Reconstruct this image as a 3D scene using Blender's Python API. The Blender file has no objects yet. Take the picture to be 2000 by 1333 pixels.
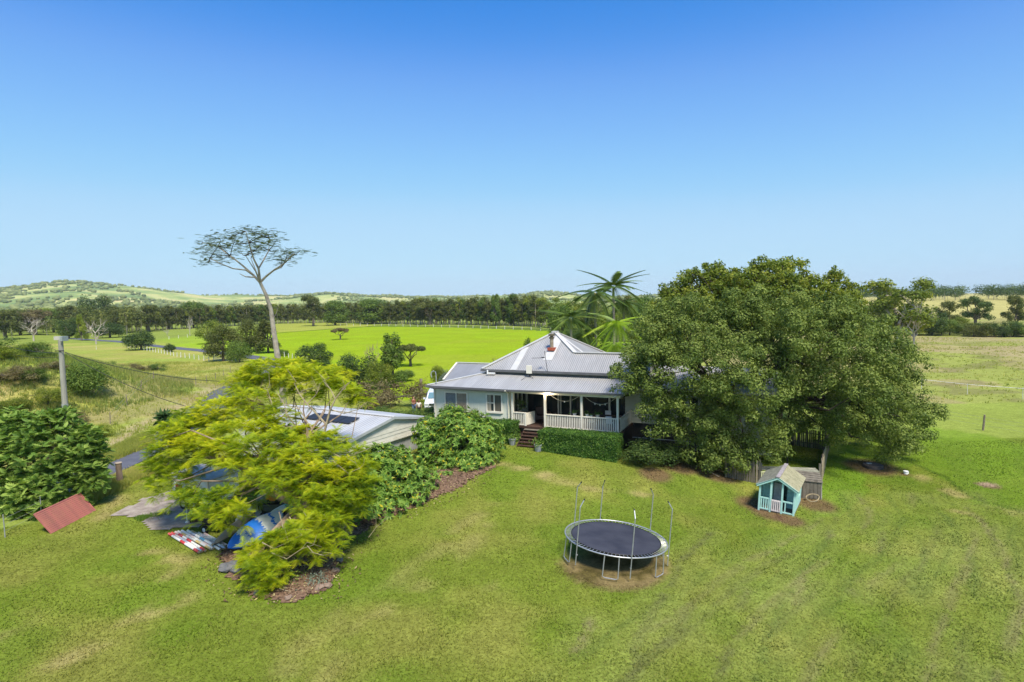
import bpy, math, random
import numpy as np
from mathutils import Vector, Matrix

rng = np.random.default_rng(7)
random.seed(7)
R = math.radians
SC = bpy.context.scene
COL = SC.collection

# ------------------------------------------------------------------ camera
F_PX, PITCH, ROLL, CAM_H = 1150.0, R(3.9), 0.018, 11.0
cam_data = bpy.data.cameras.new('camera')
cam_data.sensor_width = 36.0
cam_data.lens = 36.0 * F_PX / 2000.0
cam_data.clip_start = 0.5
cam_data.clip_end = 20000
cam = bpy.data.objects.new('camera', cam_data)
COL.objects.link(cam)
cam.matrix_world = (Matrix.Translation((0, 0, CAM_H)) @ Matrix.Rotation(R(90) - PITCH, 4, 'X')
                    @ Matrix.Rotation(-math.atan(ROLL), 4, 'Z'))
SC.camera = cam

# ------------------------------------------------------------------ world and sun
SUN_DIR = Vector((0.22, -0.60, 1.0)).normalized()      # towards the sun
el = math.asin(SUN_DIR.z)
az = math.atan2(SUN_DIR.x, SUN_DIR.y)
world = bpy.data.worlds.new('World')
SC.world = world
world.use_nodes = True
wn = world.node_tree.nodes
wl = world.node_tree.links
wn.clear()
sky = wn.new('ShaderNodeTexSky')
sky.sky_type = 'NISHITA'
sky.sun_disc = False
sky.sun_elevation = el
sky.sun_rotation = az
sky.altitude = 0
sky.air_density = 1.0
sky.dust_density = 0.35
sky.ozone_density = 2.2
EXPO = 0.85
BGS = 0.12
# grade the physical sky to the photograph's deeper blue: one curve per channel, the same over the whole dome
sc0 = wn.new('ShaderNodeVectorMath'); sc0.operation = 'SCALE'; sc0.inputs['Scale'].default_value = 0.187 / 2
hs = wn.new('ShaderNodeRGBCurve')
def curve(k, pts):
    c = hs.mapping.curves[k]
    c.points[0].location = pts[0]; c.points[-1].location = pts[-1]
    for q in pts[1:-1]: c.points.new(*q)
curve(0, [(0, .01), (.06, .013), (.085, .015), (.148, .17), (.25, .33), (.33, .44), (.5, .50), (1, .62)])
curve(1, [(0, .10), (.12, .16), (.168, .235), (.27, .48), (.40, .66), (.5, .73), (1, .84)])
curve(2, [(0, 0), (.20, .54), (.324, .79), (.446, .95), (.6, .98), (1, 1)])
hs.mapping.update()
sc1 = wn.new('ShaderNodeVectorMath'); sc1.operation = 'SCALE'; sc1.inputs['Scale'].default_value = 1 / (BGS * 2 ** EXPO)
bg = wn.new('ShaderNodeBackground')
bg.inputs['Strength'].default_value = BGS
wo = wn.new('ShaderNodeOutputWorld')
wl.new(sky.outputs[0], sc0.inputs[0]); wl.new(sc0.outputs[0], hs.inputs['Color'])
wl.new(hs.outputs[0], sc1.inputs[0]); wl.new(sc1.outputs[0], bg.inputs[0])
wl.new(bg.outputs[0], wo.inputs[0])

sun_d = bpy.data.lights.new('sun', 'SUN')
sun_d.energy = 3.4
sun_d.angle = R(14)
sun_d.color = (1.0, 0.93, 0.80)
sun = bpy.data.objects.new('sun', sun_d)
sun.rotation_euler = SUN_DIR.to_track_quat('Z', 'Y').to_euler()
sun.location = (30, 0, 60)
COL.objects.link(sun)

SC.view_settings.view_transform = 'Standard'
SC.view_settings.look = 'None'
SC.view_settings.gamma = 1
SC.view_settings.use_curve_mapping = False
SC.view_settings.exposure = EXPO
SC.cycles.max_bounces = 6
SC.cycles.diffuse_bounces = 3
SC.cycles.glossy_bounces = 2
SC.cycles.transmission_bounces = 4
SC.cycles.transparent_max_bounces = 8
SC.cycles.use_denoising = True

# ------------------------------------------------------------------ terrain and survey helpers
CTRL = np.array([
    (-15, 17, 0), (0, 17, .2), (14, 16, -.6), (4, 24, .12), (2, 25, .3), (6.5, 23.5, -.12), (13, 29, -.62),
    (13, 31, -.65), (15, 31, -.68), (17, 34, -.7), (-9, 21, .2), (-13, 25, .3), (-17, 28, .3), (1.6, 40, .75),
    (-6, 42, .8), (-8, 35, .7), (-14, 40, .75), (5, 38, .55), (9, 38, .3), (16, 39, -.4), (23, 37, -.9),
    (37, 48, -.9), (51, 65, -1.2), (-23, 30, .25), (-24, 35, .3), (-27, 38, .2), (-35, 60, .2), (-20, 60, .4),
    (0, 55, .8), (14, 52, .4), (0, 8, .1), (30, 20, -1.2), (-35, 18, .2), (0, 90, .1), (60, 90, -1.2),
    (-90, 90, 0), (-150, 180, 0), (0, 200, 0), (150, 180, -.5), (0, 400, 0), (300, 300, 0), (-300, 300, 0)], float)

def sstep(a, b, x):
    t = np.clip((x - a) / (b - a), 0, 1)
    return t * t * (3 - 2 * t)

def T(x, y):
    x = np.asarray(x, float); y = np.asarray(y, float)
    num = 0; den = 0
    for cx, cy, h in CTRL:
        d = (x - cx) ** 2 + (y - cy) ** 2
        w = 1.0 / (d + 6.0) ** 1.6
        num = num + w * h; den = den + w
    z = num / den
    # overgrown mound on the left, behind the power pole
    z = z + 6.2 * np.exp(-(((x + 51) / 11.5) ** 2 + ((y - 60) / 15.0) ** 2)) * sstep(36, 50, y)
    # pasture rising on the far right
    az_ = x / np.maximum(y, 1)
    z = z + sstep(240, 520, y) * sstep(.35, .6, az_) * 6.0
    z = z + 0.05 * np.sin(x * .31 + y * .17) * np.cos(y * .23 - x * .11)
    return z

def zt(x, y): return float(T(x, y))

def ray(px, py):
    u = px - 1000.0; v = 666.5 - py
    c, s = math.cos(math.atan(ROLL)), math.sin(math.atan(ROLL))
    a = (u * c + v * s) / F_PX; b = (v * c - u * s) / F_PX
    cp, sp = math.cos(PITCH), math.sin(PITCH)
    return np.array([a, cp + b * sp, -sp + b * cp])

CAMP = np.array([0, 0, CAM_H])
def atz(px, py, z):
    d = ray(px, py); return CAMP + d * ((z - CAM_H) / d[2])
def aty(px, py, y):
    d = ray(px, py); return CAMP + d * (y / d[1])
def G(px, py):
    z = 0.0
    for _ in range(14):
        p = atz(px, py, z)
        z = zt(p[0], p[1])
    return np.array([p[0], p[1], z])

class Frame:
    def __init__(s, o, ang):
        s.o = np.array([o[0], o[1], 0.0]); s.a = ang
        s.R = np.array([[math.cos(ang), math.sin(ang), 0], [-math.sin(ang), math.cos(ang), 0], [0, 0, 1]])
    def w(s, q): return s.o + s.R.T @ np.array(q, float)
    def loc(s, p): return s.R @ (np.array(p) - s.o)

# ------------------------------------------------------------------ materials
def lin(c):
    return tuple(((v / 255.0) / 12.92 if v / 255.0 <= 0.04045 else ((v / 255.0 + 0.055) / 1.055) ** 2.4) for v in c)

def newmat(name):
    m = bpy.data.materials.new(name); m.use_nodes = True
    nt = m.node_tree; nt.nodes.clear()
    out = nt.nodes.new('ShaderNodeOutputMaterial')
    return m, nt, nt.nodes, nt.links, out

def mat(name, col, rough=.7, col2=None, scale=6.0, bump=0.0, bscale=30.0, metal=0.0, spec=.3, stretch=(1, 1, 1), lo=.35, hi=.65):
    m, nt, n, l, out = newmat(name)
    p = n.new('ShaderNodeBsdfPrincipled')
    p.inputs['Roughness'].default_value = rough
    p.inputs['Metallic'].default_value = metal
    p.inputs['Specular IOR Level'].default_value = spec
    tc = n.new('ShaderNodeTexCoord'); mp = n.new('ShaderNodeMapping')
    mp.inputs['Scale'].default_value = stretch
    l.new(tc.outputs['Object'], mp.inputs[0])
    c2 = col2 if col2 else tuple(min(1, v * .86) for v in col)
    ns = n.new('ShaderNodeTexNoise'); ns.inputs['Scale'].default_value = scale; ns.inputs['Detail'].default_value = 5
    l.new(mp.outputs[0], ns.inputs['Vector'])
    rp = n.new('ShaderNodeValToRGB')
    rp.color_ramp.elements[0].position = lo; rp.color_ramp.elements[1].position = hi
    rp.color_ramp.elements[0].color = (*col, 1); rp.color_ramp.elements[1].color = (*c2, 1)
    l.new(ns.outputs[0], rp.inputs[0]); l.new(rp.outputs[0], p.inputs['Base Color'])
    if bump > 0:
        nb = n.new('ShaderNodeTexNoise'); nb.inputs['Scale'].default_value = bscale; nb.inputs['Detail'].default_value = 4
        l.new(mp.outputs[0], nb.inputs['Vector'])
        bp = n.new('ShaderNodeBump'); bp.inputs['Strength'].default_value = bump; bp.inputs['Distance'].default_value = .05
        l.new(nb.outputs[0], bp.inputs['Height']); l.new(bp.outputs[0], p.inputs['Normal'])
    l.new(p.outputs[0], out.inputs[0])
    return m

def corrugated(name, col, axis, pitch=.15, dirt=.12):
    m, nt, n, l, out = newmat(name)
    p = n.new('ShaderNodeBsdfPrincipled'); p.inputs['Roughness'].default_value = .45
    p.inputs['Metallic'].default_value = .25
    tc = n.new('ShaderNodeTexCoord'); sp = n.new('ShaderNodeSeparateXYZ'); l.new(tc.outputs['Object'], sp.inputs[0])
    mu = n.new('ShaderNodeMath'); mu.operation = 'MULTIPLY'; mu.inputs[1].default_value = 2 * math.pi / pitch
    l.new(sp.outputs[axis], mu.inputs[0])
    si = n.new('ShaderNodeMath'); si.operation = 'SINE'; l.new(mu.outputs[0], si.inputs[0])
    bp = n.new('ShaderNodeBump'); bp.inputs['Strength'].default_value = .9; bp.inputs['Distance'].default_value = .018
    l.new(si.outputs[0], bp.inputs['Height']); l.new(bp.outputs[0], p.inputs['Normal'])
    ns = n.new('ShaderNodeTexNoise'); ns.inputs['Scale'].default_value = .7; ns.inputs['Detail'].default_value = 6
    l.new(tc.outputs['Object'], ns.inputs['Vector'])
    rp = n.new('ShaderNodeValToRGB')
    rp.color_ramp.elements[0].position = .3; rp.color_ramp.elements[1].position = .75
    rp.color_ramp.elements[0].color = (*col, 1)
    rp.color_ramp.elements[1].color = (*[c * (1 - dirt) for c in col], 1)
    l.new(ns.outputs[0], rp.inputs[0])
    # valleys of the sheet slightly darker: a sine tone along the ribs
    mx = n.new('ShaderNodeMixRGB'); mx.blend_type = 'MULTIPLY'; mx.inputs[0].default_value = 1
    mr = n.new('ShaderNodeMapRange'); mr.inputs[1].default_value = -1; mr.inputs[2].default_value = 1
    mr.inputs[3].default_value = .86; mr.inputs[4].default_value = 1.0
    l.new(si.outputs[0], mr.inputs[0]); l.new(rp.outputs[0], mx.inputs[1]); l.new(mr.outputs[0], mx.inputs[2])
    fl = n.new('ShaderNodeMath'); fl.operation = 'MULTIPLY'; fl.inputs[1].default_value = 1 / .76; l.new(sp.outputs[axis], fl.inputs[0])
    f2 = n.new('ShaderNodeMath'); f2.operation = 'FLOOR'; l.new(fl.outputs[0], f2.inputs[0])
    wh = n.new('ShaderNodeTexWhiteNoise'); wh.noise_dimensions = '1D'; l.new(f2.outputs[0], wh.inputs['W'])
    st = n.new('ShaderNodeTexNoise'); st.inputs['Scale'].default_value = 2.5; st.inputs['Detail'].default_value = 5
    ms = n.new('ShaderNodeMapping'); ms.inputs['Scale'].default_value = (3, .25, .25) if axis == 0 else (.25, 3, .25); l.new(tc.outputs['Object'], ms.inputs[0]); l.new(ms.outputs[0], st.inputs['Vector'])
    r1 = n.new('ShaderNodeMapRange'); r1.inputs[3].default_value = .90; r1.inputs[4].default_value = 1.03; l.new(wh.outputs[0], r1.inputs[0])
    r2 = n.new('ShaderNodeMapRange'); r2.inputs[1].default_value = .3; r2.inputs[2].default_value = .75; r2.inputs[3].default_value = 1.05; r2.inputs[4].default_value = .86; l.new(st.outputs[0], r2.inputs[0])
    mm = n.new('ShaderNodeMath'); mm.operation = 'MULTIPLY'; l.new(r1.outputs[0], mm.inputs[0]); l.new(r2.outputs[0], mm.inputs[1])
    m2 = n.new('ShaderNodeMixRGB'); m2.blend_type = 'MULTIPLY'; m2.inputs[0].default_value = 1
    l.new(mx.outputs[0], m2.inputs[1]); l.new(mm.outputs[0], m2.inputs[2]); l.new(m2.outputs[0], p.inputs['Base Color'])
    l.new(p.outputs[0], out.inputs[0])
    return m

def leafmat(name, ramp, transl=.35, nscale=.45, rough=.55, var=.5):
    """ramp: list of (pos, colour) over the per-leaf random tone"""
    m, nt, n, l, out = newmat(name)
    at = n.new('ShaderNodeAttribute'); at.attribute_name = 'tint'
    tc = n.new('ShaderNodeTexCoord')
    ns = n.new('ShaderNodeTexNoise'); ns.inputs['Scale'].default_value = nscale; ns.inputs['Detail'].default_value = 3
    l.new(tc.outputs['Object'], ns.inputs['Vector'])
    a1 = n.new('ShaderNodeMath'); a1.operation = 'MULTIPLY_ADD'
    a1.inputs[1].default_value = var; a1.inputs[2].default_value = -var * .5
    l.new(ns.outputs[0], a1.inputs[0])
    a2 = n.new('ShaderNodeMath'); a2.operation = 'ADD'; a2.use_clamp = True
    l.new(a1.outputs[0], a2.inputs[0]); l.new(at.outputs['Fac'], a2.inputs[1])
    rp = n.new('ShaderNodeValToRGB')
    while len(rp.color_ramp.elements) < len(ramp): rp.color_ramp.elements.new(.5)
    for e, (ps, c) in zip(rp.color_ramp.elements, ramp):
        e.position = ps; e.color = (*c, 1)
    l.new(a2.outputs[0], rp.inputs[0])
    d = n.new('ShaderNodeBsdfPrincipled'); d.inputs['Roughness'].default_value = rough
    d.inputs['Specular IOR Level'].default_value = .14
    t = n.new('ShaderNodeBsdfTranslucent')
    l.new(rp.outputs[0], d.inputs['Base Color'])
    br = n.new('ShaderNodeMixRGB'); br.blend_type = 'MULTIPLY'; br.inputs[0].default_value = 1
    br.inputs[2].default_value = (1.25, 1.25, .6, 1)
    l.new(rp.outputs[0], br.inputs[1]); l.new(br.outputs[0], t.inputs[0])
    mx = n.new('ShaderNodeMixShader'); mx.inputs[0].default_value = transl
    l.new(d.outputs[0], mx.inputs[1]); l.new(t.outputs[0], mx.inputs[2]); l.new(mx.outputs[0], out.inputs[0])
    return m

def glass(name, col=(.02, .03, .035), rough=.06):
    m, nt, n, l, out = newmat(name)
    p = n.new('ShaderNodeBsdfPrincipled'); p.inputs['Base Color'].default_value = (*col, 1)
    p.inputs['Roughness'].default_value = rough; p.inputs['Specular IOR Level'].default_value = .6
    l.new(p.outputs[0], out.inputs[0]); return m

def emis(name, col, s):
    m, nt, n, l, out = newmat(name)
    e = n.new('ShaderNodeEmission'); e.inputs[0].default_value = (*col, 1); e.inputs[1].default_value = s
    l.new(e.outputs[0], out.inputs[0]); return m

# ------------------------------------------------------------------ mesh helpers
class MB:
    def __init__(s): s.v = []; s.f = []; s.n = 0
    def add(s, vs, fs):
        s.v.append(np.asarray(vs, float)); s.f += [tuple(i + s.n for i in f) for f in fs]; s.n += len(vs); return s
    def box(s, c, d, ang=0.0, tilt=None):
        x, y, z = d[0] / 2, d[1] / 2, d[2] / 2
        v = np.array([(-x, -y, -z), (x, -y, -z), (x, y, -z), (-x, y, -z), (-x, -y, z), (x, -y, z), (x, y, z), (-x, y, z)])
        if tilt is not None: v = v @ np.array(Matrix(tilt)).T
        if ang:
            ca, sa = math.cos(ang), math.sin(ang); v = v @ np.array([[ca, sa, 0], [-sa, ca, 0], [0, 0, 1]])
        return s.add(v + np.array(c), [(0, 3, 2, 1), (4, 5, 6, 7), (0, 1, 5, 4), (1, 2, 6, 5), (2, 3, 7, 6), (3, 0, 4, 7)])
    def span(s, a, b):
        a = np.array(a, float); b = np.array(b, float); return s.box((a + b) / 2, np.abs(b - a))
    def bar(s, a, b, w, h):
        """rectangular bar from a to b, w sideways, h vertical-ish"""
        a = np.array(a, float); b = np.array(b, float); d = b - a; L = np.linalg.norm(d); d /= L
        up = np.array([0, 0, 1.0]) if abs(d[2]) < .95 else np.array([0, 1.0, 0])
        sd = np.cross(d, up); sd /= np.linalg.norm(sd); u = np.cross(sd, d)
        v = [p + sd * i * w / 2 + u * j * h / 2 for p in (a, b) for i, j in ((-1, -1), (1, -1), (1, 1), (-1, 1))]
        return s.add(v, [(0, 1, 2, 3), (7, 6, 5, 4), (0, 4, 5, 1), (1, 5, 6, 2), (2, 6, 7, 3), (3, 7, 4, 0)])
    def slab(s, pts, t):
        """polygon with thickness t below its own plane"""
        p = np.array(pts, float); nrm = np.zeros(3)
        for i in range(1, len(p) - 1): nrm += np.cross(p[i] - p[0], p[i + 1] - p[0])
        nrm /= np.linalg.norm(nrm)
        if nrm[2] < 0: p = p[::-1]; nrm = -nrm
        k = len(p)
        v = np.vstack([p, p - nrm * t])
        f = [tuple(range(k)), tuple(range(2 * k - 1, k - 1, -1))]
        f += [(i, i + k, (i + 1) % k + k, (i + 1) % k) for i in range(k)]
        return s.add(v, f)
    def tube(s, pts, rad, n=6, cap=True):
        pts = np.array(pts, float); k = len(pts)
        if np.isscalar(rad): rad = [rad] * k
        tg = np.gradient(pts, axis=0); tg /= np.linalg.norm(tg, axis=1)[:, None] + 1e-9
        ref = np.array([0, 0, 1.0]) if abs(tg[0][2]) < .8 else np.array([1.0, 0, 0])
        vs = []
        for i in range(k):
            a = np.cross(tg[i], ref); a /= np.linalg.norm(a) + 1e-9; b = np.cross(tg[i], a)
            for j in range(n):
                t = 2 * math.pi * j / n
                vs.append(pts[i] + rad[i] * (math.cos(t) * a + math.sin(t) * b))
        fs = [(i * n + j, i * n + (j + 1) % n, (i + 1) * n + (j + 1) % n, (i + 1) * n + j) for i in range(k - 1) for j in range(n)]
        if cap: fs += [tuple(range(n))[::-1], tuple((k - 1) * n + j for j in range(n))]
        return s.add(vs, fs)
    def lathe(s, prof, c=(0, 0, 0), n=16):
        vs = []; c = np.array(c, float)
        for r, z in prof:
            for j in range(n):
                t = 2 * math.pi * j / n; vs.append(c + (r * math.cos(t), r * math.sin(t), z))
        k = len(prof)
        fs = [(i * n + j, i * n + (j + 1) % n, (i + 1) * n + (j + 1) % n, (i + 1) * n + j) for i in range(k - 1) for j in range(n)]
        fs += [tuple(range(n))[::-1], tuple((k - 1) * n + j for j in range(n))]
        return s.add(vs, fs)
    def mesh(s, name, m, smooth=False):
        me = bpy.data.meshes.new(name); me.from_pydata(np.vstack(s.v).tolist(), [], s.f); me.materials.append(m)
        if smooth: me.shade_smooth()
        me.update(); return me
    def build(s, name, m, parent=None, smooth=False, loc=None, **kw):
        return link(name, s.mesh(name, m, smooth), parent, loc, **kw)

def link(name, me, parent=None, loc=None, rotz=0, scale=None, label=None, kind=None):
    o = bpy.data.objects.new(name, me); COL.objects.link(o)
    if parent: o.parent = parent
    if loc is not None: o.location = loc
    if rotz: o.rotation_euler = (0, 0, rotz)
    if scale is not None: o.scale = scale
    if label: o['label'] = label
    if kind: o['kind'] = kind
    return o

def tag(o, label, cat, group=None):
    o['label'] = label; o['category'] = cat
    if group: o['group'] = group
    return o

def thing(name, label, cat, loc=(0, 0, 0), rotz=0, group=None):
    o = bpy.data.objects.new(name, None); COL.objects.link(o)
    o.location = loc; o.rotation_euler = (0, 0, rotz); o.empty_display_size = .3
    return tag(o, label, cat, group)

def copy_tree(o, parent=None):
    c = o.copy(); COL.objects.link(c)
    if parent: c.parent = parent
    for ch in list(o.children): copy_tree(ch, c)
    return c

def fastmesh(name, V, Fq, m, tint=None, smooth=False):
    """V (N,3), Fq (M,k) equal-sized faces"""
    me = bpy.data.meshes.new(name)
    V = np.ascontiguousarray(V, dtype=np.float32); Fq = np.ascontiguousarray(Fq, dtype=np.int32)
    k = Fq.shape[1]; M = len(Fq)
    me.vertices.add(len(V)); me.vertices.foreach_set('co', V.ravel())
    me.loops.add(M * k); me.loops.foreach_set('vertex_index', Fq.ravel())
    me.polygons.add(M); me.polygons.foreach_set('loop_start', np.arange(0, M * k, k, dtype=np.int32))
    me.polygons.foreach_set('loop_total', np.full(M, k, dtype=np.int32))
    if smooth: me.polygons.foreach_set('use_smooth', np.ones(M, dtype=bool))
    me.update(calc_edges=True)
    if tint is not None:
        a = me.attributes.new('tint', 'FLOAT', 'FACE'); a.data.foreach_set('value', tint.astype(np.float32))
    me.materials.append(m)
    return me

# ------------------------------------------------------------------ foliage
def unit(v): return v / (np.linalg.norm(v, axis=-1, keepdims=True) + 1e-9)

def shell_points(clumps, n, depth=.35, up=0.0):
    """points in the outer shell of each ellipsoid clump (cx,cy,cz,rx,ry,rz) and their outward directions"""
    c = np.array([q[:3] for q in clumps]); r = np.array([q[3:6] for q in clumps])
    wts = np.prod(r, axis=1) ** (2 / 3); wts /= wts.sum()
    idx = rng.choice(len(c), size=n, p=wts)
    d = unit(rng.normal(size=(n, 3)))
    if up: d = unit(d + np.array([0, 0, up]))
    # lumpy surface on each clump
    ph = idx[:, None] * 1.7
    lump = 1 + .16 * np.sin(5 * d[:, :1] + ph) * np.sin(5 * d[:, 1:2] + ph * 1.3) + .12 * np.sin(9 * d[:, 2:] + ph)
    rr = (1 - depth * rng.random((n, 1)) ** 1.6) * lump
    return c[idx] + d * r[idx] * rr, d, idx

def leaves_mesh(name, P, N, L, W, m, tint=None, droop=0.0):
    """diamond leaves of length L and width W at P, face normals near N"""
    n = len(P)
    t = unit(np.cross(N, rng.normal(size=(n, 3))))
    t = unit(t + np.array([0, 0, -droop]))
    b = unit(np.cross(N, t))
    L = np.broadcast_to(L, (n,))[:, None]; W = np.broadcast_to(W, (n,))[:, None]
    V = np.stack([P, P + t * L * .5 + b * W * .5, P + t * L, P + t * L * .5 - b * W * .5], axis=1).reshape(-1, 3)
    Fq = np.arange(4 * n).reshape(n, 4)
    if tint is None: tint = rng.random(n)
    return fastmesh(name, V, Fq, m, tint)

def crown_leaves(name, clumps, n, L, m, aspect=.5, upbias=.5, rand=.8, depth=.35, droop=0.0, tintf=None):
    P, d, idx = shell_points(clumps, n, depth)
    N = unit(d + np.array([0, 0, upbias]) + rand * rng.normal(size=(n, 3)) * .42)
    s = rng.uniform(.7, 1.3, n)
    ct = rng.random(len(clumps)) * .5 - .1
    tint = np.clip(ct[idx] + rng.random(n) * .65, 0, 1)
    return leaves_mesh(name, P, N, L * s, L * aspect * s, m, tint, droop)

def instance_mesh(name, tv, tf, P, X, Z, S, m, tint=None, per_face=.15):
    """copies of template (tv verts, tf quads): x axis along X, z axis near Z"""
    n = len(P)
    X = unit(X); Y = unit(np.cross(Z, X)); Zz = np.cross(X, Y)
    S = np.broadcast_to(S, (n,))
    V = (P[:, None, :] + S[:, None, None] * (tv[None, :, 0:1] * X[:, None, :] + tv[None, :, 1:2] * Y[:, None, :]
                                            + tv[None, :, 2:3] * Zz[:, None, :])).reshape(-1, 3)
    k = len(tv)
    Fq = (tf[None] + (np.arange(n) * k)[:, None, None]).reshape(-1, tf.shape[1])
    if tint is None: tint = rng.random(n)
    tt = np.clip(np.repeat(tint, len(tf)) + per_face * (rng.random(n * len(tf)) - .5), 0, 1)
    return fastmesh(name, V, Fq, m, tt)

def frond_template(pairs=7, w=.32, droop=.28, leafw=.09, tri=False, power=2.0, hang=.35):
    """feather: pinnae either side of a drooping midrib, unit length along x"""
    tv = []; tf = []
    for i in range(pairs):
        x = .10 + .88 * i / (pairs - 1); z = -droop * x ** power
        ln = w * math.sin(math.pi * (.18 + .74 * i / (pairs - 1))) + .05
        for sg in (-1, 1):
            b = len(tv)
            if tri:
                tv += [(x - leafw * .5, 0, z), (x + leafw * .5, 0, z - .01), (x + ln * .45, sg * ln, z - ln * hang)]; tf.append((b, b + 1, b + 2))
            else:
                tv += [(x - leafw * .5, 0, z), (x + leafw * .6, 0, z - .01),
                       (x + leafw + ln * .35, sg * ln, z - ln * hang), (x + ln * .3, sg * ln, z - ln * (hang + .03))]
                tf.append((b, b + 1, b + 2, b + 3))
    return np.array(tv), np.array(tf)

def leaf_template(w=.3, droop=.35):
    """one long broad leaf folded along its midrib, unit length"""
    tv = [(0, 0, 0), (.45, w * .5, .07), (.5, 0, .0), (.45, -w * .5, .07), (1, 0, -droop)]
    tf = [(0, 1, 2, 2), (0, 2, 3, 3)]
    tv = np.array(tv)
    tf = np.array([(0, 2, 4, 1), (0, 3, 4, 2)])
    return tv, tf

def branch_tubes(mb, base, tips, nl=7, r0=.25, r1=.03, bend=.25, sides=6, fork=None):
    """trunk fork -> limbs -> tips"""
    tips = np.array(tips); base = np.array(base, float)
    nl = min(nl, len(tips))
    cen = tips[rng.choice(len(tips), nl, replace=False)]
    for _ in range(5):
        a = np.argmin(((tips[:, None] - cen[None]) ** 2).sum(-1), axis=1)
        for k in range(nl):
            if (a == k).any(): cen[k] = tips[a == k].mean(0)
    for k in range(nl):
        if not (a == k).any(): continue
        e = base + (cen[k] - base) * .8
        mid = (base + e) / 2 + rng.normal(size=3) * bend * np.linalg.norm(e - base) * .25 + np.array([0, 0, .08 * np.linalg.norm(e - base)])
        q1 = base * .5 + mid * .5 + rng.normal(size=3) * .05; q2 = mid * .5 + e * .5 + rng.normal(size=3) * .08
        rr = r0 * .62
        mb.tube([base, q1, mid, q2, e], [rr, rr * .85, rr * .7, rr * .55, rr * .42], sides)
        for t in tips[a == k]:
            st = [q1, mid, q2, e][rng.integers(1, 4)]
            m2 = (st + t) / 2 + rng.normal(size=3) * bend * np.linalg.norm(t - st) * .3
            mb.tube([st, m2, t], [rr * .34, rr * .2, r1], 4)

# leaf materials
LM = {
    'camphor': leafmat('camphor leaf', [(0, (.06, .10, .02)), (.5, (.155, .21, .042)), (1, (.30, .35, .085))], .3, .35),
    'olive': leafmat('olive brown leaf', [(0, (.08, .12, .018)), (.55, (.19, .24, .03)), (1, (.36, .36, .055))], .35, .4),
    'jac': leafmat('golden feathery leaf', [(0, (.10, .19, .012)), (.45, (.38, .46, .016)), (1, (.64, .59, .018))], .45, .55, var=1.0),
    'frangi': leafmat('glossy shrub leaf', [(0, (.08, .17, .03)), (.55, (.20, .34, .055)), (.94, (.30, .42, .09)), (.97, (.6, .55, .04)), (1, (.65, .5, .03))], .35, .9, .4, var=.1),
    'hedge': leafmat('clipped hedge leaf', [(0, (.02, .065, .012)), (.55, (.06, .15, .022)), (1, (.20, .32, .06))], .25, 3.5, .4),
    'darkbush': leafmat('dark bush leaf', [(0, (.03, .06, .015)), (.6, (.075, .125, .028)), (1, (.17, .22, .05))], .3, .8),
    'gum': leafmat('gum leaf', [(0, (.055, .075, .02)), (.55, (.13, .15, .036)), (1, (.25, .25, .07))], .35, .12),
    'green': leafmat('mid green leaf', [(0, (.06, .11, .02)), (.55, (.13, .20, .035)), (1, (.26, .34, .07))], .35, .25),
    'broad': leafmat('broad green leaf', [(0, (.07, .14, .022)), (.55, (.16, .27, .045)), (1, (.36, .46, .10))], .35, .6),
    'lime': leafmat('yellow green leaf', [(0, (.11, .16, .015)), (.5, (.23, .29, .03)), (1, (.4, .42, .06))], .35, .3),
    'brown': leafmat('brown scrub leaf', [(0, (.10, .075, .035)), (.6, (.20, .165, .075)), (1, (.27, .26, .11))], .3, .5),
    'grey': leafmat('grey green leaf', [(0, (.09, .12, .08)), (1, (.25, .29, .22))], .2, .5),
    'palm': leafmat('palm frond', [(0, (.04, .08, .015)), (.6, (.11, .17, .03)), (1, (.26, .31, .08))], .15, .5, .35),
    'palmlime': leafmat('bright palm frond', [(0, (.14, .24, .02)), (.6, (.33, .48, .04)), (1, (.52, .60, .08))], .4, .5, .35),
    'grass': leafmat('long grass blade', [(0, (.27, .33, .06)), (.5, (.42, .43, .10)), (1, (.6, .52, .2))], .5, .25),
    'scrubgrass': leafmat('mound undergrowth blade', [(0, (.13, .20, .04)), (.5, (.24, .30, .07)), (1, (.42, .36, .16))], .4, .2),
    'umbrella': leafmat('fine dark leaf', [(0, (.04, .065, .015)), (1, (.12, .15, .03))], .2, .3),
    'yucca': leafmat('spiky leaf', [(0, (.03, .07, .02)), (1, (.09, .16, .05))], .2, .5),
}
BARK = mat('grey brown bark', (.16, .13, .10), .9, (.08, .065, .05), 3, .5, 12)
BARK_D = mat('dark bark', (.06, .045, .035), .9, (.03, .024, .02), 3, .5, 12)
BARK_P = mat('pale smooth bark', (.42, .37, .30), .8, (.25, .21, .17), 2.5, .3, 10, stretch=(1, 1, .4))
BARK_W = mat('bleached dead wood', (.50, .44, .37), .85, (.30, .26, .22), 3, .3, 10)
BARK_T = mat('tan twig bark', (.42, .34, .22), .85, (.26, .2, .13), 5)

# ================================================================== GROUND
def axis(segs):
    out = [segs[0][0]]
    for a, b, st in segs:
        k = max(1, int(round((b - a) / st))); out += list(a + (b - a) * (np.arange(1, k + 1) / k))
    return np.array(out)
gx = axis([(-5000, -900, 500), (-900, -300, 60), (-300, -100, 8), (-100, -32, 1.0), (-32, 36, .3), (36, 100, 1.0), (100, 300, 8), (300, 900, 60), (900, 5000, 500)])
gy = axis([(-300, -20, 40), (-20, 11, 3), (11, 50, .3), (50, 130, 1.0), (130, 330, 5), (330, 900, 40), (900, 5000, 500)])
XX, YY = np.meshgrid(gx, gy)
ZZ = T(XX, YY)

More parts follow.
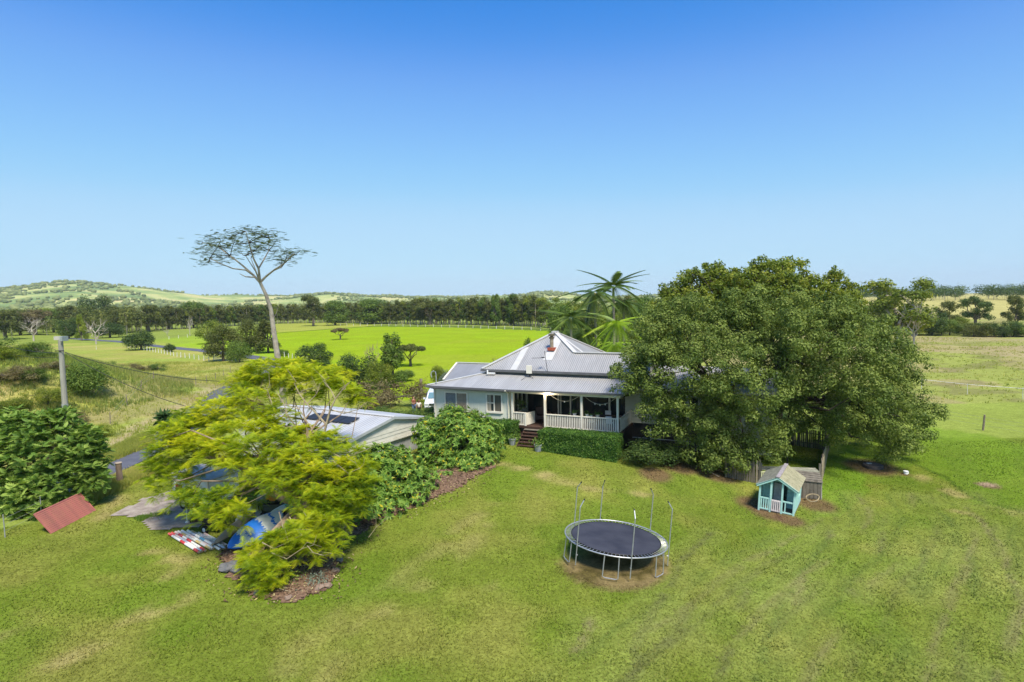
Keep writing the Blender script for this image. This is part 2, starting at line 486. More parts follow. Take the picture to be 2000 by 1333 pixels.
def inpoly(x, y, poly):
    x = np.asarray(x); inside = np.zeros(x.shape, bool); k = len(poly)
    for i in range(k):
        x1, y1 = poly[i][:2]; x2, y2 = poly[(i + 1) % k][:2]
        c = ((y1 > y) != (y2 > y)) & (x < (x2 - x1) * (y - y1) / (y2 - y1 + 1e-12) + x1)
        inside ^= c
    return inside

def linedist(x, y, pts):
    d = np.full(np.shape(x), 1e9)
    for (x1, y1), (x2, y2) in zip(pts[:-1], pts[1:]):
        dx, dy = x2 - x1, y2 - y1; L = dx * dx + dy * dy + 1e-9
        t = np.clip(((x - x1) * dx + (y - y1) * dy) / L, 0, 1)
        d = np.minimum(d, np.hypot(x - x1 - t * dx, y - y1 - t * dy))
    return d

def vnoise(x, y, s, seed=0):
    """cheap smooth value noise"""
    r = np.random.default_rng(seed); tab = r.random((256, 256))
    u = x / s + 37.3; v = y / s + 91.7
    i = np.floor(u).astype(int); j = np.floor(v).astype(int); fu = u - i; fv = v - j
    fu = fu * fu * (3 - 2 * fu); fv = fv * fv * (3 - 2 * fv)
    g = lambda a, b: tab[a % 256, b % 256]
    return (g(i, j) * (1 - fu) + g(i + 1, j) * fu) * (1 - fv) + (g(i, j + 1) * (1 - fu) + g(i + 1, j + 1) * fu) * fv

def P2(pts): return [tuple(G(*p)[:2]) for p in pts]

jx = XX + (vnoise(XX, YY, 3, 1) - .5) * 2.2; jy = YY + (vnoise(XX, YY, 3, 2) - .5) * 2.2
LAWN = np.array((.155, .198, .026)); LAWN_Y = np.array((.212, .222, .044)); LAWN_G = np.array((.122, .188, .018))
PADD = np.array((.235, .325, .014)); TAN = np.array((.24, .235, .06)); ROUGH = np.array((.285, .30, .065)); FAR = np.array((.21, .26, .05))
DRY = np.array((.27, .215, .11)); SOIL = np.array((.12, .075, .045)); PAST = np.array((.26, .29, .07))
C = np.empty(XX.shape + (3,)); C[:] = FAR
def paint(mask, col, a=1.0):
    w = (mask.astype(float) * a)[..., None]
    C[:] = C * (1 - w) + np.array(col) * w
# left rough field
paint((XX < -12) & (YY > 30) & (YY < 190), ROUGH)
paint((vnoise(XX, YY, 9, 3) > .55) & (XX < -18) & (YY > 34) & (YY < 190), (.23, .30, .05), .6)
paint((vnoise(XX, YY, 6, 13) > .62) & (XX < -18) & (YY > 34) & (YY < 190), (.36, .31, .10), .6)
# fields beyond the road
paint(inpoly(jx, jy, P2([(300, 664), (545, 640), (545, 700), (470, 690), (420, 684), (330, 676)])), (.24, .33, .035))
paint(inpoly(jx, jy, P2([(330, 676), (545, 655), (545, 700), (420, 684)])), (.25, .38, .02), .7)
paint(inpoly(XX, YY, P2([(530, 634), (700, 632), (745, 636.5), (800, 638), (1200, 650), (1300, 800), (860, 790), (640, 760), (560, 712), (535, 700), (535, 655)])), PADD)
paint(inpoly(XX, YY, P2([(520, 634), (640, 631), (740, 636), (640, 643), (540, 650), (520, 652)])), (.29, .31, .055))
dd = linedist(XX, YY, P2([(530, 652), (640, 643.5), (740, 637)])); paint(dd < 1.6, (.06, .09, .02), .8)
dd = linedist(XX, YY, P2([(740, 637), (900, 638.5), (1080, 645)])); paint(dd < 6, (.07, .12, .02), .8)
paint((vnoise(XX, YY * .4, 7, 5) > .6) & inpoly(XX, YY, P2([(540, 655), (1100, 645), (1200, 800), (600, 760)])), (.235, .36, .012), .4)
paint((vnoise(XX * .35, YY, 9, 77) > .68) & inpoly(XX, YY, P2([(540, 655), (1100, 645), (1200, 800), (600, 760)])), (.26, .30, .03), .45)
# right pasture
right = (XX > 14 + (YY - 50) * .25) & (YY > 40)
paint(right, (.23, .28, .055))
pas = right & (linedist(XX, YY, P2([(1500, 740), (2000, 772), (2100, 778)])) < 1e8) & (YY > 62 + (XX - 45) * -.1)
paint(pas & (YY > 64), PAST)
paint(pas & (vnoise(XX, YY, 7, 6) > .5) & (YY > 64), (.31, .26, .12), .7)
paint(pas & (vnoise(XX, YY, 3.2, 7) > .66) & (YY > 64) & (YY < 160), (.16, .135, .07), .5)
paint(inpoly(XX, YY, P2([(1700, 652), (2100, 655), (2100, 700), (1700, 690)])) & (vnoise(XX, YY, 6, 8) > .42), (.36, .29, .16), .6)
paint((XX / np.maximum(YY, 1) > .3) & (YY > 250), (.40, .36, .13))
# house yard and mown lawn
lawn = inpoly(jx, jy, [(-60, 5), (-33, 24), (-24.2, 29), (-25.2, 35.5), (-21, 44), (-16, 52), (-5, 58), (14, 58), (24, 50), (40, 47), (80, 44), (80, -40), (-60, -40)])
paint(lawn, LAWN)
n1 = vnoise(XX, YY, 4.2, 9) * .55 + vnoise(XX, YY, 1.6, 10) * .45
paint(lawn, LAWN_Y, 1.0); C[lawn] = (LAWN * (1 - sstep(.4, .8, n1[lawn])[:, None]) + LAWN_Y * sstep(.4, .8, n1[lawn])[:, None])
n2 = vnoise(XX, YY, 2.6, 11)
w = (sstep(.5, .8, n2) * .7 * lawn)[..., None]; C[:] = C * (1 - w) + LAWN_G * w
# greener, longer grass on the far right
longer = inpoly(jx * .5 + XX * .5, jy * .5 + YY * .5, P2([(1790, 905), (1850, 935), (1905, 985), (2060, 1015), (2100, 900), (1980, 862), (1830, 835), (1740, 850), (1650, 870), (1600, 960), (1640, 990), (1700, 930)]))
paint(longer, (.135, .225, .020), .7)
green_g = inpoly(XX, YY, P2([(1600, 870), (1660, 870), (1700, 960), (1640, 1010), (1590, 1010)])); paint(green_g, (.125, .22, .018), .6)  # greener patch of grass right of the playhouse
# cut edge between the mown strip and the longer grass
dd = linedist(XX, YY, P2([(1782, 903), (1850, 935), (1890, 965), (1905, 975), (2010, 1003)])); paint((dd < .16), (.05, .09, .012), .7)
# mowing stripes and wheel tracks (scalped and bruised grass)
ang = np.arctan2(XX - 9, YY - 2); st = np.sin(ang * 62 + vnoise(XX, YY, 6, 12) * 1.6)
w = (lawn * sstep(2, 12, XX) * (.30 * (st > .1)))[..., None]; C[:] = C * (1 - w) + np.array((.10, .16, .022)) * w
tracks = [[(1228, 1333), (1280, 1180), (1330, 1100), (1390, 1040)], [(1480, 1333), (1530, 1200), (1580, 1100), (1620, 1035)],
          [(1560, 1180), (1590, 1100), (1630, 1010)], [(1670, 1160), (1700, 1100), (1720, 1040), (1725, 1000)],
          [(1890, 1330), (1905, 1230), (1900, 1100), (1850, 1010), (1780, 970)], [(1960, 1330), (1990, 1180), (1950, 1060), (1880, 990)],
          [(1300, 1260), (1360, 1150), (1420, 1080)], [(1740, 1330), (1790, 1180), (1800, 1080), (1760, 1010)],
          [(1120, 1270), (1160, 1210)], [(1390, 1330), (1430, 1240), (1470, 1150)]]
for k_ in range(16):
    xt, xb = 1560 + k_ * 34, 1060 + k_ * 74
    tracks.append([(xb, 1333), (xb * .66 + xt * .34 + 12, 1210), (xb * .33 + xt * .67 + 22, 1100), (xt + 8, 1015), (xt - 25, 965)])
for i, t_ in enumerate(tracks):
    fam = i >= 10
    dd = linedist(XX + (vnoise(XX, YY, 2.2, 15) - .5) * .5, YY, P2(t_))
    on = sstep(.34, .55, vnoise(XX * .5 + YY * .3, YY, 2.6, 20 + i)) if not fam else sstep(.30, .7, vnoise(XX * .6, YY, 3.2, 50 + i)) * .75
    a = sstep(.24, .04, dd) * on * (.85 if not fam else .75) * sstep(.2, .5, vnoise(XX, YY, .35, 90 + i) + .15)
    w = (a * lawn)[..., None]; C[:] = C * (1 - w) + np.array((.115, .12, .045) if i % 3 == 0 else (.085, .13, .028) if i % 3 == 1 else (.20, .165, .085)) * w
    a = sstep(.55, .25, np.abs(dd - .45)) * on * .25; w = (a * lawn)[..., None]; C[:] = C * (1 - w) + np.array((.25, .28, .07)) * w
dry = [[(120, 1290), (210, 1240), (300, 1190)], [(300, 1190), (370, 1165)], [(0, 1240), (40, 1210)], [(1060, 930), (1140, 950), (1230, 965)],
       [(1250, 965), (1330, 985)], [(980, 905), (1100, 940)], [(1900, 1010), (1860, 1000)], [(1800, 930), (1900, 985), (1990, 1003)], [(940, 1170), (1010, 1120)],
       [(560, 1300), (700, 1180), (880, 1060), (960, 990)], [(620, 1333), (800, 1160), (960, 1030)], [(300, 1080), (360, 1100), (340, 1120)], [(200, 1010), (240, 960), (330, 905)]]
for i, t_ in enumerate(dry):
    dd = linedist(jx * .3 + XX * .7, jy * .3 + YY * .7, P2(t_)); a = sstep(.8, .1, dd) * sstep(.3, .75, vnoise(XX, YY, .9, 40 + i)) * (.75 if i not in (9, 10) else .35)
    w = a[..., None]; C[:] = C * (1 - w) + np.array((.34, .28, .11)) * w
# dead grass ring beneath the trampoline
tc = np.array([4.15, 24.1])
dd = np.hypot((jx * .25 + XX * .75) - tc[0] + .12, (jy * .25 + YY * .75) - tc[1] + .22)
w = (sstep(2.5, 2.15, dd) * .95)[..., None]
cc = np.array((.22, .16, .075)) * (1 - sstep(.4, .7, vnoise(XX, YY, .5, 60)))[..., None] + np.array((.10, .075, .03)) * sstep(.4, .7, vnoise(XX, YY, .5, 60))[..., None]
C[:] = C * (1 - w) + cc * w
dd = np.hypot(XX - tc[0] + 1.9, YY - tc[1] - .9); w = (sstep(1.5, .5, dd) * .5)[..., None]; C[:] = C * (1 - w) + np.array((.10, .18, .016)) * w  # trampoline's cast shadow painted into the grass colour, behind and to its left
# bare patches
for (px, py, r_) in [(1930, 947, .55), (1704, 913, 1.6), (1768, 926, .35), (1395, 925, 1.4), (1330, 912, 1.2), (1470, 985, 1.0), (1500, 1003, .9), (1540, 1014, .8), (1590, 985, 1.1), (1285, 925, 1.1)]:
    p = G(px, py); dd = np.hypot((jx * .3 + XX * .7) - p[0], ((jy * .3 + YY * .7) - p[1]) * .8)
    w = (sstep(r_ * 1.15, r_ * .6, dd) * .85)[..., None]; C[:] = C * (1 - w) + np.array((.15, .085, .055)) * w
p = G(1930, 947); dd = np.hypot(XX - p[0], YY - p[1]); w = sstep(.7, .3, dd)[..., None]; C[:] = C * (1 - w) + np.array((.36, .26, .17)) * w
# dirt strip beside the road
dd = linedist(jx * .3 + XX * .7, jy * .3 + YY * .7, P2([(150, 905), (215, 865), (330, 806), (420, 762), (470, 728)]))
w = (sstep(1.1, .4, dd) * .8)[..., None]; C[:] = C * (1 - w) + np.array((.38, .29, .18)) * w
# mound: dry stems
m_ = (6.2 * np.exp(-(((XX + 51) / 11.5) ** 2 + ((YY - 60) / 15.0) ** 2))) > .6
paint(m_ & (vnoise(XX, YY, 3, 70) > .45), (.27, .21, .11), .6)

def ground_mesh():
    ny, nx = XX.shape
    V = np.stack([XX, YY, ZZ], -1).reshape(-1, 3)
    i = np.arange(ny * nx).reshape(ny, nx)
    Fq = np.stack([i[:-1, :-1], i[:-1, 1:], i[1:, 1:], i[1:, :-1]], -1).reshape(-1, 4)
    m, nt, n, l, out = newmat('grassland')
    p = n.new('ShaderNodeBsdfPrincipled'); p.inputs['Roughness'].default_value = 1; p.inputs['Specular IOR Level'].default_value = 0
    at = n.new('ShaderNodeAttribute'); at.attribute_name = 'cover'
    tc_ = n.new('ShaderNodeTexCoord')
    def noise(s, det, ro=.6):
        q = n.new('ShaderNodeTexNoise'); q.inputs['Scale'].default_value = s; q.inputs['Detail'].default_value = det
        q.inputs['Roughness'].default_value = ro; l.new(tc_.outputs['Object'], q.inputs['Vector']); return q
    def rng_(src, a, b, c, d):
        q = n.new('ShaderNodeMapRange'); q.inputs[1].default_value = a; q.inputs[2].default_value = b; q.inputs[3].default_value = c; q.inputs[4].default_value = d
        l.new(src, q.inputs[0]); return q
    def mul(a, b):
        q = n.new('ShaderNodeMixRGB'); q.blend_type = 'MULTIPLY'; q.inputs[0].default_value = 1
        l.new(a, q.inputs[1]); l.new(b, q.inputs[2]); return q
    fine = noise(7, 10, .82); mid = noise(1.3, 6, .65); big = noise(.09, 4)
    a = mul(at.outputs['Color'], rng_(fine.outputs[0], .32, .68, .5, 1.5).outputs[0])
    b = mul(a.outputs[0], rng_(mid.outputs[0], .3, .7, .84, 1.16).outputs[0])
    c = mul(b.outputs[0], rng_(big.outputs[0], .3, .7, .9, 1.1).outputs[0])
    # blades that have yellowed
    ye = noise(26, 3, .6); yr = rng_(ye.outputs[0], .55, .7, 0, .32)
    mx = n.new('ShaderNodeMixRGB'); mx.inputs[2].default_value = (.30, .29, .05, 1)
    l.new(yr.outputs[0], mx.inputs[0]); l.new(c.outputs[0], mx.inputs[1])
    l.new(mx.outputs[0], p.inputs['Base Color'])
    bp = n.new('ShaderNodeBump'); bp.inputs['Strength'].default_value = .7; bp.inputs['Distance'].default_value = .06
    l.new(fine.outputs[0], bp.inputs['Height']); l.new(bp.outputs[0], p.inputs['Normal'])
    l.new(p.outputs[0], out.inputs[0])
    me = fastmesh('ground', V, Fq, m, None, smooth=True)
    ca = me.attributes.new('cover', 'FLOAT_COLOR', 'POINT')
    ca.data.foreach_set('color', np.concatenate([C, np.ones(C.shape[:2] + (1,))], -1).astype(np.float32).ravel())
    return me
ground = link('ground', ground_mesh(), kind='structure')

def drape(name, poly, m, lift=.03, step=.35, kind='structure', edge=.25, thick=None):
    """thin sheet that follows the ground inside a polygon, ragged edge"""
    poly = np.array(poly); x0, y0 = poly.min(0); x1, y1 = poly.max(0)
    xs = np.arange(x0 - step, x1 + step, step); ys = np.arange(y0 - step, y1 + step, step)
    gx_, gy_ = np.meshgrid(xs, ys)
    ed = linedist(gx_, gy_, [tuple(p) for p in poly] + [tuple(poly[0])])
    ins = inpoly(gx_ + (vnoise(gx_, gy_, .8, 3) - .5) * edge * 2, gy_ + (vnoise(gx_, gy_, .8, 4) - .5) * edge * 2, poly)
    h = T(gx_, gy_) + lift + (0 if thick is None else thick * np.minimum(ed, .8) * (0.6 + .8 * vnoise(gx_, gy_, .6, 9)))
    idx = -np.ones(gx_.shape, int); vs = []; fs = []
    for j in range(len(ys) - 1):
        for i in range(len(xs) - 1):
            if ins[j, i] and ins[j, i + 1] and ins[j + 1, i] and ins[j + 1, i + 1]:
                q = []
                for a, b in ((j, i), (j, i + 1), (j + 1, i + 1), (j + 1, i)):
                    if idx[a, b] < 0: idx[a, b] = len(vs); vs.append((gx_[a, b], gy_[a, b], h[a, b]))
                    q.append(idx[a, b])
                fs.append(q)
    me = fastmesh(name, np.array(vs), np.array(fs), m, None, smooth=True)
    return link(name, me, kind=kind)

def ribbon(name, pts, width, m, lift=.03, step=1.0, kind='structure'):
    pts = np.array(pts, float); seg = np.hypot(*np.diff(pts, axis=0).T); s = np.r_[0, np.cumsum(seg)]
    k = int(s[-1] / step); u = np.linspace(0, s[-1], k)
    x = np.interp(u, s, pts[:, 0]); y = np.interp(u, s, pts[:, 1])
    for _ in range(6):
        x[1:-1] = (x[:-2] + x[1:-1] * 2 + x[2:]) / 4; y[1:-1] = (y[:-2] + y[1:-1] * 2 + y[2:]) / 4
    tx = np.gradient(x); ty = np.gradient(y); L = np.hypot(tx, ty); nx_ = -ty / L; ny_ = tx / L
    cols = np.linspace(-.5, .5, 7) * width
    V = []; 
    for c_ in cols:
        X_ = x + nx_ * c_; Y_ = y + ny_ * c_
        V.append(np.stack([X_, Y_, T(X_, Y_) + lift + .04 * (1 - (2 * c_ / width) ** 2)], -1))
    V = np.stack(V, 1).reshape(-1, 3); w_ = len(cols); i = np.arange(len(x) * w_).reshape(-1, w_)
    Fq = np.stack([i[:-1, :-1], i[:-1, 1:], i[1:, 1:], i[1:, :-1]], -1).reshape(-1, 4)
    return link(name, fastmesh(name, V, Fq, m, None, smooth=True), kind=kind)

ASPHALT = mat('worn asphalt', (.085, .09, .115), .9, (.12, .125, .15), 1.2, .4, 60)
road_px = [(60, 985), (172, 928), (282, 880), (345, 842), (405, 800)]
road_w = P2(road_px) + [(-36, 78), (-38, 92)] + P2([(534, 706), (480, 696), (400, 686), (330, 679), (240, 668.5), (140, 662)])
ribbon('road', road_w, 3.4, ASPHALT, lift=.05)
MULCH = mat('leaf litter mulch', (.14, .08, .05), .95, (.30, .19, .12), 7, 1.0, 30, lo=.4, hi=.7)
GRAVEL = mat('old bitumen pad', (.26, .21, .175), .95, (.40, .34, .28), 2.5, .6, 45)
garden = P2([(420, 1085), (455, 1130), (480, 1165), (520, 1180), (570, 1178), (630, 1160), (668, 1120), (668, 1065), (760, 1015), (880, 965), (975, 912),
             (965, 900), (900, 905), (800, 930), (700, 960), (600, 990), (470, 1040), (440, 1060)])
drape('garden_bed', garden, MULCH, lift=.03, step=.2, thick=.10)
drape('driveway', P2([(207, 1008), (255, 985), (330, 958), (420, 940), (470, 960), (420, 1010), (380, 1036), (330, 1040), (262, 1026), (300, 1006), (255, 1012)]), GRAVEL, lift=.035, step=.25, edge=.3)

# ------------------------------------------------------------------ distant hills
def hills():
    prof_px = [(-500, 590), (-300, 582), (-120, 576), (0, 568), (60, 560), (120, 554), (155, 551), (200, 557), (260, 562), (330, 573), (400, 579), (480, 578), (560, 579),
               (600, 576), (640, 575), (720, 578), (800, 581), (900, 582), (1000, 579), (1060, 571), (1100, 573), (1150, 580), (1250, 580),
               (1330, 575), (1450, 578), (1600, 583), (1750, 584), (2000, 583), (2200, 580), (2600, 580)]
    azs = np.array([math.atan2(ray(*p)[0], ray(*p)[1]) for p in prof_px])
    ths = np.array([ray(*p)[2] / math.hypot(ray(*p)[0], ray(*p)[1]) for p in prof_px])
    A = np.linspace(azs[0], azs[-1], 520); E = np.interp(A, azs, ths)
    rr = np.r_[np.linspace(700, 2600, 60), np.linspace(2650, 5200, 14)]
    V = []
    for r_ in rr:
        f = sstep(800, 2600, np.full_like(A, r_))
        f = .12 * sstep(750, 1200, np.full_like(A, r_)) + .88 * sstep(1200, 2600, np.full_like(A, r_)) ** 1.2
        x = np.sin(A) * r_; y = np.cos(A) * r_
        top = CAM_H + E * 2600
        n_ = (vnoise(x, y, 260, 80) - .5) * 26 * (f * (1 - f) * 4) + (vnoise(x, y, 90, 81) - .5) * 9 * f
        z = -2 + (top + 2) * f + n_
        if r_ > 2600: z = top + 2 * (1 - (r_ - 2600) / 900) + (vnoise(x, y, 90, 81) - .5) * 9 - ((r_ - 2600) / 60)
        V.append(np.stack([x, y, z], -1))
    V = np.array(V); k = len(A); i = np.arange(len(rr) * k).reshape(len(rr), k)
    Fq = np.stack([i[:-1, :-1], i[:-1, 1:], i[1:, 1:], i[1:, :-1]], -1).reshape(-1, 4)
    m, nt, n, l, out = newmat('hill country')
    p = n.new('ShaderNodeBsdfPrincipled'); p.inputs['Roughness'].default_value = 1; p.inputs['Specular IOR Level'].default_value = 0
    tc_ = n.new('ShaderNodeTexCoord')
    a = n.new('ShaderNodeTexNoise'); a.inputs['Scale'].default_value = .006; a.inputs['Detail'].default_value = 8; a.inputs['Roughness'].default_value = .62
    l.new(tc_.outputs['Object'], a.inputs['Vector'])
    r_ = n.new('ShaderNodeValToRGB'); el_ = r_.color_ramp.elements; el_.new(.5); el_.new(.56)
    for e, (ps, c_) in zip(el_, [(.38, (.50, .44, .20)), (.47, (.40, .42, .15)), (.53, (.24, .31, .10)), (.62, (.16, .23, .08))]): e.position = ps; e.color = (*c_, 1)
    l.new(a.outputs[0], r_.inputs[0]); l.new(r_.outputs[0], p.inputs['Base Color']); l.new(p.outputs[0], out.inputs[0])
    link('hills', fastmesh('hills', V.reshape(-1, 3), Fq, m, None, smooth=True), kind='structure')
    # tree cover on the hills: clumps of crowns, uncountable
    P = []
    for _ in range(14000):
        k1 = rng.integers(12, len(rr) - 1); k2 = rng.integers(0, k - 1)
        if rr[k1] > 2700: continue
        q = V[k1, k2] + (V[k1 + 1, k2] - V[k1, k2]) * rng.random() + (V[k1, k2 + 1] - V[k1, k2]) * rng.random()
        P.append(q)
    P = np.array(P); dn = vnoise(P[:, 0], P[:, 1], 170, 90) * .6 + vnoise(P[:, 0], P[:, 1], 60, 91) * .4
    rd = np.hypot(P[:, 0], P[:, 1]); thr = np.where((rd > 2300) & (P[:, 0] < 0), .40, .54)
    P = P[(dn > thr)]
    n_ = len(P); bl = rng.uniform(3.5, 8, n_)
    tv = []; tf = []
    for a_, z_, r1 in [(0, 0, .7), (1, .55, 1.0), (2, 1.05, .55)]:
        for j in range(6): tv.append((r1 * math.cos(j * math.pi / 3 + a_ * .5), r1 * math.sin(j * math.pi / 3 + a_ * .5), z_))
    for q in range(2):
        for j in range(6): tf.append((q * 6 + j, q * 6 + (j + 1) % 6, q * 6 + 6 + (j + 1) % 6, q * 6 + 6 + j))
    tf.append((12, 13, 14, 15)); tf.append((12, 15, 16, 17))
    X = np.stack([np.cos(t := rng.random(n_) * 6.28), np.sin(t), np.zeros(n_)], -1)
    me = instance_mesh('hill_trees', np.array(tv), np.array(tf), P, X, np.tile([0, 0, 1.0], (n_, 1)), bl, leafmat('hill tree leaf', [(0, (.14, .19, .06)), (1, (.32, .36, .13))], .3, .01), None, .3)
    link('hill_trees', me, kind='stuff', label='scattered tree cover over the distant hills')
hills()

# ================================================================== HOUSE
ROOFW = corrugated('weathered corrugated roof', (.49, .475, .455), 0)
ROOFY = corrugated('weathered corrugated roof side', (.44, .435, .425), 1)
ROOFL = corrugated('pale verandah roof', (.545, .53, .505), 0, .16, .07)
CAP = mat('pale roof capping', (.55, .54, .52), .5, (.50, .49, .475), 2)
SHEET = mat('newer roof sheet', (.53, .52, .505), .5, (.48, .475, .46), 2)
GUTTER = mat('dark grey gutter', (.13, .13, .135), .5, (.10, .10, .105), 3)
FASCIA = mat('grey fascia', (.26, .26, .255), .6)
WALL = mat('pale sage wall paint', (.63, .64, .54), .7, (.58, .59, .50), 1.5)
WALL2 = mat('grey green weatherboard paint', (.54, .53, .43), .7, (.48, .47, .38), 1.5)
CREAM = mat('cream trim paint', (.74, .70, .60), .6, (.68, .63, .53), 3)
WHITE = mat('white paint', (.78, .78, .76), .55, (.70, .70, .67), 4)
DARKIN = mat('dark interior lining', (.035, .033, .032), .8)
DARKTIMBER = mat('dark stained timber', (.075, .04, .028), .7, (.05, .028, .02), 5, .2, 20)
GLASS = glass('window glass')
CURTAIN = mat('beige curtain', (.35, .32, .25), .9, (.28, .25, .2), 4, stretch=(6, 6, .2))
WOODGREY = mat('weathered grey timber', (.20, .175, .14), .9, (.12, .105, .085), 4, .4, 20, stretch=(1, 1, .3))
WOODTAN = mat('weathered tan timber', (.42, .35, .25), .9, (.28, .23, .16), 4, .4, 20, stretch=(1, 1, .3))
STEEL = mat('galvanised steel', (.50, .51, .52), .4, (.40, .41, .42), 8, metal=.6)
BLACKM = mat('black metal', (.02, .02, .022), .5)
POTM = mat('grey concrete pot', (.33, .35, .38), .85, (.27, .29, .32), 6)
POTW = mat('white glazed pot', (.75, .74, .70), .35)
RUST = mat('rust red flashing', (.42, .10, .05), .8, (.30, .07, .04), 8)

HF = Frame((7.26, 39.8), -R(24))
house = thing('house', 'pale sage weatherboard farmhouse with grey corrugated pyramid roof and front verandah', 'house', (7.26, 39.8, 0), -R(24))
H_ = house
def hb(name, a, b, m, **kw): return MB().span(a, b).build(name, m, H_, **kw)

DECK = 1.8; GZ = .5
# main roof: pyramid with a lower wing ridge to the right
zu = 5.62; sl = .59; yu = 2.4; xl, xr = -11.7, -2.5; yb = yu + (xr - xl); pk = (-7.1, yu + 4.6, zu + 4.6 * sl)
zr = 6.86; yr = yu + (zr - zu) / sl; XW = 1.5
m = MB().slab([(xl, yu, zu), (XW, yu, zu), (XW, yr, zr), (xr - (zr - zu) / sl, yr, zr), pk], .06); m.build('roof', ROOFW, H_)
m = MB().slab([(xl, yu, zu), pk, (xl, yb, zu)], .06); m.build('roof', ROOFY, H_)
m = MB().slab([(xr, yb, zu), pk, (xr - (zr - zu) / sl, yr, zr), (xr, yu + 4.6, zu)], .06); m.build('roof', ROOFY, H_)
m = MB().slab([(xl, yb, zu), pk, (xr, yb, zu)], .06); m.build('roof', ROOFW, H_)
m = MB().slab([(XW, yr, zr), (XW, 2 * yr - yu, zu), (xr, 2 * yr - yu, zu), (xr - 1.9, yr, zr)], .06); m.build('roof', ROOFW, H_)
def cap(a, b, w=.28, name='ridge_cap', mt=None):
    a = np.array(a, float); b = np.array(b, float)
    MB().bar(a + (0, 0, .05), b + (0, 0, .05), w, .07).build(name, mt or CAP, H_)
cap((xl, yu, zu), pk); cap(pk, (xr - (zr - zu) / sl, yr, zr), .34); cap((xr - (zr - zu) / sl, yr, zr), (XW, yr, zr)); cap(pk, (xr, yb, zu))
cap((-7.35, 7, pk[2]), (-6.85, 7, pk[2]), .5)
def onroof(x, y, up=.02): return np.array((x, y, zu + (y - yu) * sl + up))
def strip(x, y0, y1, w, name, mt):
    m = MB().slab([onroof(x - w / 2, y0), onroof(x + w / 2, y0), onroof(x + w / 2, y1), onroof(x - w / 2, y1)], .015); return m.build(name, mt, H_)
strip(-8.95, yu, 5.05, .48, 'roof_sheet', SHEET)
strip(-6.55, 3.6, 4.7, .75, 'roof_sheet', SHEET)
strip(-6.55, 4.7, 6.5, .7, 'roof_sheet', SHEET)
# right pyramid face strip
m = MB(); a = np.array(pk) + (.35, -.1, -.17); b = np.array((xr - .35, 5.2, zu + .28)); m.bar(a, b, .22, .03); m.build('roof_sheet', SHEET, H_)
# chimney flue
ch = MB().box((-6.6, 4.75, 7.12), (.55, .55, .22)).build('chimney_flashing', RUST, H_)
fl = MB().lathe([(.15, 0), (.15, .75)], (-6.6, 4.75, 7.2), 10).build('flue', mat('weathered steel flue', (.42, .36, .27), .5, (.3, .22, .15), 6, metal=.4), H_)
MB().lathe([(.20, 0), (.20, .12), (.12, .13), (.12, .2), (.26, .22), (.26, .34), (.05, .42)], (-6.6, 4.75, 7.95), 12).build('flue_cowl', mat('dark flue cowl', (.14, .12, .07), .6, (.08, .07, .05), 8), fl)
# upper wall band, gutter
hb('upper_wall', (xl + .35, yu + .35, 5.0), (XW - .3, yu + .5, zu + .05), FASCIA)
hb('gutter', (xl - .05, yu - .12, zu - .16), (XW, yu + .0, zu - .02), GUTTER)
hb('fascia', (xl, yu + .01, zu - .2), (XW, yu + .05, zu - .05), FASCIA)
hb('gutter', (xl - .12, yu, zu - .16), (xl, yb, zu - .02), GUTTER)
# lower skillion roof
zl = 4.55; zt_ = 5.32; yt = 2.78
lowc = [(-15.1, -.45, zl - .03), (.25, 0, zl + .02), (.25, yt, zt_), (-11.3, yt, zt_)]
MB().slab([(-15.1, -.35, zl), (-8.3, -.12, zl - .06), (-8.3, yt, zt_), (-11.3, yt, zt_)], .05).build('verandah_roof', ROOFL, H_)
MB().slab([(-8.3, -.12, zl - .06), (.25, -.02, zl + .02), (.25, yt, zt_), (-8.3, yt, zt_)], .05).build('verandah_roof', ROOFL, H_)
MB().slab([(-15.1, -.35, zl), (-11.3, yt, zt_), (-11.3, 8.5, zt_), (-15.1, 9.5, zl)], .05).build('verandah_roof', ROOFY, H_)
MB().bar((-15.1, -.35, zl + .04), (-11.3, yt, zt_ + .04), .22, .05).build('hip_cap', CAP, H_)
MB().bar((-.9, 0, zl + .03), (.25 - .1, yt - .4, zt_ - .06), .06, .03).build('roof_seam', FASCIA, H_)
MB().bar((-15.2, -.42, zl - .08), (-8.3, -.19, zl - .13), .14, .14).build('gutter', GUTTER, H_)
MB().bar((-8.3, -.19, zl - .13), (.28, -.08, zl - .05), .12, .12).build('gutter', GUTTER, H_)
MB().bar((-15.15, -.42, zl - .08), (-15.15, 9.5, zl - .08), .12, .12).build('gutter', GUTTER, H_)
MB().bar((-14.9, -.05, zl - .22), (-8.35, .08, zl - .26), .12, .14).build('fascia', FASCIA, H_)
# eave soffit
MB().slab([(-15.0, -.3, zl - .2), (-8.4, -.1, zl - .2), (-8.4, .3, zl - .2), (-14.9, .3, zl - .2)], .02).build('soffit', FASCIA, H_)
# rear-left wing roof and walls
MB().slab([(-18.0, 7.0, 3.9), (-11.2, 7.0, 3.9), (-11.2, 10, 5.15), (-18.2, 10, 5.15)], .06).build('roof', corrugated('rear wing roof', (.40, .40, .41), 0), H_)
MB().slab([(-18.2, 10, 5.15), (-11.2, 10, 5.15), (-11.2, 13, 3.9), (-18.4, 13, 3.9)], .06).build('roof', ROOFW, H_)
MB().bar((-18.25, 10, 5.2), (-11.2, 10, 5.2), .22, .05).build('ridge_cap', CAP, H_)
MB().bar((-18.0, 6.95, 3.94), (-18.22, 10, 5.2), .16, .06).build('barge_board', CREAM, H_)
hb('wall', (-17.6, 7.4, GZ), (-11.4, 12.6, 3.85), WALL)
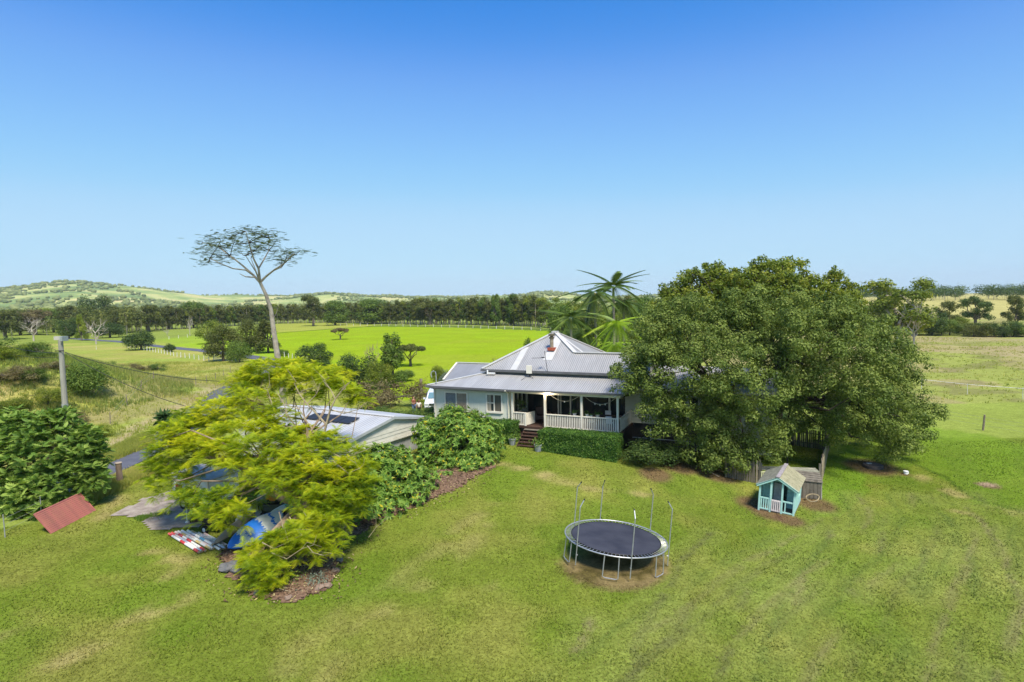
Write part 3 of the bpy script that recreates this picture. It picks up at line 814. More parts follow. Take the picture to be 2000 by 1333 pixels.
# left enclosed room with front wall
FY = .3
def wall_open(name, x0, x1, z0, z1, y0, y1, holes, m):
    """wall along x with rectangular openings"""
    mb = MB(); xs = sorted({x0, x1, *[h[0] for h in holes], *[h[1] for h in holes]})
    for a, b in zip(xs[:-1], xs[1:]):
        hs_ = [h for h in holes if h[0] < (a + b) / 2 < h[1]]
        if not hs_: mb.span((a, y0, z0), (b, y1, z1))
        else:
            h = hs_[0]; mb.span((a, y0, z0), (b, y1, h[2])); mb.span((a, y0, h[3]), (b, y1, z1))
    return mb.build(name, m, H_)
wall_open('wall', -14.85, -8.5, GZ, zl - .2, FY, FY + .12, [(-13.95, -11.85, 2.55, 4.05), (-10.3, -8.95, 2.6, 4.05)], WALL)
for xx in (-14.0, -12.9, -11.55, -11.0, -10.6):
    hb('cover_strip', (xx - .02, FY - .015, 1.0 if xx in (-11.55, -11.0) else 4.12), (xx + .02, FY - .001, zl - .22), WALL)
hb('corner_board', (-14.93, FY - .03, GZ), (-14.78, FY - .002, zl - .22), CREAM)
hb('wall', (-14.85, FY + .121, GZ), (-14.73, 9.0, zl - .2), WALL)
def window(x0, x1, z0, z1, y, kind):
    fr = MB(); w = .13
    fr.span((x0 - w, y - .05, z0 - w), (x0, y + .05, z1 + w)); fr.span((x1, y - .05, z0 - w), (x1 + w, y + .05, z1 + w))
    fr.span((x0, y - .05, z1), (x1, y + .05, z1 + w)); fr.span((x0 - .02, y - .09, z0 - w - .02), (x1 + .02, y + .05, z0))
    wd = fr.build('window', CREAM, H_)
    mid = (x0 + x1) / 2; zm = (z0 + z1) / 2
    MB().span((mid - .045, y - .03, z0), (mid + .045, y + .03, z1)).build('mullion', CREAM, wd)
    if kind == 'shutter':
        for s in (0, 1):
            a, b = (x0, mid - .05) if s == 0 else (mid + .05, x1)
            MB().span((a, y + .035, z0), (b, y + .045, z1)).build('pane', GLASS if s == 0 else mat('warm lit room', (.35, .2, .1), .8, (.06, .04, .03), 1.5), wd)
            k = 15
            for i in range(k):
                zc = z0 + (i + .5) * (z1 - z0) / k
                MB().box(((a + b) / 2, y + .01, zc), (b - a - .06, .05, .045), 0, Matrix.Rotation(R(30), 3, 'X')).build('louvre', mat_louv[s], wd)
            MB().span((a, y + .012, zm - .03), (b, y + .03, zm + .03)).build('sash_rail', CREAM, wd)
    else:
        MB().span((x0, y + .03, z0), (x1, y + .04, z1)).build('pane', GLASS, wd)
        MB().span((x0 + .05, y - .005, z0 + .02), (mid - .28, y + .02, z1)).build('curtain', CURTAIN, wd)
        MB().span((mid + .1, y - .003, z0 + .02), (x1 - .1, y + .022, z1)).build('curtain', mat('dark olive curtain', (.13, .115, .09), .9, (.09, .08, .06), 4, stretch=(6, 6, .2)), wd)
        MB().span((x0, y - .02, zm - .025), (mid, y + .02, zm + .025)).build('sash_rail', CREAM, wd)
mat_louv = [mat('grey shutter louvre', (.33, .35, .36), .6), mat('warm shutter louvre', (.52, .42, .32), .6)]
window(-13.82, -11.98, 2.6, 3.95, FY - .02, 'shutter')
window(-10.2, -9.05, 2.72, 3.95, FY - .02, 'sash')
# downpipes
for xx in (-14.8, -8.45):
    MB().tube([(xx, -.3, zl - .14), (xx, -.1, zl - .22), (xx, FY - .12, zl - .4), (xx, FY - .12, GZ + .1)], .045, 8).build('downpipe', CREAM, H_)
MB().tube([(-.18, -.08, zl - .14), (-.3, -.02, zl - .2), (-.45, .1, zl - .3)], .05, 8).build('downpipe', WHITE, H_)
# gooseneck vent and roof fittings at the left eave
MB().tube([(-14.4, -.15, zl), (-14.4, -.15, zl + .85), (-14.45, -.15, zl + 1.05), (-14.62, -.15, zl + 1.12), (-14.8, -.15, zl + 1.02), (-14.86, -.15, zl + .85), (-14.8, -.15, zl + .6)], .035, 8).build('gooseneck_pipe', STEEL, H_)
MB().box((-7.5, 2.1, 5.75), (.42, .16, .62)).build('antenna_box', CREAM, H_)
MB().tube([(-7.5, 2.1, 5.45), (-7.5, 2.15, 5.2)], .04, 6).tube([(-7.5, 2.12, 5.35), (-7.9, 1.5, 4.98)], .02, 4).tube([(-7.5, 2.12, 5.35), (-7.1, 1.9, 5.1)], .02, 4).build('antenna_bracket', BLACKM, H_)
am = MB().tube([(-6.05, 2.32, 5.35), (-6.3, 2.32, 7.15)], .022, 5)
am.tube([(-6.24, 2.32, 6.65), (-7.25, 2.1, 6.62)], .015, 4)
for k in range(5): am.tube([(-6.35 - k * .06, 2.1, 6.66), (-6.35 - k * .06, 2.5, 6.64)], .012, 4)
am.box((-6.42, 2.3, 6.68), (.2, .1, .06)); am.build('television_antenna', BLACKM, H_)
MB().box((-10.75, 2.1, 5.35), (.7, .12, .1)).tube([(-11.0, 2.0, 5.3), (-11.0, 2.0, 5.6)], .06, 8).build('roof_vent', WHITE, H_)
# verandah: deck, posts, beam, back wall with doors
hb('deck', (-8.4, .1, DECK - .14), (.1, 3.9, DECK), DARKTIMBER)
hb('deck_skirt', (-8.35, .28, GZ), (.0, .34, DECK - .15), DARKTIMBER)
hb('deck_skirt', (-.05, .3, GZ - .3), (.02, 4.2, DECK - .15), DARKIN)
hb('beam', (-8.35, .18, 4.2), (.02, .3, 4.42), CREAM)
hb('beam', (-.1, .31, 4.2), (.02, 3.9, 4.42), CREAM)
for x, w in ((-8.1, .16), (-5.52, .15), (-2.76, .14), (-.18, .15)):
    hb('post', (x - w / 2, .16, DECK), (x + w / 2, .31, 4.21), CREAM)
hb('ceiling', (-8.4, .32, 4.36), (-.12, 3.8, 4.4), CREAM)
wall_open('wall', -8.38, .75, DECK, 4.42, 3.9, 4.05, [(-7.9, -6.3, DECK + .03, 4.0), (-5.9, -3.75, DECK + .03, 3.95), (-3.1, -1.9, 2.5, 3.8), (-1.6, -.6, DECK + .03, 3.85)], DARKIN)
hb('wall_lining', (-.45, 3.86, DECK), (.74, 3.898, 5.3), WALL2)
for i in range(14):
    z = DECK + .02 + i * .24
    MB().slab([(-.5, 3.79, z), (.72, 3.79, z), (.72, 3.858, z + .24), (-.5, 3.858, z + .24)], .02).build('weatherboard', WALL2, H_)
for x in (-5.75, -5.55, -4.75, -3.95):
    hb('door_post', (x - .05, 3.72, DECK), (x + .05, 3.85, 4.05), CREAM if x != -5.55 else WALL2)
hb('glass_door', (-5.9, 3.92, DECK + .03), (-3.75, 3.95, 3.95), GLASS)
hb('glass_door', (-7.9, 3.92, DECK + .03), (-6.3, 3.95, 4.0), GLASS)
hb('door_frame', (-6.9, 3.74, DECK), (-6.78, 3.86, 4.0), WHITE)
hb('glass_door', (-1.6, 3.92, DECK + .03), (-.6, 3.95, 3.85), GLASS)
hb('window_pane', (-3.1, 3.92, 2.5), (-1.9, 3.95, 3.8), GLASS)
hb('door_post', (-1.75, 3.74, DECK), (-1.62, 3.86, 4.0), CREAM)
# side wall of enclosed room facing the deck, with a wide window
mb = MB(); mb.span((-8.5, FY + .121, DECK - .2), (-8.38, 1.2, 4.42)); mb.span((-8.5, 1.2, DECK - .2), (-8.38, 3.6, 2.55)); mb.span((-8.5, 1.2, 4.1), (-8.38, 3.6, 4.42)); mb.span((-8.5, 3.6, DECK - .2), (-8.38, 3.9, 4.42))
mb.build('wall', WALL, H_)
fr = MB(); fr.span((-8.44, 1.08, 2.43), (-8.33, 1.2, 4.2)); fr.span((-8.44, 3.6, 2.43), (-8.33, 3.72, 4.2)); fr.span((-8.44, 1.2, 2.43), (-8.3, 3.6, 2.55)); fr.span((-8.44, 1.2, 4.1), (-8.33, 3.6, 4.2))
wd = fr.build('window', CREAM, H_)
MB().span((-8.47, 1.2, 2.55), (-8.45, 3.6, 4.1)).build('pane', GLASS, wd)
for y in (1.95, 2.75): MB().span((-8.43, y - .03, 2.55), (-8.36, y + .03, 4.1)).build('mullion', CREAM, wd)
# balustrades: rails and every baluster
base_bal = MB().span((-.034, -.015, 0), (.034, .015, .86)).mesh('baluster', CREAM)
def balustrade(x0, y0, x1, y1, n, z=DECK, step=None):
    a = np.array((x0, y0, 0.)); b = np.array((x1, y1, 0.)); ang = math.atan2(y1 - y0, x1 - x0)
    rl = MB().bar(a + (0, 0, z + .95), b + (0, 0, z + .95), .1, .07).build('handrail', CREAM, H_)
    MB().bar(a + (0, 0, z + .06), b + (0, 0, z + .06), .06, .06).build('bottom_rail', CREAM, H_)
    for i in range(n):
        p = a + (b - a) * (i + .5) / n
        link('baluster', base_bal, H_, (p[0], p[1], z + .07), ang)
balustrade(-5.43, .22, -2.85, .22, 20); balustrade(-2.67, .22, -.28, .22, 18)
balustrade(-8.0, .22, -7.15, .22, 6)
balustrade(-.04, .36, -.04, 3.75, 24)
hb('newel_post', (-7.13, .16, DECK - .1), (-7.0, .3, DECK + .98), CREAM)
# solid gate standing open at the head of the steps
MB().bar((-6.98, .3, DECK + .5), (-6.75, 1.25, DECK + .5), .05, .9).build('verandah_gate', CREAM, H_)
# front steps
st_y0 = .08
for i in range(7):
    z = DECK - .17 * (i + 1); y = st_y0 - .28 * (i + .5)
    hb('step_tread', (-7.05 + .02 * i, y - .15, z - .05), (-5.72 + .05 * i, y + .15, z), WOODGREY if i == 0 else DARKTIMBER)
for x in (-7.05, -5.65):
    MB().bar((x, st_y0, DECK - .25), (x, st_y0 - 2.0, DECK - .25 - 1.22), .06, .22).build('step_stringer', DARKTIMBER, H_)
# lit festoon bulb on the beam and string lights
bulb = MB().lathe([(.01, -.07), (.06, -.04), (.07, 0), (.05, .05), (.02, .08)], (-5.27, .12, 4.3), 10).build('lamp_bulb', emis('lit bulb', (1, .86, .66), 60), H_)
ld = bpy.data.lights.new('bulb_light', 'POINT'); ld.energy = 25; ld.color = (1, .82, .6); ld.shadow_soft_size = .08
lo_ = bpy.data.objects.new('bulb_light', ld); COL.objects.link(lo_); lo_.parent = H_; lo_.location = (-5.27, -.03, 4.25)
CORD = mat('pale cord', (.45, .42, .34), .8)
def festoon(x0, x1, y0, y1, z, sag, bulbs, lab):
    pts = [(x0 + (x1 - x0) * t, y0 + (y1 - y0) * t, z - sag * 4 * t * (1 - t)) for t in np.linspace(0, 1, 13)]
    me = MB().tube(pts, .018, 4); o = me.build('string_lights', CORD)
    o.parent = None; o.location = (7.26, 39.8, 0); o.rotation_euler = (0, 0, -R(24)); tag(o, lab, 'string lights')
    for t in bulbs:
        i = int(t * 12); MB().lathe([(.01, -.1), (.04, -.07), (.045, -.02), (.02, .02)], pts[i], 8).build('bulb', POTW, o)
festoon(-5.2, -3.05, .5, .5, 4.15, .42, [.5], 'string of garden lights sagging between first and second verandah posts')
festoon(-2.6, -.4, .5, .5, 4.15, .5, [.35, .5, .7], 'string of garden lights with round bulbs near the right verandah corner')
# right wing glimpsed through the big tree
hb('wall', (.7, 4.06, GZ - .4), (9.5, 11.0, 4.45), WALL2)
for i in range(15):
    z = DECK + .0 + i * .18
    MB().slab([(.74, 3.99, z), (4.8, 3.99, z), (4.8, 4.05, z + .18), (.74, 4.05, z + .18)], .015).build('weatherboard', WALL2, H_)
MB().slab([(.3, 3.4, 4.5), (9.9, 3.4, 4.5), (9.9, 7.5, 5.75), (.3, 7.5, 5.75)], .06).build('roof', corrugated('bright wing roof', (.62, .61, .60), 0, .16, .05), H_)
MB().slab([(.3, 7.5, 5.75), (9.9, 7.5, 5.75), (9.9, 11.6, 4.5), (.3, 11.6, 4.5)], .06).build('roof', ROOFW, H_)
hb('gutter', (.3, 3.28, 4.38), (9.9, 3.4, 4.5), CREAM)
for x in (3.2, 4.0, 4.8):
    fr = MB(); fr.span((x, 3.9, DECK), (x + .1, 3.98, 4.0)); fr.span((x + .7, 3.9, DECK), (x + .8, 3.98, 4.0)); fr.span((x + .1, 3.9, 3.9), (x + .7, 3.98, 4.0)); fr.span((x + .1, 3.9, DECK), (x + .7, 3.98, DECK + .2))
    d_ = fr.build('french_door', WHITE, H_); MB().span((x + .1, 3.93, DECK + .2), (x + .7, 3.95, 3.9)).build('pane', GLASS, d_)
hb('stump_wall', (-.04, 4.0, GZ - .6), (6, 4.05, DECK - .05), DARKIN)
MB().tube([(1.6, 2.6, .2), (1.6, 2.6, 1.75)], .04, 8).build('handrail_post', WHITE, H_)
MB().tube([(.3, 2.6, 1.0), (4.4, 2.6, 1.0)], .025, 6).build('ramp_rail', STEEL, H_)

def at_house(x, y, z): return tuple(HF.w((x, y, z)))
# verandah furniture (own things, standing on the deck)
def hthing(name, label, cat, x, y, z=DECK, rot=0, group=None):
    p = at_house(x, y, z); return thing(name, label, cat, (p[0], p[1], z), -R(24) + rot, group)
LEATHER = mat('dark brown leather', (.075, .04, .035), .4); RUGC = mat('dark throw', (.10, .10, .11), .9)
ac = hthing('armchair', 'dark brown armchair on the verandah just inside the open gate', 'armchair', -6.6, 2.4, rot=.5)
MB().span((-.45, -.4, .15), (.45, .35, .45)).build('seat', LEATHER, ac); MB().span((-.45, .3, .3), (.45, .5, 1.0)).build('backrest', LEATHER, ac)
for s in (-1, 1): MB().span((s * .55 - .1, -.45, .1), (s * .55 + .1, .45, .66)).build('armrest', LEATHER, ac)
for s in (-1, 1):
    for t in (-1, 1): MB().span((s * .5 - .03, t * .38 - .03, 0), (s * .5 + .03, t * .38 + .03, .15)).build('leg', BLACKM, ac)
tb = hthing('dining_table', 'dark outdoor dining table under the verandah by the right corner', 'table', -1.6, 2.0)
MB().span((-1.2, -.5, .70), (1.2, .5, .75)).build('table_top', mat('dark table top', (.10, .07, .06), .5), tb)
for s in (-1, 1):
    for t in (-1, 1): MB().span((s * 1.1 - .04, t * .42 - .04, 0), (s * 1.1 + .04, t * .42 + .04, .7)).build('leg', BLACKM, tb)
for k, (x, y, rz, lb) in enumerate([(-2.4, 1.1, math.pi, 'white seated dining chair at the left end of the front side of the verandah table'),
                                    (-1.0, 1.1, math.pi, 'white seated dining chair at the right end of the front side of the verandah table'),
                                    (-1.6, 2.85, 0, 'white backed dining chair behind the verandah table, nearest the back wall')]):
    c_ = hthing('dining_chair', lb, 'chair', x, y, rot=rz, group='chairs around the verandah table')
    MB().span((-.22, -.22, .43), (.22, .22, .47)).build('seat', WHITE, c_); MB().span((-.22, .18, .5), (.22, .22, .95)).build('backrest', WHITE, c_)
    for s in (-1, 1):
        for t in (-1, 1): MB().span((s * .19 - .02, t * .19 - .02, 0), (s * .19 + .02, t * .19 + .02, .43)).build('leg', BLACKM, c_)
bn = hthing('plant_bench', 'low dark timber bench behind the verandah balustrade carrying white pots', 'bench', -2.6, .75)
MB().span((-1.3, -.2, .72), (1.3, .2, .78)).build('seat', DARKTIMBER, bn)
for s in (-1.2, 0, 1.2): MB().span((s - .04, -.18, 0), (s + .04, .18, .72)).build('leg', DARKTIMBER, bn)

def small_plant(par, n, r, h, m, L=.18, z0=0.0, aspect=.4):
    P = rng.normal(size=(n, 3)) * (r * .5, r * .5, h * .3) + (0, 0, z0 + h * .5)
    N = unit(P - (0, 0, z0) + rng.normal(size=(n, 3)) * .3)
    return link('foliage', leaves_mesh('foliage', P, N, L * rng.uniform(.7, 1.3, n), L * aspect, m), par)
for x, dz, lb in [(-3.45, 0, 'small white pot with a trailing plant, left end of the verandah bench'), (-2.55, 0, 'white pot behind the second verandah post on the bench'),
                  (-1.75, 0, 'white pot with a plant at the right end of the verandah bench'), (.0, 0, 'x')]:
    if lb == 'x': continue
    p_ = hthing('plant_pot', lb, 'plant pot', x, .75, DECK + .78)
    MB().lathe([(.09, 0), (.14, .26), (.15, .28)], (0, 0, 0), 12).build('pot', POTW, p_); small_plant(p_, 60, .3, .3, LM['hedge'], .14, .22)
# two grey pots with shrubs at the foot of the steps
for x, y, lb in [(-7.55, -1.15, 'grey concrete pot with a leafy shrub left of the front steps'), (-5.15, -2.2, 'grey concrete pot with a small shrub right of the front steps')]:
    w = at_house(x, y, 0); z = zt(w[0], w[1]) - .02
    p_ = thing('plant_pot', lb, 'plant pot', (w[0], w[1], z), -R(24))
    MB().lathe([(.20, 0), (.27, .42), (.29, .44), (.29, .5), (.24, .5), (.22, .44)], (0, 0, 0), 12).build('pot', POTM, p_); small_plant(p_, 220, .5, .5, LM['broad'], .15, .4)
# hanging basket on the side wall window and potted plant
hb_ = hthing('hanging_basket', 'dark hanging basket plant in front of the enclosed room window', 'hanging basket', -7.7, .9, 3.2)
small_plant(hb_, 160, .45, .6, LM['darkbush'], .2, -.2); MB().tube([(0, 0, .2), (0, 0, 1.05)], .012, 4).build('chain', BLACKM, hb_)
MB().lathe([(.05, -.15), (.2, 0), (.22, .1)], (0, 0, 0), 10).build('bowl', BLACKM, hb_)

# hedges -----------------------------------------------------------
def hedge(name, label, pts, w, ztop, m, L, n_per, group='clipped green hedges along the front of the house', wob=.06):
    """clipped hedge along a polyline: dense box of leaves round a dark twig core"""
    root = thing(name, label, 'hedge', (*pts[0], zt(*pts[0])), 0, group); ox, oy, oz = root.location
    P = []; N = []; core = MB()
    for (x0, y0), (x1, y1) in zip(pts[:-1], pts[1:]):
        Ln = math.hypot(x1 - x0, y1 - y0); tx, ty = (x1 - x0) / Ln, (y1 - y0) / Ln; nx_, ny_ = -ty, tx
        g0 = zt((x0 + x1) / 2, (y0 + y1) / 2)
        n = int(n_per * Ln)
        s = rng.random(n) * Ln; face = rng.choice(5, n, p=[.36, .16, .32, .08, .08])
        a = rng.uniform(-w / 2, w / 2, n); gz_ = T(x0 + tx * s, y0 + ty * s); zz = gz_ + rng.random(n) * (ztop - gz_)
        a = np.where(face == 0, -w / 2, np.where(face == 1, w / 2, a)); zz = np.where(face == 2, ztop, zz)
        s = np.where(face == 3, 0, np.where(face == 4, Ln, s))
        nn = np.zeros((n, 3)); nn[face == 0] = (-nx_, -ny_, .15); nn[face == 1] = (nx_, ny_, .15); nn[face == 2] = (0, 0, 1); nn[face == 3] = (-tx, -ty, .15); nn[face == 4] = (tx, ty, .15)
        bump = (vnoise(s * 1.0 + x0, zz + a, .5, 5) - .5) * wob * 2.4
        q = np.stack([x0 + tx * s + nx_ * a, y0 + ty * s + ny_ * a, zz], -1) + nn * bump[:, None] - nn * rng.random((n, 1)) ** 2 * .16 + rng.normal(size=(n, 3)) * .035
        P.append(q - (ox, oy, oz)); N.append(unit(nn + rng.normal(size=(n, 3)) * .55))
        core.slab([(x0 - ox + nx_ * (w / 2 - .16) + tx * .15, y0 - oy + ny_ * (w / 2 - .16) + ty * .15, ztop - .15 - oz), (x0 - ox - nx_ * (w / 2 - .16) + tx * .15, y0 - oy - ny_ * (w / 2 - .16) + ty * .15, ztop - .15 - oz),
                   (x1 - ox - nx_ * (w / 2 - .16) - tx * .15, y1 - oy - ny_ * (w / 2 - .16) - ty * .15, ztop - .15 - oz), (x1 - ox + nx_ * (w / 2 - .16) - tx * .15, y1 - oy + ny_ * (w / 2 - .16) - ty * .15, ztop - .15 - oz)], ztop - g0 + .1)
    P = np.vstack(P); N = np.vstack(N); n = len(P)
    link('foliage', leaves_mesh('foliage', P, N, L * rng.uniform(.7, 1.3, n), L * .55, m), root)
    core.build('twigs', BARK_D, root); return root
def hw(x, y): return at_house(x, y, 0)[:2]
hedge('hedge', 'large clipped hedge in front of the verandah balustrade, right of the steps', [hw(-5.1, -1.35), hw(.35, -1.55)], 1.6, 2.02, LM['hedge'], .085, 9000)
hedge('hedge', 'smaller clipped hedge left of the front steps below the sash window', [hw(-10.6, -.1), hw(-7.6, -.35)], 1.5, 2.15, LM['hedge'], .085, 7000)

# ================================================================== SHED
SW = mat('cream shed cladding', (.66, .63, .54), .65, (.56, .53, .44), 2, stretch=(1, 1, 3))
shed_ang = math.atan2(6.84, 3.95)          # gable end runs along this direction
# local frame: x along the gable end (near corner -> far corner), y along the ridge (to the left/back)
sh = thing('shed', 'long low shed with white gable roof and cream end wall, behind the golden tree', 'shed', (-9.95, 35.0, 0), shed_ang)
SWd, SLn, ze, zrg, zg = 7.9, 10.6, 2.78, 3.52, .45
RS = corrugated('white shed roof', (.76, .77, .80), 0, .2, .05); RS2 = corrugated('white shed roof ribs', (.76, .77, .80), 0, .2, .05)
e_ = .15
MB().slab([(-e_, -e_, ze), (SWd / 2, -e_, zrg), (SWd / 2, SLn, zrg), (-e_, SLn, ze)], .06).build('roof', corrugated('white shed roof left', (.66, .65, .63), 1, .25, .06), sh)
MB().slab([(SWd / 2, -e_, zrg), (SWd + e_, -e_, ze), (SWd + e_, SLn, ze), (SWd / 2, SLn, zrg)], .06).build('roof', corrugated('white shed roof right', (.66, .65, .63), 1, .25, .06), sh)
MB().bar((SWd / 2, -e_, zrg + .03), (SWd / 2, SLn, zrg + .03), .3, .04).build('ridge_cap', CAP, sh)
for a, b in (((-e_, -e_ - .02, ze - .06), (SWd / 2, -e_ - .02, zrg - .06)), ((SWd / 2, -e_ - .02, zrg - .06), (SWd + e_, -e_ - .02, ze - .06))):
    MB().bar(a, b, .05, .17).build('barge_board', mat('grey barge flashing', (.42, .44, .43), .6), sh)
m = MB(); m.slab([(0, 0, ze - .75), (SWd, 0, ze - .75), (SWd, 0, ze - .02), (SWd / 2, 0, zrg - .08), (0, 0, ze - .02)], .06); m.build('gable_wall', SW, sh)
for i in range(3):
    z = ze - .72 + i * .235; 
    hw_ = SWd / 2 if z < ze else SWd / 2 * (zrg - z) / (zrg - ze)
    MB().slab([(SWd / 2 - hw_ + .05, -.03, z), (SWd / 2 + hw_ - .05, -.03, z), (SWd / 2 + hw_ - .05, -.008, z + .24), (SWd / 2 - hw_ + .05, -.008, z + .24)], .008).build('cladding_board', SW, sh) if hw_ > .6 else None
MB().span((0, .08, zg - .4), (SWd, .16, ze - .75)).build('lower_wall', mat('grey shed wall', (.40, .40, .38), .8, (.3, .3, .29), 2), sh)
MB().span((-.02, -.1, ze - .85), (SWd + .02, .2, ze - .75)).build('band', SW, sh)
MB().span((0, .2, zg - .4), (.1, SLn - .2, ze - .05)).build('side_wall', SW, sh)
MB().span((SWd - .1, .2, zg - .4), (SWd, SLn - .2, ze - .05)).build('side_wall', SW, sh)
MB().slab([(0, SLn - .2, zg - .4), (SWd, SLn - .2, zg - .4), (SWd, SLn - .2, ze - .02), (SWd / 2, SLn - .2, zrg - .08), (0, SLn - .2, ze - .02)], .06).build('gable_wall', SW, sh)
# solar panel lying on the near roof slope
slp = (zrg - ze) / (SWd / 2 + e_)
def onshed(x, y, up): return np.array((x, y, ze + (x + e_) * slp + up))
so = thing('solar_panel', 'dark solar panel array lying on the white shed roof behind bare twigs', 'solar panel', (-9.95, 35.0, 0), shed_ang)
SOL = glass('solar cell glass', (.02, .02, .022), .5)
for i in range(4):
    y0 = 2.0 + i * 1.05
    MB().slab([onshed(2.0, y0, .12), onshed(3.0, y0, .12), onshed(3.0, y0 + 1.0, .12), onshed(2.0, y0 + 1.0, .12)], .04).build('panel', SOL, so)
MB().bar(onshed(2.2, 1.95, .07), onshed(2.2, 6.2, .07), .05, .05).bar(onshed(2.8, 1.95, .07), onshed(2.8, 6.2, .07), .05, .05).build('rail', STEEL, so)
MB().slab([(XW - .35, yu + .3, 4.6), (XW - .35, 2 * yr - yu - .3, 4.6), (XW - .35, 2 * yr - yu - .3, zu), (XW - .35, yr, zr - .1), (XW - .35, yu + .3, zu)], .1).build('gable_wall', WALL2, H_)

# ================================================================== TRAMPOLINE
tx, ty = 4.14, 24.2; tilt = math.atan(.10)
tp = thing('trampoline', 'large round trampoline with black mat, steel ring and six bare net poles', 'trampoline', (tx, ty, zt(tx, ty)))
tp.rotation_euler = (R(-1.0), tilt, R(8))
RT = 2.13; HM = .88
def ringpts(r, z, n=64): return [(r * math.cos(t), r * math.sin(t), z) for t in np.linspace(0, 2 * math.pi, n + 1)]
MB().tube(ringpts(RT, HM), .03, 8, cap=False).build('frame_ring', STEEL, tp, smooth=True)
MATM = mat('black woven mat', (.035, .036, .048), .6, (.055, .056, .07), 1.2, .1, 80)
mt_ = MB().lathe([(RT - .26, HM - .012), (RT - .26, HM), (.01, HM - .004)], (0, 0, 0), 64).build('jumping_mat', MATM, tp)
MB().tube(ringpts(RT - .27, HM), .018, 5, cap=False).build('mat_edge', BLACKM, tp)
spr = MB().tube([(RT - .25, 0, HM), (RT - .03, 0, HM - .005)], .012, 5).mesh('spring', STEEL)
for i in range(80): link('spring', spr, tp, None, 2 * math.pi * i / 80)
pol = MB().tube([(RT + .06, 0, .1), (RT + .06, 0, 2.45), (RT - .12, 0, 2.72)], .022, 6).tube([(RT + .0, 0, .5), (RT + .07, 0, .5)], .03, 6).mesh('net_pole', STEEL)
capm = MB().tube([(RT - .11, 0, 2.70), (RT - .15, 0, 2.76)], .027, 6).mesh('pole_cap', BLACKM)
legm = MB().tube([(RT - .02, -.28, HM), (RT + .02, -.30, .04), (RT + .02, -.2, .0), (RT + .02, .2, .0), (RT + .02, .30, .04), (RT - .02, .28, HM)], .022, 6).mesh('leg', STEEL)
# net poles where the photograph shows them
for px_, py_ in [(1103, 1020), (1128, 1075), (1170, 1015), (1228, 1092), (1262, 1028), (1297, 1060)]:
    g = atz(px_, py_, zt(tx, ty) + HM); a_ = math.atan2(g[1] - ty, g[0] - tx) - R(8)
    p_ = link('net_pole', pol, tp, None, a_); link('pole_cap', capm, p_)
for k in range(6): link('leg', legm, tp, None, R(60 * k + 8))

# ================================================================== PLAYHOUSE
AQUA = mat('aqua painted timber', (.45, .72, .65), .65, (.38, .64, .58), 3)
AQUAD = mat('aqua wall boards', (.42, .70, .65), .7, (.35, .61, .57), 3)
PGATE = mat('off white painted gate', (.75, .68, .66), .6, (.66, .58, .56), 6)
SHIN_L = mat('weathered roof board shaded slope', (.21, .21, .165), .9, (.13, .135, .11), 5, .3, 25)  # left slope: greyer, shaded look painted into the board colour
SHIN_R = mat('weathered roof board sunlit slope', (.36, .335, .22), .9, (.24, .23, .14), 5, .3, 25)  # right slope: brighter yellow of sunlight painted into the board colour
po = G(1480, 996)
ph = thing('playhouse', 'small aqua timber playhouse with boarded gabled roof, porch rails and white gate', 'playhouse', (po[0], po[1], po[2] - .02), -R(33))
ph.rotation_euler = (0, R(3.2), -R(33))
W_, D_, EH, AH = 1.8, 2.75, 1.5, 2.02
def pb(name, a, b, m): return MB().span(a, b).build(name, m, ph)
pb('floor', (0, 0, .06), (W_, D_, .13), WOODGREY)
for x in (.04, .60, 1.16, W_ - .04):
    zt_p = EH + (AH - EH) * (1 - abs(x - W_ / 2) / (W_ / 2)) - .04
    pb('post', (x - .045, -.02, 0), (x + .045, .07, zt_p), AQUA)
PB = .95                                     # porch depth
def pwall(x0, x1, y0, y1, z0, z1, n, ax):
    for i in range(n):
        a = z0 + (z1 - z0) * i / n; b = z0 + (z1 - z0) * (i + 1) / n - .008
        if ax == 0: pb('wall_board', (x0, y0, a), (x1, y1, b), AQUAD)
        else: pb('wall_board', (x0, y0, a), (x1, y1, b), AQUAD)
pwall(.02, .05, .10, D_, .13, EH - .02, 9, 1)
# right wall with a window opening
for i in range(9):
    a = .13 + (EH - .15) * i / 9; b = .13 + (EH - .15) * (i + 1) / 9 - .008
    if 4 <= i <= 7:
        pb('wall_board', (W_ - .05, .10, a), (W_ - .02, 1.35, b), AQUAD); pb('wall_board', (W_ - .05, 1.95, a), (W_ - .02, D_, b), AQUAD)
    else: pb('wall_board', (W_ - .05, .10, a), (W_ - .02, D_, b), AQUAD)
wf = MB().span((W_ - .06, 1.3, .68), (W_ + .01, 1.36, 1.32)).span((W_ - .06, 1.94, .68), (W_ + .01, 2.0, 1.32)).span((W_ - .06, 1.36, 1.26), (W_ + .01, 1.94, 1.32)).span((W_ - .06, 1.36, .68), (W_ + .01, 1.94, .74)).build('window', AQUA, ph)
MB().span((W_ - .045, 1.36, .74), (W_ - .035, 1.94, 1.26)).build('pane', GLASS, wf)
for i in range(9):
    a = .13 + (EH - .15) * i / 9; b = .13 + (EH - .15) * (i + 1) / 9 - .008
    pb('wall_board', (.05, PB, a), (.56, PB + .03, b), AQUAD); pb('wall_board', (1.28, PB, a), (W_ - .05, PB + .03, b), AQUAD)
pb('door', (.60, PB - .01, .14), (1.1, PB + .02, 1.42), mat('faded grey door', (.50, .50, .50), .8, (.38, .37, .38), 5))
MB().slab([(.05, PB + .04, EH - .03), (W_ - .05, PB + .04, EH - .03), (W_ / 2, PB + .04, AH - .05)], .03).build('gable_wall', AQUAD, ph)
MB().span((.05, D_ - .03, .13), (W_ - .05, D_, EH)).build('back_wall', AQUAD, ph)
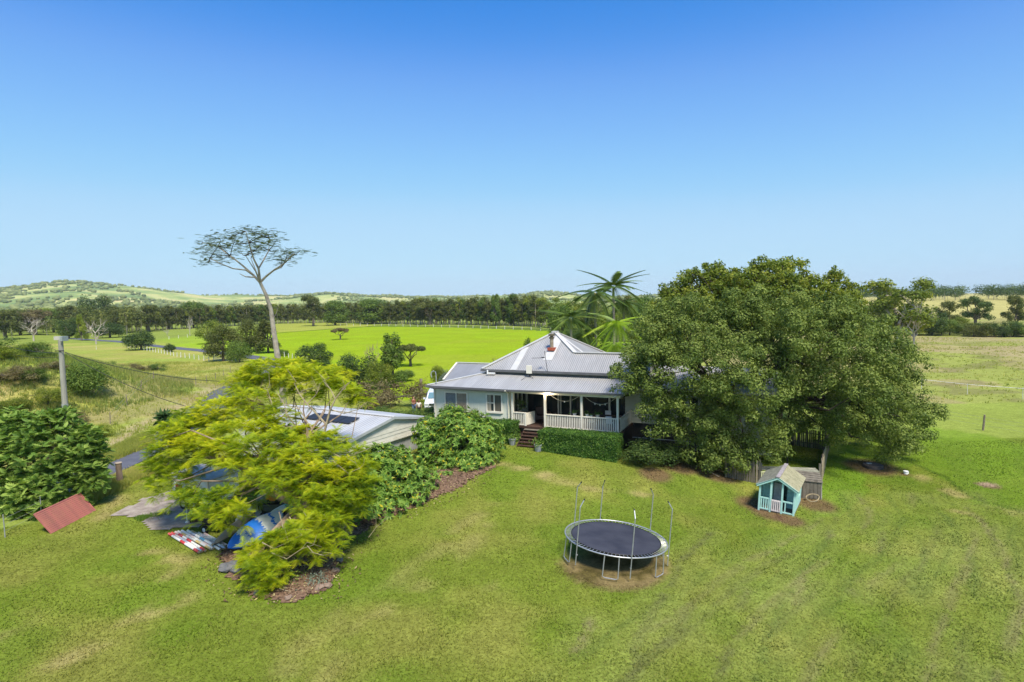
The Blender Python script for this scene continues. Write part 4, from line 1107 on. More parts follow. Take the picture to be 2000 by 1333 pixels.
# porch rails, balusters and gate
for x0, x1, n, mt2 in ((.09, .55, 4, AQUA), (1.21, W_ - .09, 2, AQUA)):
    pb('rail', (x0, .0, .72), (x1, .05, .79), mt2); pb('rail', (x0, .0, .12), (x1, .05, .19), mt2)
    for i in range(n):
        x = x0 + (x1 - x0) * ((i + .5) / n if n == 4 else (.25 if i == 0 else 1.2)); 
        if x < x1: pb('baluster', (x - .028, .01, .19), (x + .028, .04, .72), mt2)
gt = MB().span((.66, -.03, .68), (1.1, .0, .76)).span((.66, -.03, .14), (1.1, .0, .21)).build('gate', PGATE, ph)
for i in range(5): MB().span((.66 + i * .096, -.045, .14), (.715 + i * .096, -.031, .74)).build('picket', PGATE, gt)
# barge boards
for s in (0, 1):
    a = (-.14, -.1, EH - .09) if s == 0 else (W_ + .14, -.1, EH - .09)
    MB().bar(a, (W_ / 2, -.1, AH - .02), .04, .12).build('barge_board', AQUA, ph)
# roof boards laid up each slope
nb_ = 14
for s in (-1, 1):
    for i in range(nb_):
        f0 = i / nb_; f1 = (i + 1.12) / nb_
        xa = W_ / 2 + s * (W_ / 2 + .16) * (1 - f0); xb = W_ / 2 + s * (W_ / 2 + .16) * (1 - min(f1, 1))
        zf = lambda f: EH - .06 + (AH + .03 - EH + .06) * f
        MB().slab([(xa, -.14, zf(f0) + .025), (xb, -.14, zf(min(f1, 1)) + .0), (xb, D_ + .1, zf(min(f1, 1))), (xa, D_ + .1, zf(f0) + .025)], .015).build('roof_board', SHIN_L if s < 0 else SHIN_R, ph)
MB().bar((W_ / 2, -.14, AH + .05), (W_ / 2, D_ + .1, AH + .05), .2, .03).build('ridge_cap', mat('mauve grey ridge board', (.36, .32, .33), .8, (.25, .22, .22), 6), ph)
# grey plank lean-to and hutch behind the playhouse
hp = aty(1575, 948, 33.6); hz = zt(hp[0], hp[1])
hut = thing('hutch', 'low dark timber hutch with grey plank lid beside the playhouse', 'hutch', (hp[0] + .1, 33.7, hz), -R(20))
for i in range(7): MB().span((-.7 + i * .2, -.45, 0), (-.52 + i * .2, -.41, 1.0 + .05 * (i % 3))).build('plank', WOODGREY, hut)
for i in range(5): MB().slab([(-.75, -.5 + i * .26, 1.08 + i * .05), (.75, -.5 + i * .26, 1.02 + i * .05), (.75, -.26 + i * .26, 1.05 + i * .05), (-.75, -.26 + i * .26, 1.11 + i * .05)], .03).build('lid_plank', WOODGREY, hut)
MB().span((.68, -.4, 0), (.72, .8, 1.0)).build('side_panel', mat('flaking white board', (.6, .58, .54), .8, (.3, .28, .25), 5), hut)
MB().span((-.7, -.4, .02), (.66, .8, .95)).build('body', DARKTIMBER, hut)
# coil of hose
hs_ = thing('garden_hose', 'coiled pale garden hose on the ground against the dark hutch', 'hose', (hp[0] - .1, 33.0, zt(hp[0], 33.0)))
MB().tube([(.36 * math.cos(t) * (1 + .08 * math.sin(3 * t)) + .1, -.15 + .18 * math.sin(t), .2 + .16 * math.sin(t + .05 * t)) for t in np.linspace(0, 12, 60)], .02, 5).build('coil', mat('tan hose', (.38, .30, .18), .6), hs_)
# long bench table behind
bp_ = aty(1528, 885, 36.0); bz = zt(bp_[0], 36)
bt = thing('work_bench', 'long weathered grey plank table on thin legs behind the playhouse', 'table', (bp_[0] + .3, 36.0, bz), -R(12))
PLANKM = mat('pale lichened plank', (.36, .35, .28), .9, (.24, .24, .19), 4, .3, 20)
for i in range(5): MB().span((-1.75, -.42 + i * .17, .86), (1.75, -.27 + i * .17, .9)).build('top_plank', PLANKM, bt)
for x in (-1.6, 0, 1.6):
    for y in (-.35, .35): MB().span((x - .03, y - .03, 0), (x + .03, y + .03, .86)).build('leg', BLACKM, bt)
# slatted pale chair
cp_ = aty(1499, 897, 34.9); cz = zt(cp_[0], 34.9)
gc = thing('garden_chair', 'pale yellow slatted garden chair left of the long grey table', 'chair', (cp_[0], 34.9, cz), R(10))
CY = mat('pale yellow paint', (.55, .56, .33), .7, (.45, .45, .25), 6)
for i in range(6): MB().span((-.28 + i * .1, .2, .35), (-.22 + i * .1, .23, 1.0)).build('back_slat', CY, gc)
MB().span((-.3, .19, .98), (.32, .24, 1.05)).build('top_rail', CY, gc)
for i in range(5): MB().span((-.28, -.25 + i * .1, .4), (.3, -.18 + i * .1, .43)).build('seat_slat', CY, gc)
for s in (-.27, .27):
    for t in (-.22, .2): MB().span((s - .025, t - .025, 0), (s + .025, t + .025, .4)).build('leg', CY, gc)
# dark post in the yard
lp = aty(1538, 873, 39.5)
pp = thing('garden_light_post', 'thin black post standing in the fenced yard behind the long table', 'post', (lp[0], 39.5, zt(lp[0], 39.5)))
MB().tube([(0, 0, 0), (0, 0, 2.6)], .05, 8).build('pole', BLACKM, pp); MB().lathe([(.09, 0), (.09, .06), (.05, .1)], (0, 0, 0), 10).build('base', BLACKM, pp)
MB().lathe([(.06, 2.6), (.11, 2.65), (.11, 2.85), (.02, 2.95)], (0, 0, 0), 8).build('lantern', BLACKM, pp)

# ================================================================== PALING FENCE
pal_meshes = []
for k in range(4):
    h = 1.35 + .06 * k
    pal_meshes.append(MB().slab([(-.055, -.012, 0), (.055, -.012, 0), (.055, -.012, h - .02 * k), (.0, -.012, h), (-.055, -.012, h - .03)], .02).mesh('paling', [WOODGREY, WOODGREY, WOODTAN, WOODGREY][k]))
tan_pal = MB().span((-.055, -.012, 0), (.055, .01, 1.4)).mesh('paling', WOODTAN)
def paling_fence(label, pts, tan=False, gap=.135, hscale=1.0):
    ft = thing('paling_fence', label, 'fence', (*pts[0], 0), 0, 'paling fences round the yard'); ox, oy = pts[0]
    for (x0, y0), (x1, y1) in zip(pts[:-1], pts[1:]):
        L = math.hypot(x1 - x0, y1 - y0); a = math.atan2(y1 - y0, x1 - x0); n = int(L / gap)
        for i in range(n):
            x = x0 + (x1 - x0) * i / n; y = y0 + (y1 - y0) * i / n
            o = link('paling', tan_pal if tan else pal_meshes[rng.integers(0, 4)], ft, (x - ox, y - oy, zt(x, y) - .05), a + rng.normal() * .02)
            o.scale = (1, 1, hscale * (1 + rng.normal() * .03)); o.rotation_euler = (rng.normal() * .02, rng.normal() * .02, a)
        nx_, ny_ = -math.sin(a) * .05, math.cos(a) * .05
        for h in (.35, 1.1):
            MB().bar((x0 - ox + nx_, y0 - oy + ny_, zt(x0, y0) + h * hscale), (x1 - ox + nx_, y1 - oy + ny_, zt(x1, y1) + h * hscale), .04, .08).build('rail', WOODGREY, ft)
        for i in range(int(L / 2.4) + 1):
            t = min(1, i * 2.4 / L); x = x0 + (x1 - x0) * t; y = y0 + (y1 - y0) * t
            MB().box((x - ox + nx_ * 2, y - oy + ny_ * 2, zt(x, y) + .65), (.1, .1, 1.35)).build('post', WOODGREY, ft)
    return ft
fA = tuple(G(1424, 935)[:2]); fB = tuple(G(1490, 948)[:2]); fC = tuple(G(1604, 948)[:2])
yR = 45.0
fD = (G(1604, 948)[0] + 4.6, 46.0); fE = (fD[0] - 8.5, 48.2)
paling_fence('dark grey paling fence in the shade left of the playhouse', [tuple(G(1418, 932)[:2]), tuple(G(1492, 947)[:2])])
paling_fence('tan sunlit paling fence running back from the playhouse under the tree edge', [fC, tuple(G(1618, 880)[:2])], tan=True, hscale=1.05)
paling_fence('grey paling fence across the back of the yard beneath the big tree', [tuple(G(1618, 880)[:2]), tuple(G(1500, 862)[:2])])
# lichened log edge and low wire panel near the bushes
lg = G(1372, 915); lg2 = G(1404, 932)
lo2 = thing('wire_mesh_panel', 'low dark wire mesh fence panel with a pale rail under the big tree', 'fence', (lg[0], lg[1], lg[2]))
d_ = lg2 - lg
m = MB().bar((0, 0, .05), tuple(d_), .07, .07); m.build('rail', WOODTAN, lo2)
m = MB(); e2_ = G(1395, 888) - lg
for i in range(12):
    t = i / 11; p0 = e2_ * t * 1.0; m.tube([(p0[0] - .6, p0[1] + .1, p0[2]), (p0[0] - .6, p0[1] + .1, p0[2] + 1.0)], .008, 4)
m.build('mesh_wire', BLACKM, lo2)

# ================================================================== PAINTED RAILS, CANOES, CLUTTER UNDER THE GOLDEN TREE
def striped(name, cols, n):
    """bands of worn paint along local x (0..3.3)"""
    m, nt, nd, l, out = newmat(name)
    p = nd.new('ShaderNodeBsdfPrincipled'); p.inputs['Roughness'].default_value = .6
    tc_ = nd.new('ShaderNodeTexCoord'); sp_ = nd.new('ShaderNodeSeparateXYZ'); l.new(tc_.outputs['Object'], sp_.inputs[0])
    nz = nd.new('ShaderNodeTexNoise'); nz.inputs['Scale'].default_value = 9; nz.inputs['Detail'].default_value = 4; l.new(tc_.outputs['Object'], nz.inputs['Vector'])
    ad = nd.new('ShaderNodeMath'); ad.operation = 'MULTIPLY_ADD'; ad.inputs[1].default_value = .03; l.new(nz.outputs[0], ad.inputs[0])
    dv = nd.new('ShaderNodeMath'); dv.operation = 'DIVIDE'; dv.inputs[1].default_value = 3.35; l.new(sp_.outputs[0], dv.inputs[0]); l.new(dv.outputs[0], ad.inputs[2])
    r_ = nd.new('ShaderNodeValToRGB'); r_.color_ramp.interpolation = 'CONSTANT'
    while len(r_.color_ramp.elements) < len(cols): r_.color_ramp.elements.new(.5)
    for i, (e, c_) in enumerate(zip(r_.color_ramp.elements, cols)): e.position = i / len(cols); e.color = (*c_, 1)
    l.new(ad.outputs[0], r_.inputs[0])
    n2_ = nd.new('ShaderNodeTexNoise'); n2_.inputs['Scale'].default_value = 16; n2_.inputs['Detail'].default_value = 6; l.new(tc_.outputs['Object'], n2_.inputs['Vector'])
    mr = nd.new('ShaderNodeMapRange'); mr.inputs[1].default_value = .58; mr.inputs[2].default_value = .68; l.new(n2_.outputs[0], mr.inputs[0])
    mx = nd.new('ShaderNodeMixRGB'); mx.inputs[2].default_value = (.62, .58, .50, 1); l.new(mr.outputs[0], mx.inputs[0]); l.new(r_.outputs[0], mx.inputs[1])
    l.new(mx.outputs[0], p.inputs['Base Color']); l.new(p.outputs[0], out.inputs[0]); return m
Wc = (.74, .72, .68); RD = (.62, .05, .05); BL = (.12, .36, .52); YL = (.80, .58, .20); GY = (.42, .44, .52); PK = (.75, .55, .50)
rails = [('red and white striped round rail lying at the front edge of the stack', [RD, Wc, Wc, RD, Wc, Wc, RD], 0, 0, 0),
         ('white round rail with a blue grey end, second from the front of the stack', [RD, PK, GY, GY, Wc, Wc, GY], .02, .125, .0),
         ('white round rail with two orange red bands, third from the front', [PK, RD, Wc, RD, Wc, Wc, RD], .1, .25, .02),
         ('white and yellow round rail, middle of the front row of the stack', [Wc, YL, Wc, Wc, YL, Wc, YL], .08, .375, 0),
         ('plain white round rail with faded pink bands behind the yellow one', [Wc, Wc, PK, Wc, Wc, PK, Wc], .18, .5, .03),
         ('white round rail with three blue bands near the canoe', [BL, Wc, Wc, BL, Wc, BL, Wc], .46, .64, 0),
         ('orange tipped pale round rail third from the back of the stack', [YL, Wc, GY, Wc, GY, Wc, GY], .55, .77, .02),
         ('grey white weathered round rail second from the back of the stack', [Wc, GY, Wc, Wc, GY, Wc, Wc], .95, .9, 0),
         ('pale pinkish bare round rail at the back of the stack by the wheel', [PK, Wc, Wc, Wc, PK, Wc, Wc], 1.25, 1.03, 0),
         ('white round rail resting on top across the blue banded ones', [Wc, GY, Wc, BL, Wc, Wc, YL], .6, .58, .12)]
ra = G(330, 1046); rb = G(419, 1099); rv = rb - ra; rL = np.linalg.norm(rv[:2]); ra_ang = math.atan2(rv[1], rv[0])
rod = {}
for i, (lb, cols, sx, sy, sz) in enumerate(rails):
    ln = 3.3 if i < 7 else 2.6
    x = ra[0] + math.cos(ra_ang) * sx * 1.1 - math.sin(ra_ang) * sy; y = ra[1] + math.sin(ra_ang) * sx * 1.1 + math.cos(ra_ang) * sy
    x2 = x + math.cos(ra_ang) * ln; y2 = y + math.sin(ra_ang) * ln
    me = MB().tube([(0, 0, 0), (ln * .5, 0, 0), (ln, 0, 0)], .056, 12).mesh('painted_rail', striped('paint bands %d' % i, cols, 7))
    o = link('painted_rail', me); o.location = (x, y, zt(x, y) + .08 + sz)
    o.rotation_euler = (0, -math.asin((zt(x2, y2) - zt(x, y)) / ln), ra_ang + rng.normal() * .008); tag(o, lb, 'painted rail', 'painted round rails stacked on the grass')
    MB().tube([(ln - .001, 0, 0), (ln + .012, 0, 0)], .053, 12).build('sawn_end', WOODTAN, o)
# blue and white canoe (upturned hull leaning up against the clutter)
def canoe(name, label, cat, L, w, hgt, mat_, p0, p1, roll, group=None):
    """hull with pointed ends from p0 to p1, bottom showing"""
    mb = MB(); nu, nv = 22, 10; vs = []; fs = []
    for i in range(nu + 1):
        t = i / nu; f = math.sin(math.pi * min(max(t, .0), 1)) ** .62
        for j in range(nv + 1):
            a = math.pi * j / nv
            vs.append((L * t, -w / 2 * f * math.cos(a), hgt * (f ** .7) * math.sin(a) ** .8 + .06 * (2 * t - 1) ** 2))
    for i in range(nu):
        for j in range(nv): b = i * (nv + 1) + j; fs.append((b, b + nv + 1, b + nv + 2, b + 1))
    fs = [f[::-1] for f in fs]
    mb.add(vs, fs)
    me = mb.mesh('hull', mat_, True)
    root = thing(name, label, cat, tuple(p0), 0, group)
    d = Vector(p1 - p0); q = d.to_track_quat('X', 'Z').to_matrix().to_4x4() @ Matrix.Rotation(roll, 4, 'X')
    root.matrix_world = Matrix.Translation(p0) @ q
    o = link('hull', me, root); o.modifiers.new('thickness', 'SOLIDIFY').thickness = .012
    rim = MB(); f_ = lambda t: math.sin(math.pi * t) ** .62
    for s in (-1, 1): rim.tube([(L * t, s * w / 2 * f_(t), .06 * (2 * t - 1) ** 2) for t in np.linspace(0, 1, 24)], .014, 5)
    rim.build('gunwale', BLACKM, root); MB().tube([(L * t, 0, hgt * (f_(t) ** .7) + .06 * (2 * t - 1) ** 2 + .004) for t in np.linspace(.03, .97, 22)], .012, 5).build('keel', mat_, root)
    return root
def paintblotch(name, a, b, bands):
    m, nt, nd, l, out = newmat(name)
    p = nd.new('ShaderNodeBsdfPrincipled'); p.inputs['Roughness'].default_value = .45
    tc_ = nd.new('ShaderNodeTexCoord'); sp_ = nd.new('ShaderNodeSeparateXYZ'); l.new(tc_.outputs['Object'], sp_.inputs[0])
    mp_ = nd.new('ShaderNodeMapping'); mp_.inputs['Scale'].default_value = (1, 5, 1); l.new(tc_.outputs['Object'], mp_.inputs[0])
    nz = nd.new('ShaderNodeTexNoise'); nz.inputs['Scale'].default_value = 2.6; nz.inputs['Detail'].default_value = 5; nz.inputs['Roughness'].default_value = .65; l.new(mp_.outputs[0], nz.inputs['Vector'])
    ad = nd.new('ShaderNodeMath'); ad.operation = 'MULTIPLY_ADD'; ad.inputs[1].default_value = .22; l.new(nz.outputs[0], ad.inputs[0])
    dv = nd.new('ShaderNodeMath'); dv.operation = 'MULTIPLY_ADD'; dv.inputs[1].default_value = 1 / 3.3; dv.inputs[2].default_value = -.11
    l.new(sp_.outputs[0], dv.inputs[0]); l.new(dv.outputs[0], ad.inputs[2])
    r_ = nd.new('ShaderNodeValToRGB'); r_.color_ramp.interpolation = 'CONSTANT'
    while len(r_.color_ramp.elements) < len(bands): r_.color_ramp.elements.new(.5)
    for e, (ps, k) in zip(r_.color_ramp.elements, bands): e.position = ps; e.color = (*(a if k else b), 1)
    l.new(ad.outputs[0], r_.inputs[0]); l.new(r_.outputs[0], p.inputs['Base Color']); l.new(p.outputs[0], out.inputs[0]); return m
BLUEP = paintblotch('blue and white painted hull', (.015, .16, .60), (.66, .68, .66), [(0, 1), (.13, 1), (.19, 0), (.27, 1), (.47, 0), (.60, 1), (.64, 0), (.76, 1)])
q0 = G(446, 1082); q0[2] += .22
q1 = aty(553, 1003, q0[1] + 1.7)
canoe('canoe', 'blue and white hand painted canoe leaning upturned beside the painted rails', 'canoe', float(np.linalg.norm(q1 - q0)), 1.2, .22, BLUEP, q0, q1, R(28), 'boats stored under the golden tree')
GRN = paintblotch('green and white painted hull', (.10, .42, .22), (.72, .74, .70), [(0, 0), (.2, 1), (.34, 0), (.42, 1)])
g0 = aty(528, 1008, 26.6); g1 = aty(598, 978, 27.6)
canoe('canoe', 'green and white kayak behind the top end of the blue canoe', 'canoe', float(np.linalg.norm(g1 - g0)), .75, .24, GRN, g0, g1, R(-15), 'boats stored under the golden tree')
TANP = mat('faded tan hull', (.36, .27, .19), .6, (.28, .21, .15), 3)
t0 = G(420, 1070); t0[2] += .1; t1 = aty(500, 1000, t0[1] + 1.9)
canoe('canoe', 'faded tan canoe lying underneath the blue and white canoe', 'canoe', float(np.linalg.norm(t1 - t0)), .7, .22, TANP, t0, t1, R(-8), 'boats stored under the golden tree')

# utility trailer with wheel, behind the rails
tg = G(384, 1046)
tr = thing('garden_trailer', 'small black garden trailer with a white hubbed wheel behind the painted rails', 'trailer', (tg[0], tg[1] + .3, tg[2]), R(-25))
MB().box((.55, .5, .42), (1.0, .8, .06)).box((.55, .12, .55), (1.0, .04, .28)).box((.55, .88, .55), (1.0, .04, .28)).box((.07, .5, .55), (.04, .8, .28)).box((1.03, .5, .55), (.04, .8, .28)).build('tray', BLACKM, tr)
for yy_, nm in ((.0, 0), (1.0, 1)):
    whl = MB().tube([(.35, yy_ - .05, .2), (.35, yy_ + .05, .2)], .2, 20).build('wheel', BLACKM, tr)
    MB().tube([(.35, yy_ - .062, .2), (.35, yy_ + .062, .2)], .10, 16).build('hub', WHITE, whl)
MB().bar((1.05, .5, .4), (1.7, .5, .12), .05, .05).build('drawbar', BLACKM, tr)
# white capped pipe and stack of rusty mesh baskets
pg = G(366, 1022)
pi_ = thing('standpipe', 'white plastic standpipe beside rusty stacked crates left of the trailer', 'pipe', tuple(pg))
MB().tube([(0, 0, 0), (0, 0, .75)], .035, 8).build('pipe', WHITE, pi_); MB().lathe([(.1, 0), (.1, .06), (.04, .1)], (0, 0, 0), 12).build('foot', WHITE, pi_)
RUSTM = mat('rusty mesh steel', (.14, .075, .045), .85, (.08, .045, .03), 8, .4, 30)
cr = thing('wire_crate_stack', 'rusty brown stacked wire crate next to the white standpipe', 'crate', (pg[0] + .35, pg[1] + .25, pg[2]), .3)
for k in range(7):
    MB().tube([(-.25, -.25, .06 + k * .12), (.25, -.25, .06 + k * .12), (.25, .25, .06 + k * .12), (-.25, .25, .06 + k * .12), (-.25, -.25, .06 + k * .12)], .018, 4).build('hoop', RUSTM, cr)
for x, y in ((-.25, -.25), (.25, -.25), (.25, .25), (-.25, .25)): MB().tube([(x, y, 0), (x, y, .85)], .02, 4).build('corner_rod', RUSTM, cr)
MB().span((-.2, -.2, 0), (.2, .2, .4)).build('contents', mat('dark rusty junk', (.06, .035, .025), .9, (.1, .06, .04), 9, .6, 20), cr)
# rainwater tank, barrel, white drum, orange and blue toy, sheet of corrugated iron
tk = aty(545, 985, 28.6)
tnk = thing('water_tank', 'grey green ribbed water tank under the golden tree behind the canoes', 'water tank', (tk[0] - .2, 28.6, zt(tk[0], 28.6)))
prof = [(.85, 0)] + [(.85 + (.03 if i % 2 else 0), .05 + i * .11) for i in range(11)] + [(.8, 1.32), (.3, 1.45), (.25, 1.5)]
MB().lathe(prof, (0, 0, 0), 28).build('tank_body', mat('grey green poly', (.15, .17, .13), .5, (.11, .13, .10), 2), tnk, smooth=False)
MB().lathe([(.22, 1.5), (.22, 1.56), (.05, 1.58)], (0, 0, 0), 16).build('lid', BLACKM, tnk)
wd_ = aty(487, 972, 27.6)
wdr = thing('tarpaulin_heap', 'pale grey crumpled tarpaulin draped over boxes beside the water tank', 'tarpaulin', (wd_[0], 27.6, zt(wd_[0], 27.6)))
vs = []; fs = []
for i in range(13):
    for j in range(13):
        x = (i - 6) / 6; y = (j - 6) / 6; r_ = max(abs(x), abs(y)); vs.append((x * .62, y * .5, 1.15 * (1 - r_ ** 4) + .09 * math.sin(9 * x + 4 * y) * (1 - r_)))
for i in range(12):
    for j in range(12): fs.append((i * 13 + j, i * 13 + 13 + j, i * 13 + 14 + j, i * 13 + j + 1))
MB().add(vs, fs).build('tarpaulin', mat('pale tarpaulin', (.55, .56, .55), .6, (.4, .42, .41), 6), wdr)
ob = aty(535, 955, 28.0)
toy = thing('toy_car', 'small orange and blue ride on toy perched on the tank base shelf', 'toy', (ob[0], 27.9, zt(ob[0], 27.9) + 1.2))
MB().box((0, 0, .18), (.6, .34, .18)).box((-.18, 0, .32), (.2, .3, .14)).build('body', mat('orange plastic', (.65, .22, .03), .4), toy)
MB().lathe([(.02, .38), (.1, .4), (.11, .48), (.03, .52)], (.1, 0, 0), 10).build('steering_ball', mat('blue plastic', (.08, .25, .6), .4), toy)
for x in (-.2, .22):
    for y in (-.19, .19): MB().tube([(x, y - .03, .09), (x, y + .03, .09)], .09, 12).build('wheel', BLACKM, toy)
shf = thing('storage_shelf', 'dark steel storage shelf under the golden tree carrying the toy', 'shelf', (ob[0], 27.9, zt(ob[0], 27.9)))
for z in (.25, .7, 1.17): MB().box((0, 0, z), (1.3, .6, .04)).build('shelf_board', BLACKM, shf)
for x in (-.62, .62):
    for y in (-.27, .27): MB().box((x, y, .6), (.04, .04, 1.2)).build('upright', BLACKM, shf)
# caravan-like white box trailer glimpsed through the leaves
cv = aty(385, 925, 31.0)
cz_ = zt(cv[0], 31.0)
car_ = thing('box_trailer', 'white box trailer parked under the left side of the golden tree', 'trailer', (cv[0] + .4, 31.0, cz_), R(-28))
MB().span((-1.6, -.8, .5), (1.5, .9, 1.75)).build('body', WHITE, car_); MB().slab([(-1.66, -.86, 1.82), (1.56, -.86, 1.82), (1.56, .96, 1.86), (-1.66, .96, 1.86)], .06).build('lid', mat('dusty lid', (.50, .46, .40), .7, (.36, .33, .29), 3), car_)
for x in (-.5, .35):
    w_ = MB().tube([(x, -.95, .33), (x, -.75, .33)], .33, 20).build('wheel', BLACKM, car_); MB().tube([(x, -.965, .33), (x, -.76, .33)], .17, 16).build('rim', STEEL, w_)
MB().bar((1.5, 0, .5), (2.6, 0, .45), .1, .1).build('drawbar', STEEL, car_); MB().box((-1.0, -.83, 1.1), (.5, .04, .35)).build('hatch', RUST, car_)
for x in (-1.55, 1.45): MB().span((x - .04, -.84, .5), (x + .04, -.80, 1.76)).build('corner_trim', STEEL, car_)
# leaning sleeper board and stones in the garden bed
s0 = G(478, 1082); s1 = G(492, 1112)
sl_ = thing('sleeper_board', 'grey weathered timber sleeper lying below the tip of the blue canoe', 'timber', (s0[0], s0[1], s0[2]))
d_ = G(489, 1112) - s0; MB().bar((0, 0, .28), (d_[0] + .15, d_[1], d_[2] + .12), .16, .12).build('board', WOODGREY, sl_)
STONE = mat('grey basalt', (.10, .105, .115), .85, (.16, .155, .15), 4, .6, 15); STONE2 = mat('brown field stone', (.22, .15, .11), .9, (.28, .2, .15), 5, .5, 15)
def rock(label, px, py, r, m, fl=.6, group='stones edging the garden bed'):
    g = G(px, py); t = rng.random() * 6
    vs = []; nu, nv = 7, 9
    for i in range(nu + 1):
        a = math.pi * i / nu
        for j in range(nv):
            b = 2 * math.pi * j / nv; k = r * (1 + .16 * math.sin(3 * b + t) + .1 * math.sin(5 * a + 2 * b + t))
            vs.append((k * math.sin(a) * math.cos(b) * 1.2, k * math.sin(a) * math.sin(b), k * math.cos(a) * fl))
    fs = [(i * nv + j, i * nv + (j + 1) % nv, (i + 1) * nv + (j + 1) % nv, (i + 1) * nv + j) for i in range(nu) for j in range(nv)]
    o = MB().add(vs, [f[::-1] for f in fs]).build('garden_stone', m); o.location = (g[0], g[1], g[2] + .06 + r * fl * .3); o.rotation_euler = (0, 0, rng.random() * 6)
    tag(o, label, 'stone', group)
rock('large flat grey stone left of the fallen sleeper in the garden bed', 447, 1112, .36, STONE, .45)
rock('smaller round grey stone against the foot of the weathered sleeper', 464, 1118, .26, STONE, .6)
rock('dark small stone at the left tip of the garden bed', 502, 1162, .13, STONE, .7)
rock('brown stone at the bottom edge of the garden bed, nearest the camera', 564, 1172, .13, STONE2)
rock('pale brown stone right of the low weed in the garden bed', 624, 1152, .17, STONE2)
rock('flat brown stone at the lower right edge of the garden bed', 640, 1148, .15, STONE2)
rock('brown stone beneath the low hanging fronds on the right of the bed', 655, 1118, .16, STONE2)
rock('grey stone on the right rim of the garden bed', 664, 1098, .14, STONE)

# ================================================================== RED LATTICE PANELS, STUMP POST, FENCES
REDP = mat('faded red painted slats', (.46, .155, .12), .8, (.33, .12, .10), 3, .3, 25)
la, lb_, lc = G(100, 1043), G(187, 997), aty(150, 966, 31.6)
A_ = np.array(la); Bv = np.array(lb_) - A_; wl_ = np.linalg.norm(Bv[:2]); ang_ = math.atan2(Bv[1], Bv[0])
rp_ = thing('slatted_panel', 'large faded red slatted panel leaning back against the left bush', 'slatted panel', tuple(A_), ang_)
rp_.rotation_euler = (R(-38), 0, ang_)
PH = 1.25
MB().span((0, -.03, 0), (.07, .03, PH)).build('frame_post', REDP, rp_); MB().span((wl_ - .07, -.03, 0), (wl_, .03, PH)).build('frame_post', REDP, rp_)
for z in (0.0, PH - .07): MB().span((.07, -.03, z), (wl_ - .07, .03, z + .07)).build('frame_rail', REDP, rp_)
slm = MB().span((.07, -.012, 0), (wl_ - .07, .012, .085)).mesh('slat', REDP)
for i in range(11): link('slat', slm, rp_, (0, 0, .085 + i * .1))
for k in range(3): MB().span((wl_ * (k + 1) / 4 - .02, .014, .07), (wl_ * (k + 1) / 4 + .02, .04, PH - .07)).build('batten', REDP, rp_)
gs = G(234, 950)
stp = thing('gate_post', 'thick weathered timber gate post in long grass beside the driveway', 'post', tuple(gs))
MB().tube([(0, 0, -.1), (.02, 0, .5), (0, .02, 1.0), (0, 0, 1.42)], [.2, .18, .165, .17], 10).build('post', mat('split grey brown timber', (.30, .22, .16), .9, (.17, .12, .09), 3, .7, 18, stretch=(1, 1, .15)), stp)
MB().tube([(0, 0, 1.42), (0, 0, 1.45)], [.2, .19], 10).build('top_plate', mat('pale timber cap', (.45, .36, .27), .8), stp)

WIRE = mat('fence wire', (.22, .22, .21), .6)
def post_wire_fence(name, label, pts, step, ph_, pr, m, wires=(.4, .8), wm=WIRE, group=None, wr=.006, square=False):
    pts = np.array(pts); seg = np.hypot(*np.diff(pts, axis=0).T); s = np.r_[0, np.cumsum(seg)]; n = max(2, int(s[-1] / step) + 1)
    u = np.linspace(0, s[-1], n); x = np.interp(u, s, pts[:, 0]); y = np.interp(u, s, pts[:, 1]); z = T(x, y)
    root = thing(name, label, 'fence', (x[0], y[0], z[0]), 0, group)
    pm = (MB().box((0, 0, ph_ / 2 - .1), (pr * 2, pr * 2, ph_ + .2)) if square else MB().tube([(0, 0, -.15), (.01, 0, ph_ * .5), (0, 0, ph_)], [pr, pr * .95, pr * .85], 7)).mesh('post', m)
    for i in range(n):
        o = link('post', pm, root, (x[i] - x[0], y[i] - y[0], z[i] - z[0])); o.rotation_euler = (rng.normal() * .03, rng.normal() * .03, rng.random() * 3); o.scale = (1, 1, 1 + rng.normal() * .05)
    for w in wires:
        MB().tube([(x[i] - x[0], y[i] - y[0], z[i] - z[0] + w) for i in range(n)], wr, 3).build('wire', wm, root)
    return root
WPOST = mat('white painted post', (.72, .70, .64), .8, (.55, .52, .45), 5)
TPOST = mat('old timber post', (.30, .24, .18), .9, (.18, .15, .12), 5, .4, 20)
GREYP = mat('steel star picket', (.30, .31, .30), .7)
post_wire_fence('roadside_fence', 'row of short white posts along the bend of the road', P2([(250, 680), (300, 688), (350, 698), (408, 706)]), 2.6, 1.0, .075, WPOST, (.5, .8), group='post and wire fences in the paddocks')
post_wire_fence('roadside_fence', 'faint line of pale posts in the left paddock beyond the pole', P2([(40, 690), (150, 686), (250, 678)]), 6.5, .95, .06, WPOST, (.5, .8), group='post and wire fences in the paddocks')
post_wire_fence('field_fence', 'line of small posts in the weedy strip along the plantation edge', P2([(640, 636), (760, 637.5), (900, 640), (1075, 646.5)]), 5.0, 1.2, .10, WPOST, (.5, .9), group='post and wire fences in the paddocks', wr=.01)
post_wire_fence('field_fence', 'short line of white posts behind the leaning tall tree by the road', P2([(540, 695), (565, 699), (600, 706)]), 2.2, 1.0, .07, WPOST, (.5, .8), group='post and wire fences in the paddocks')
post_wire_fence('field_fence', 'pale posts crossing the green flat left of the roadside trees', P2([(330, 663), (400, 656), (430, 652)]), 5, 1.1, .08, WPOST, (.5, .8), group='post and wire fences in the paddocks')
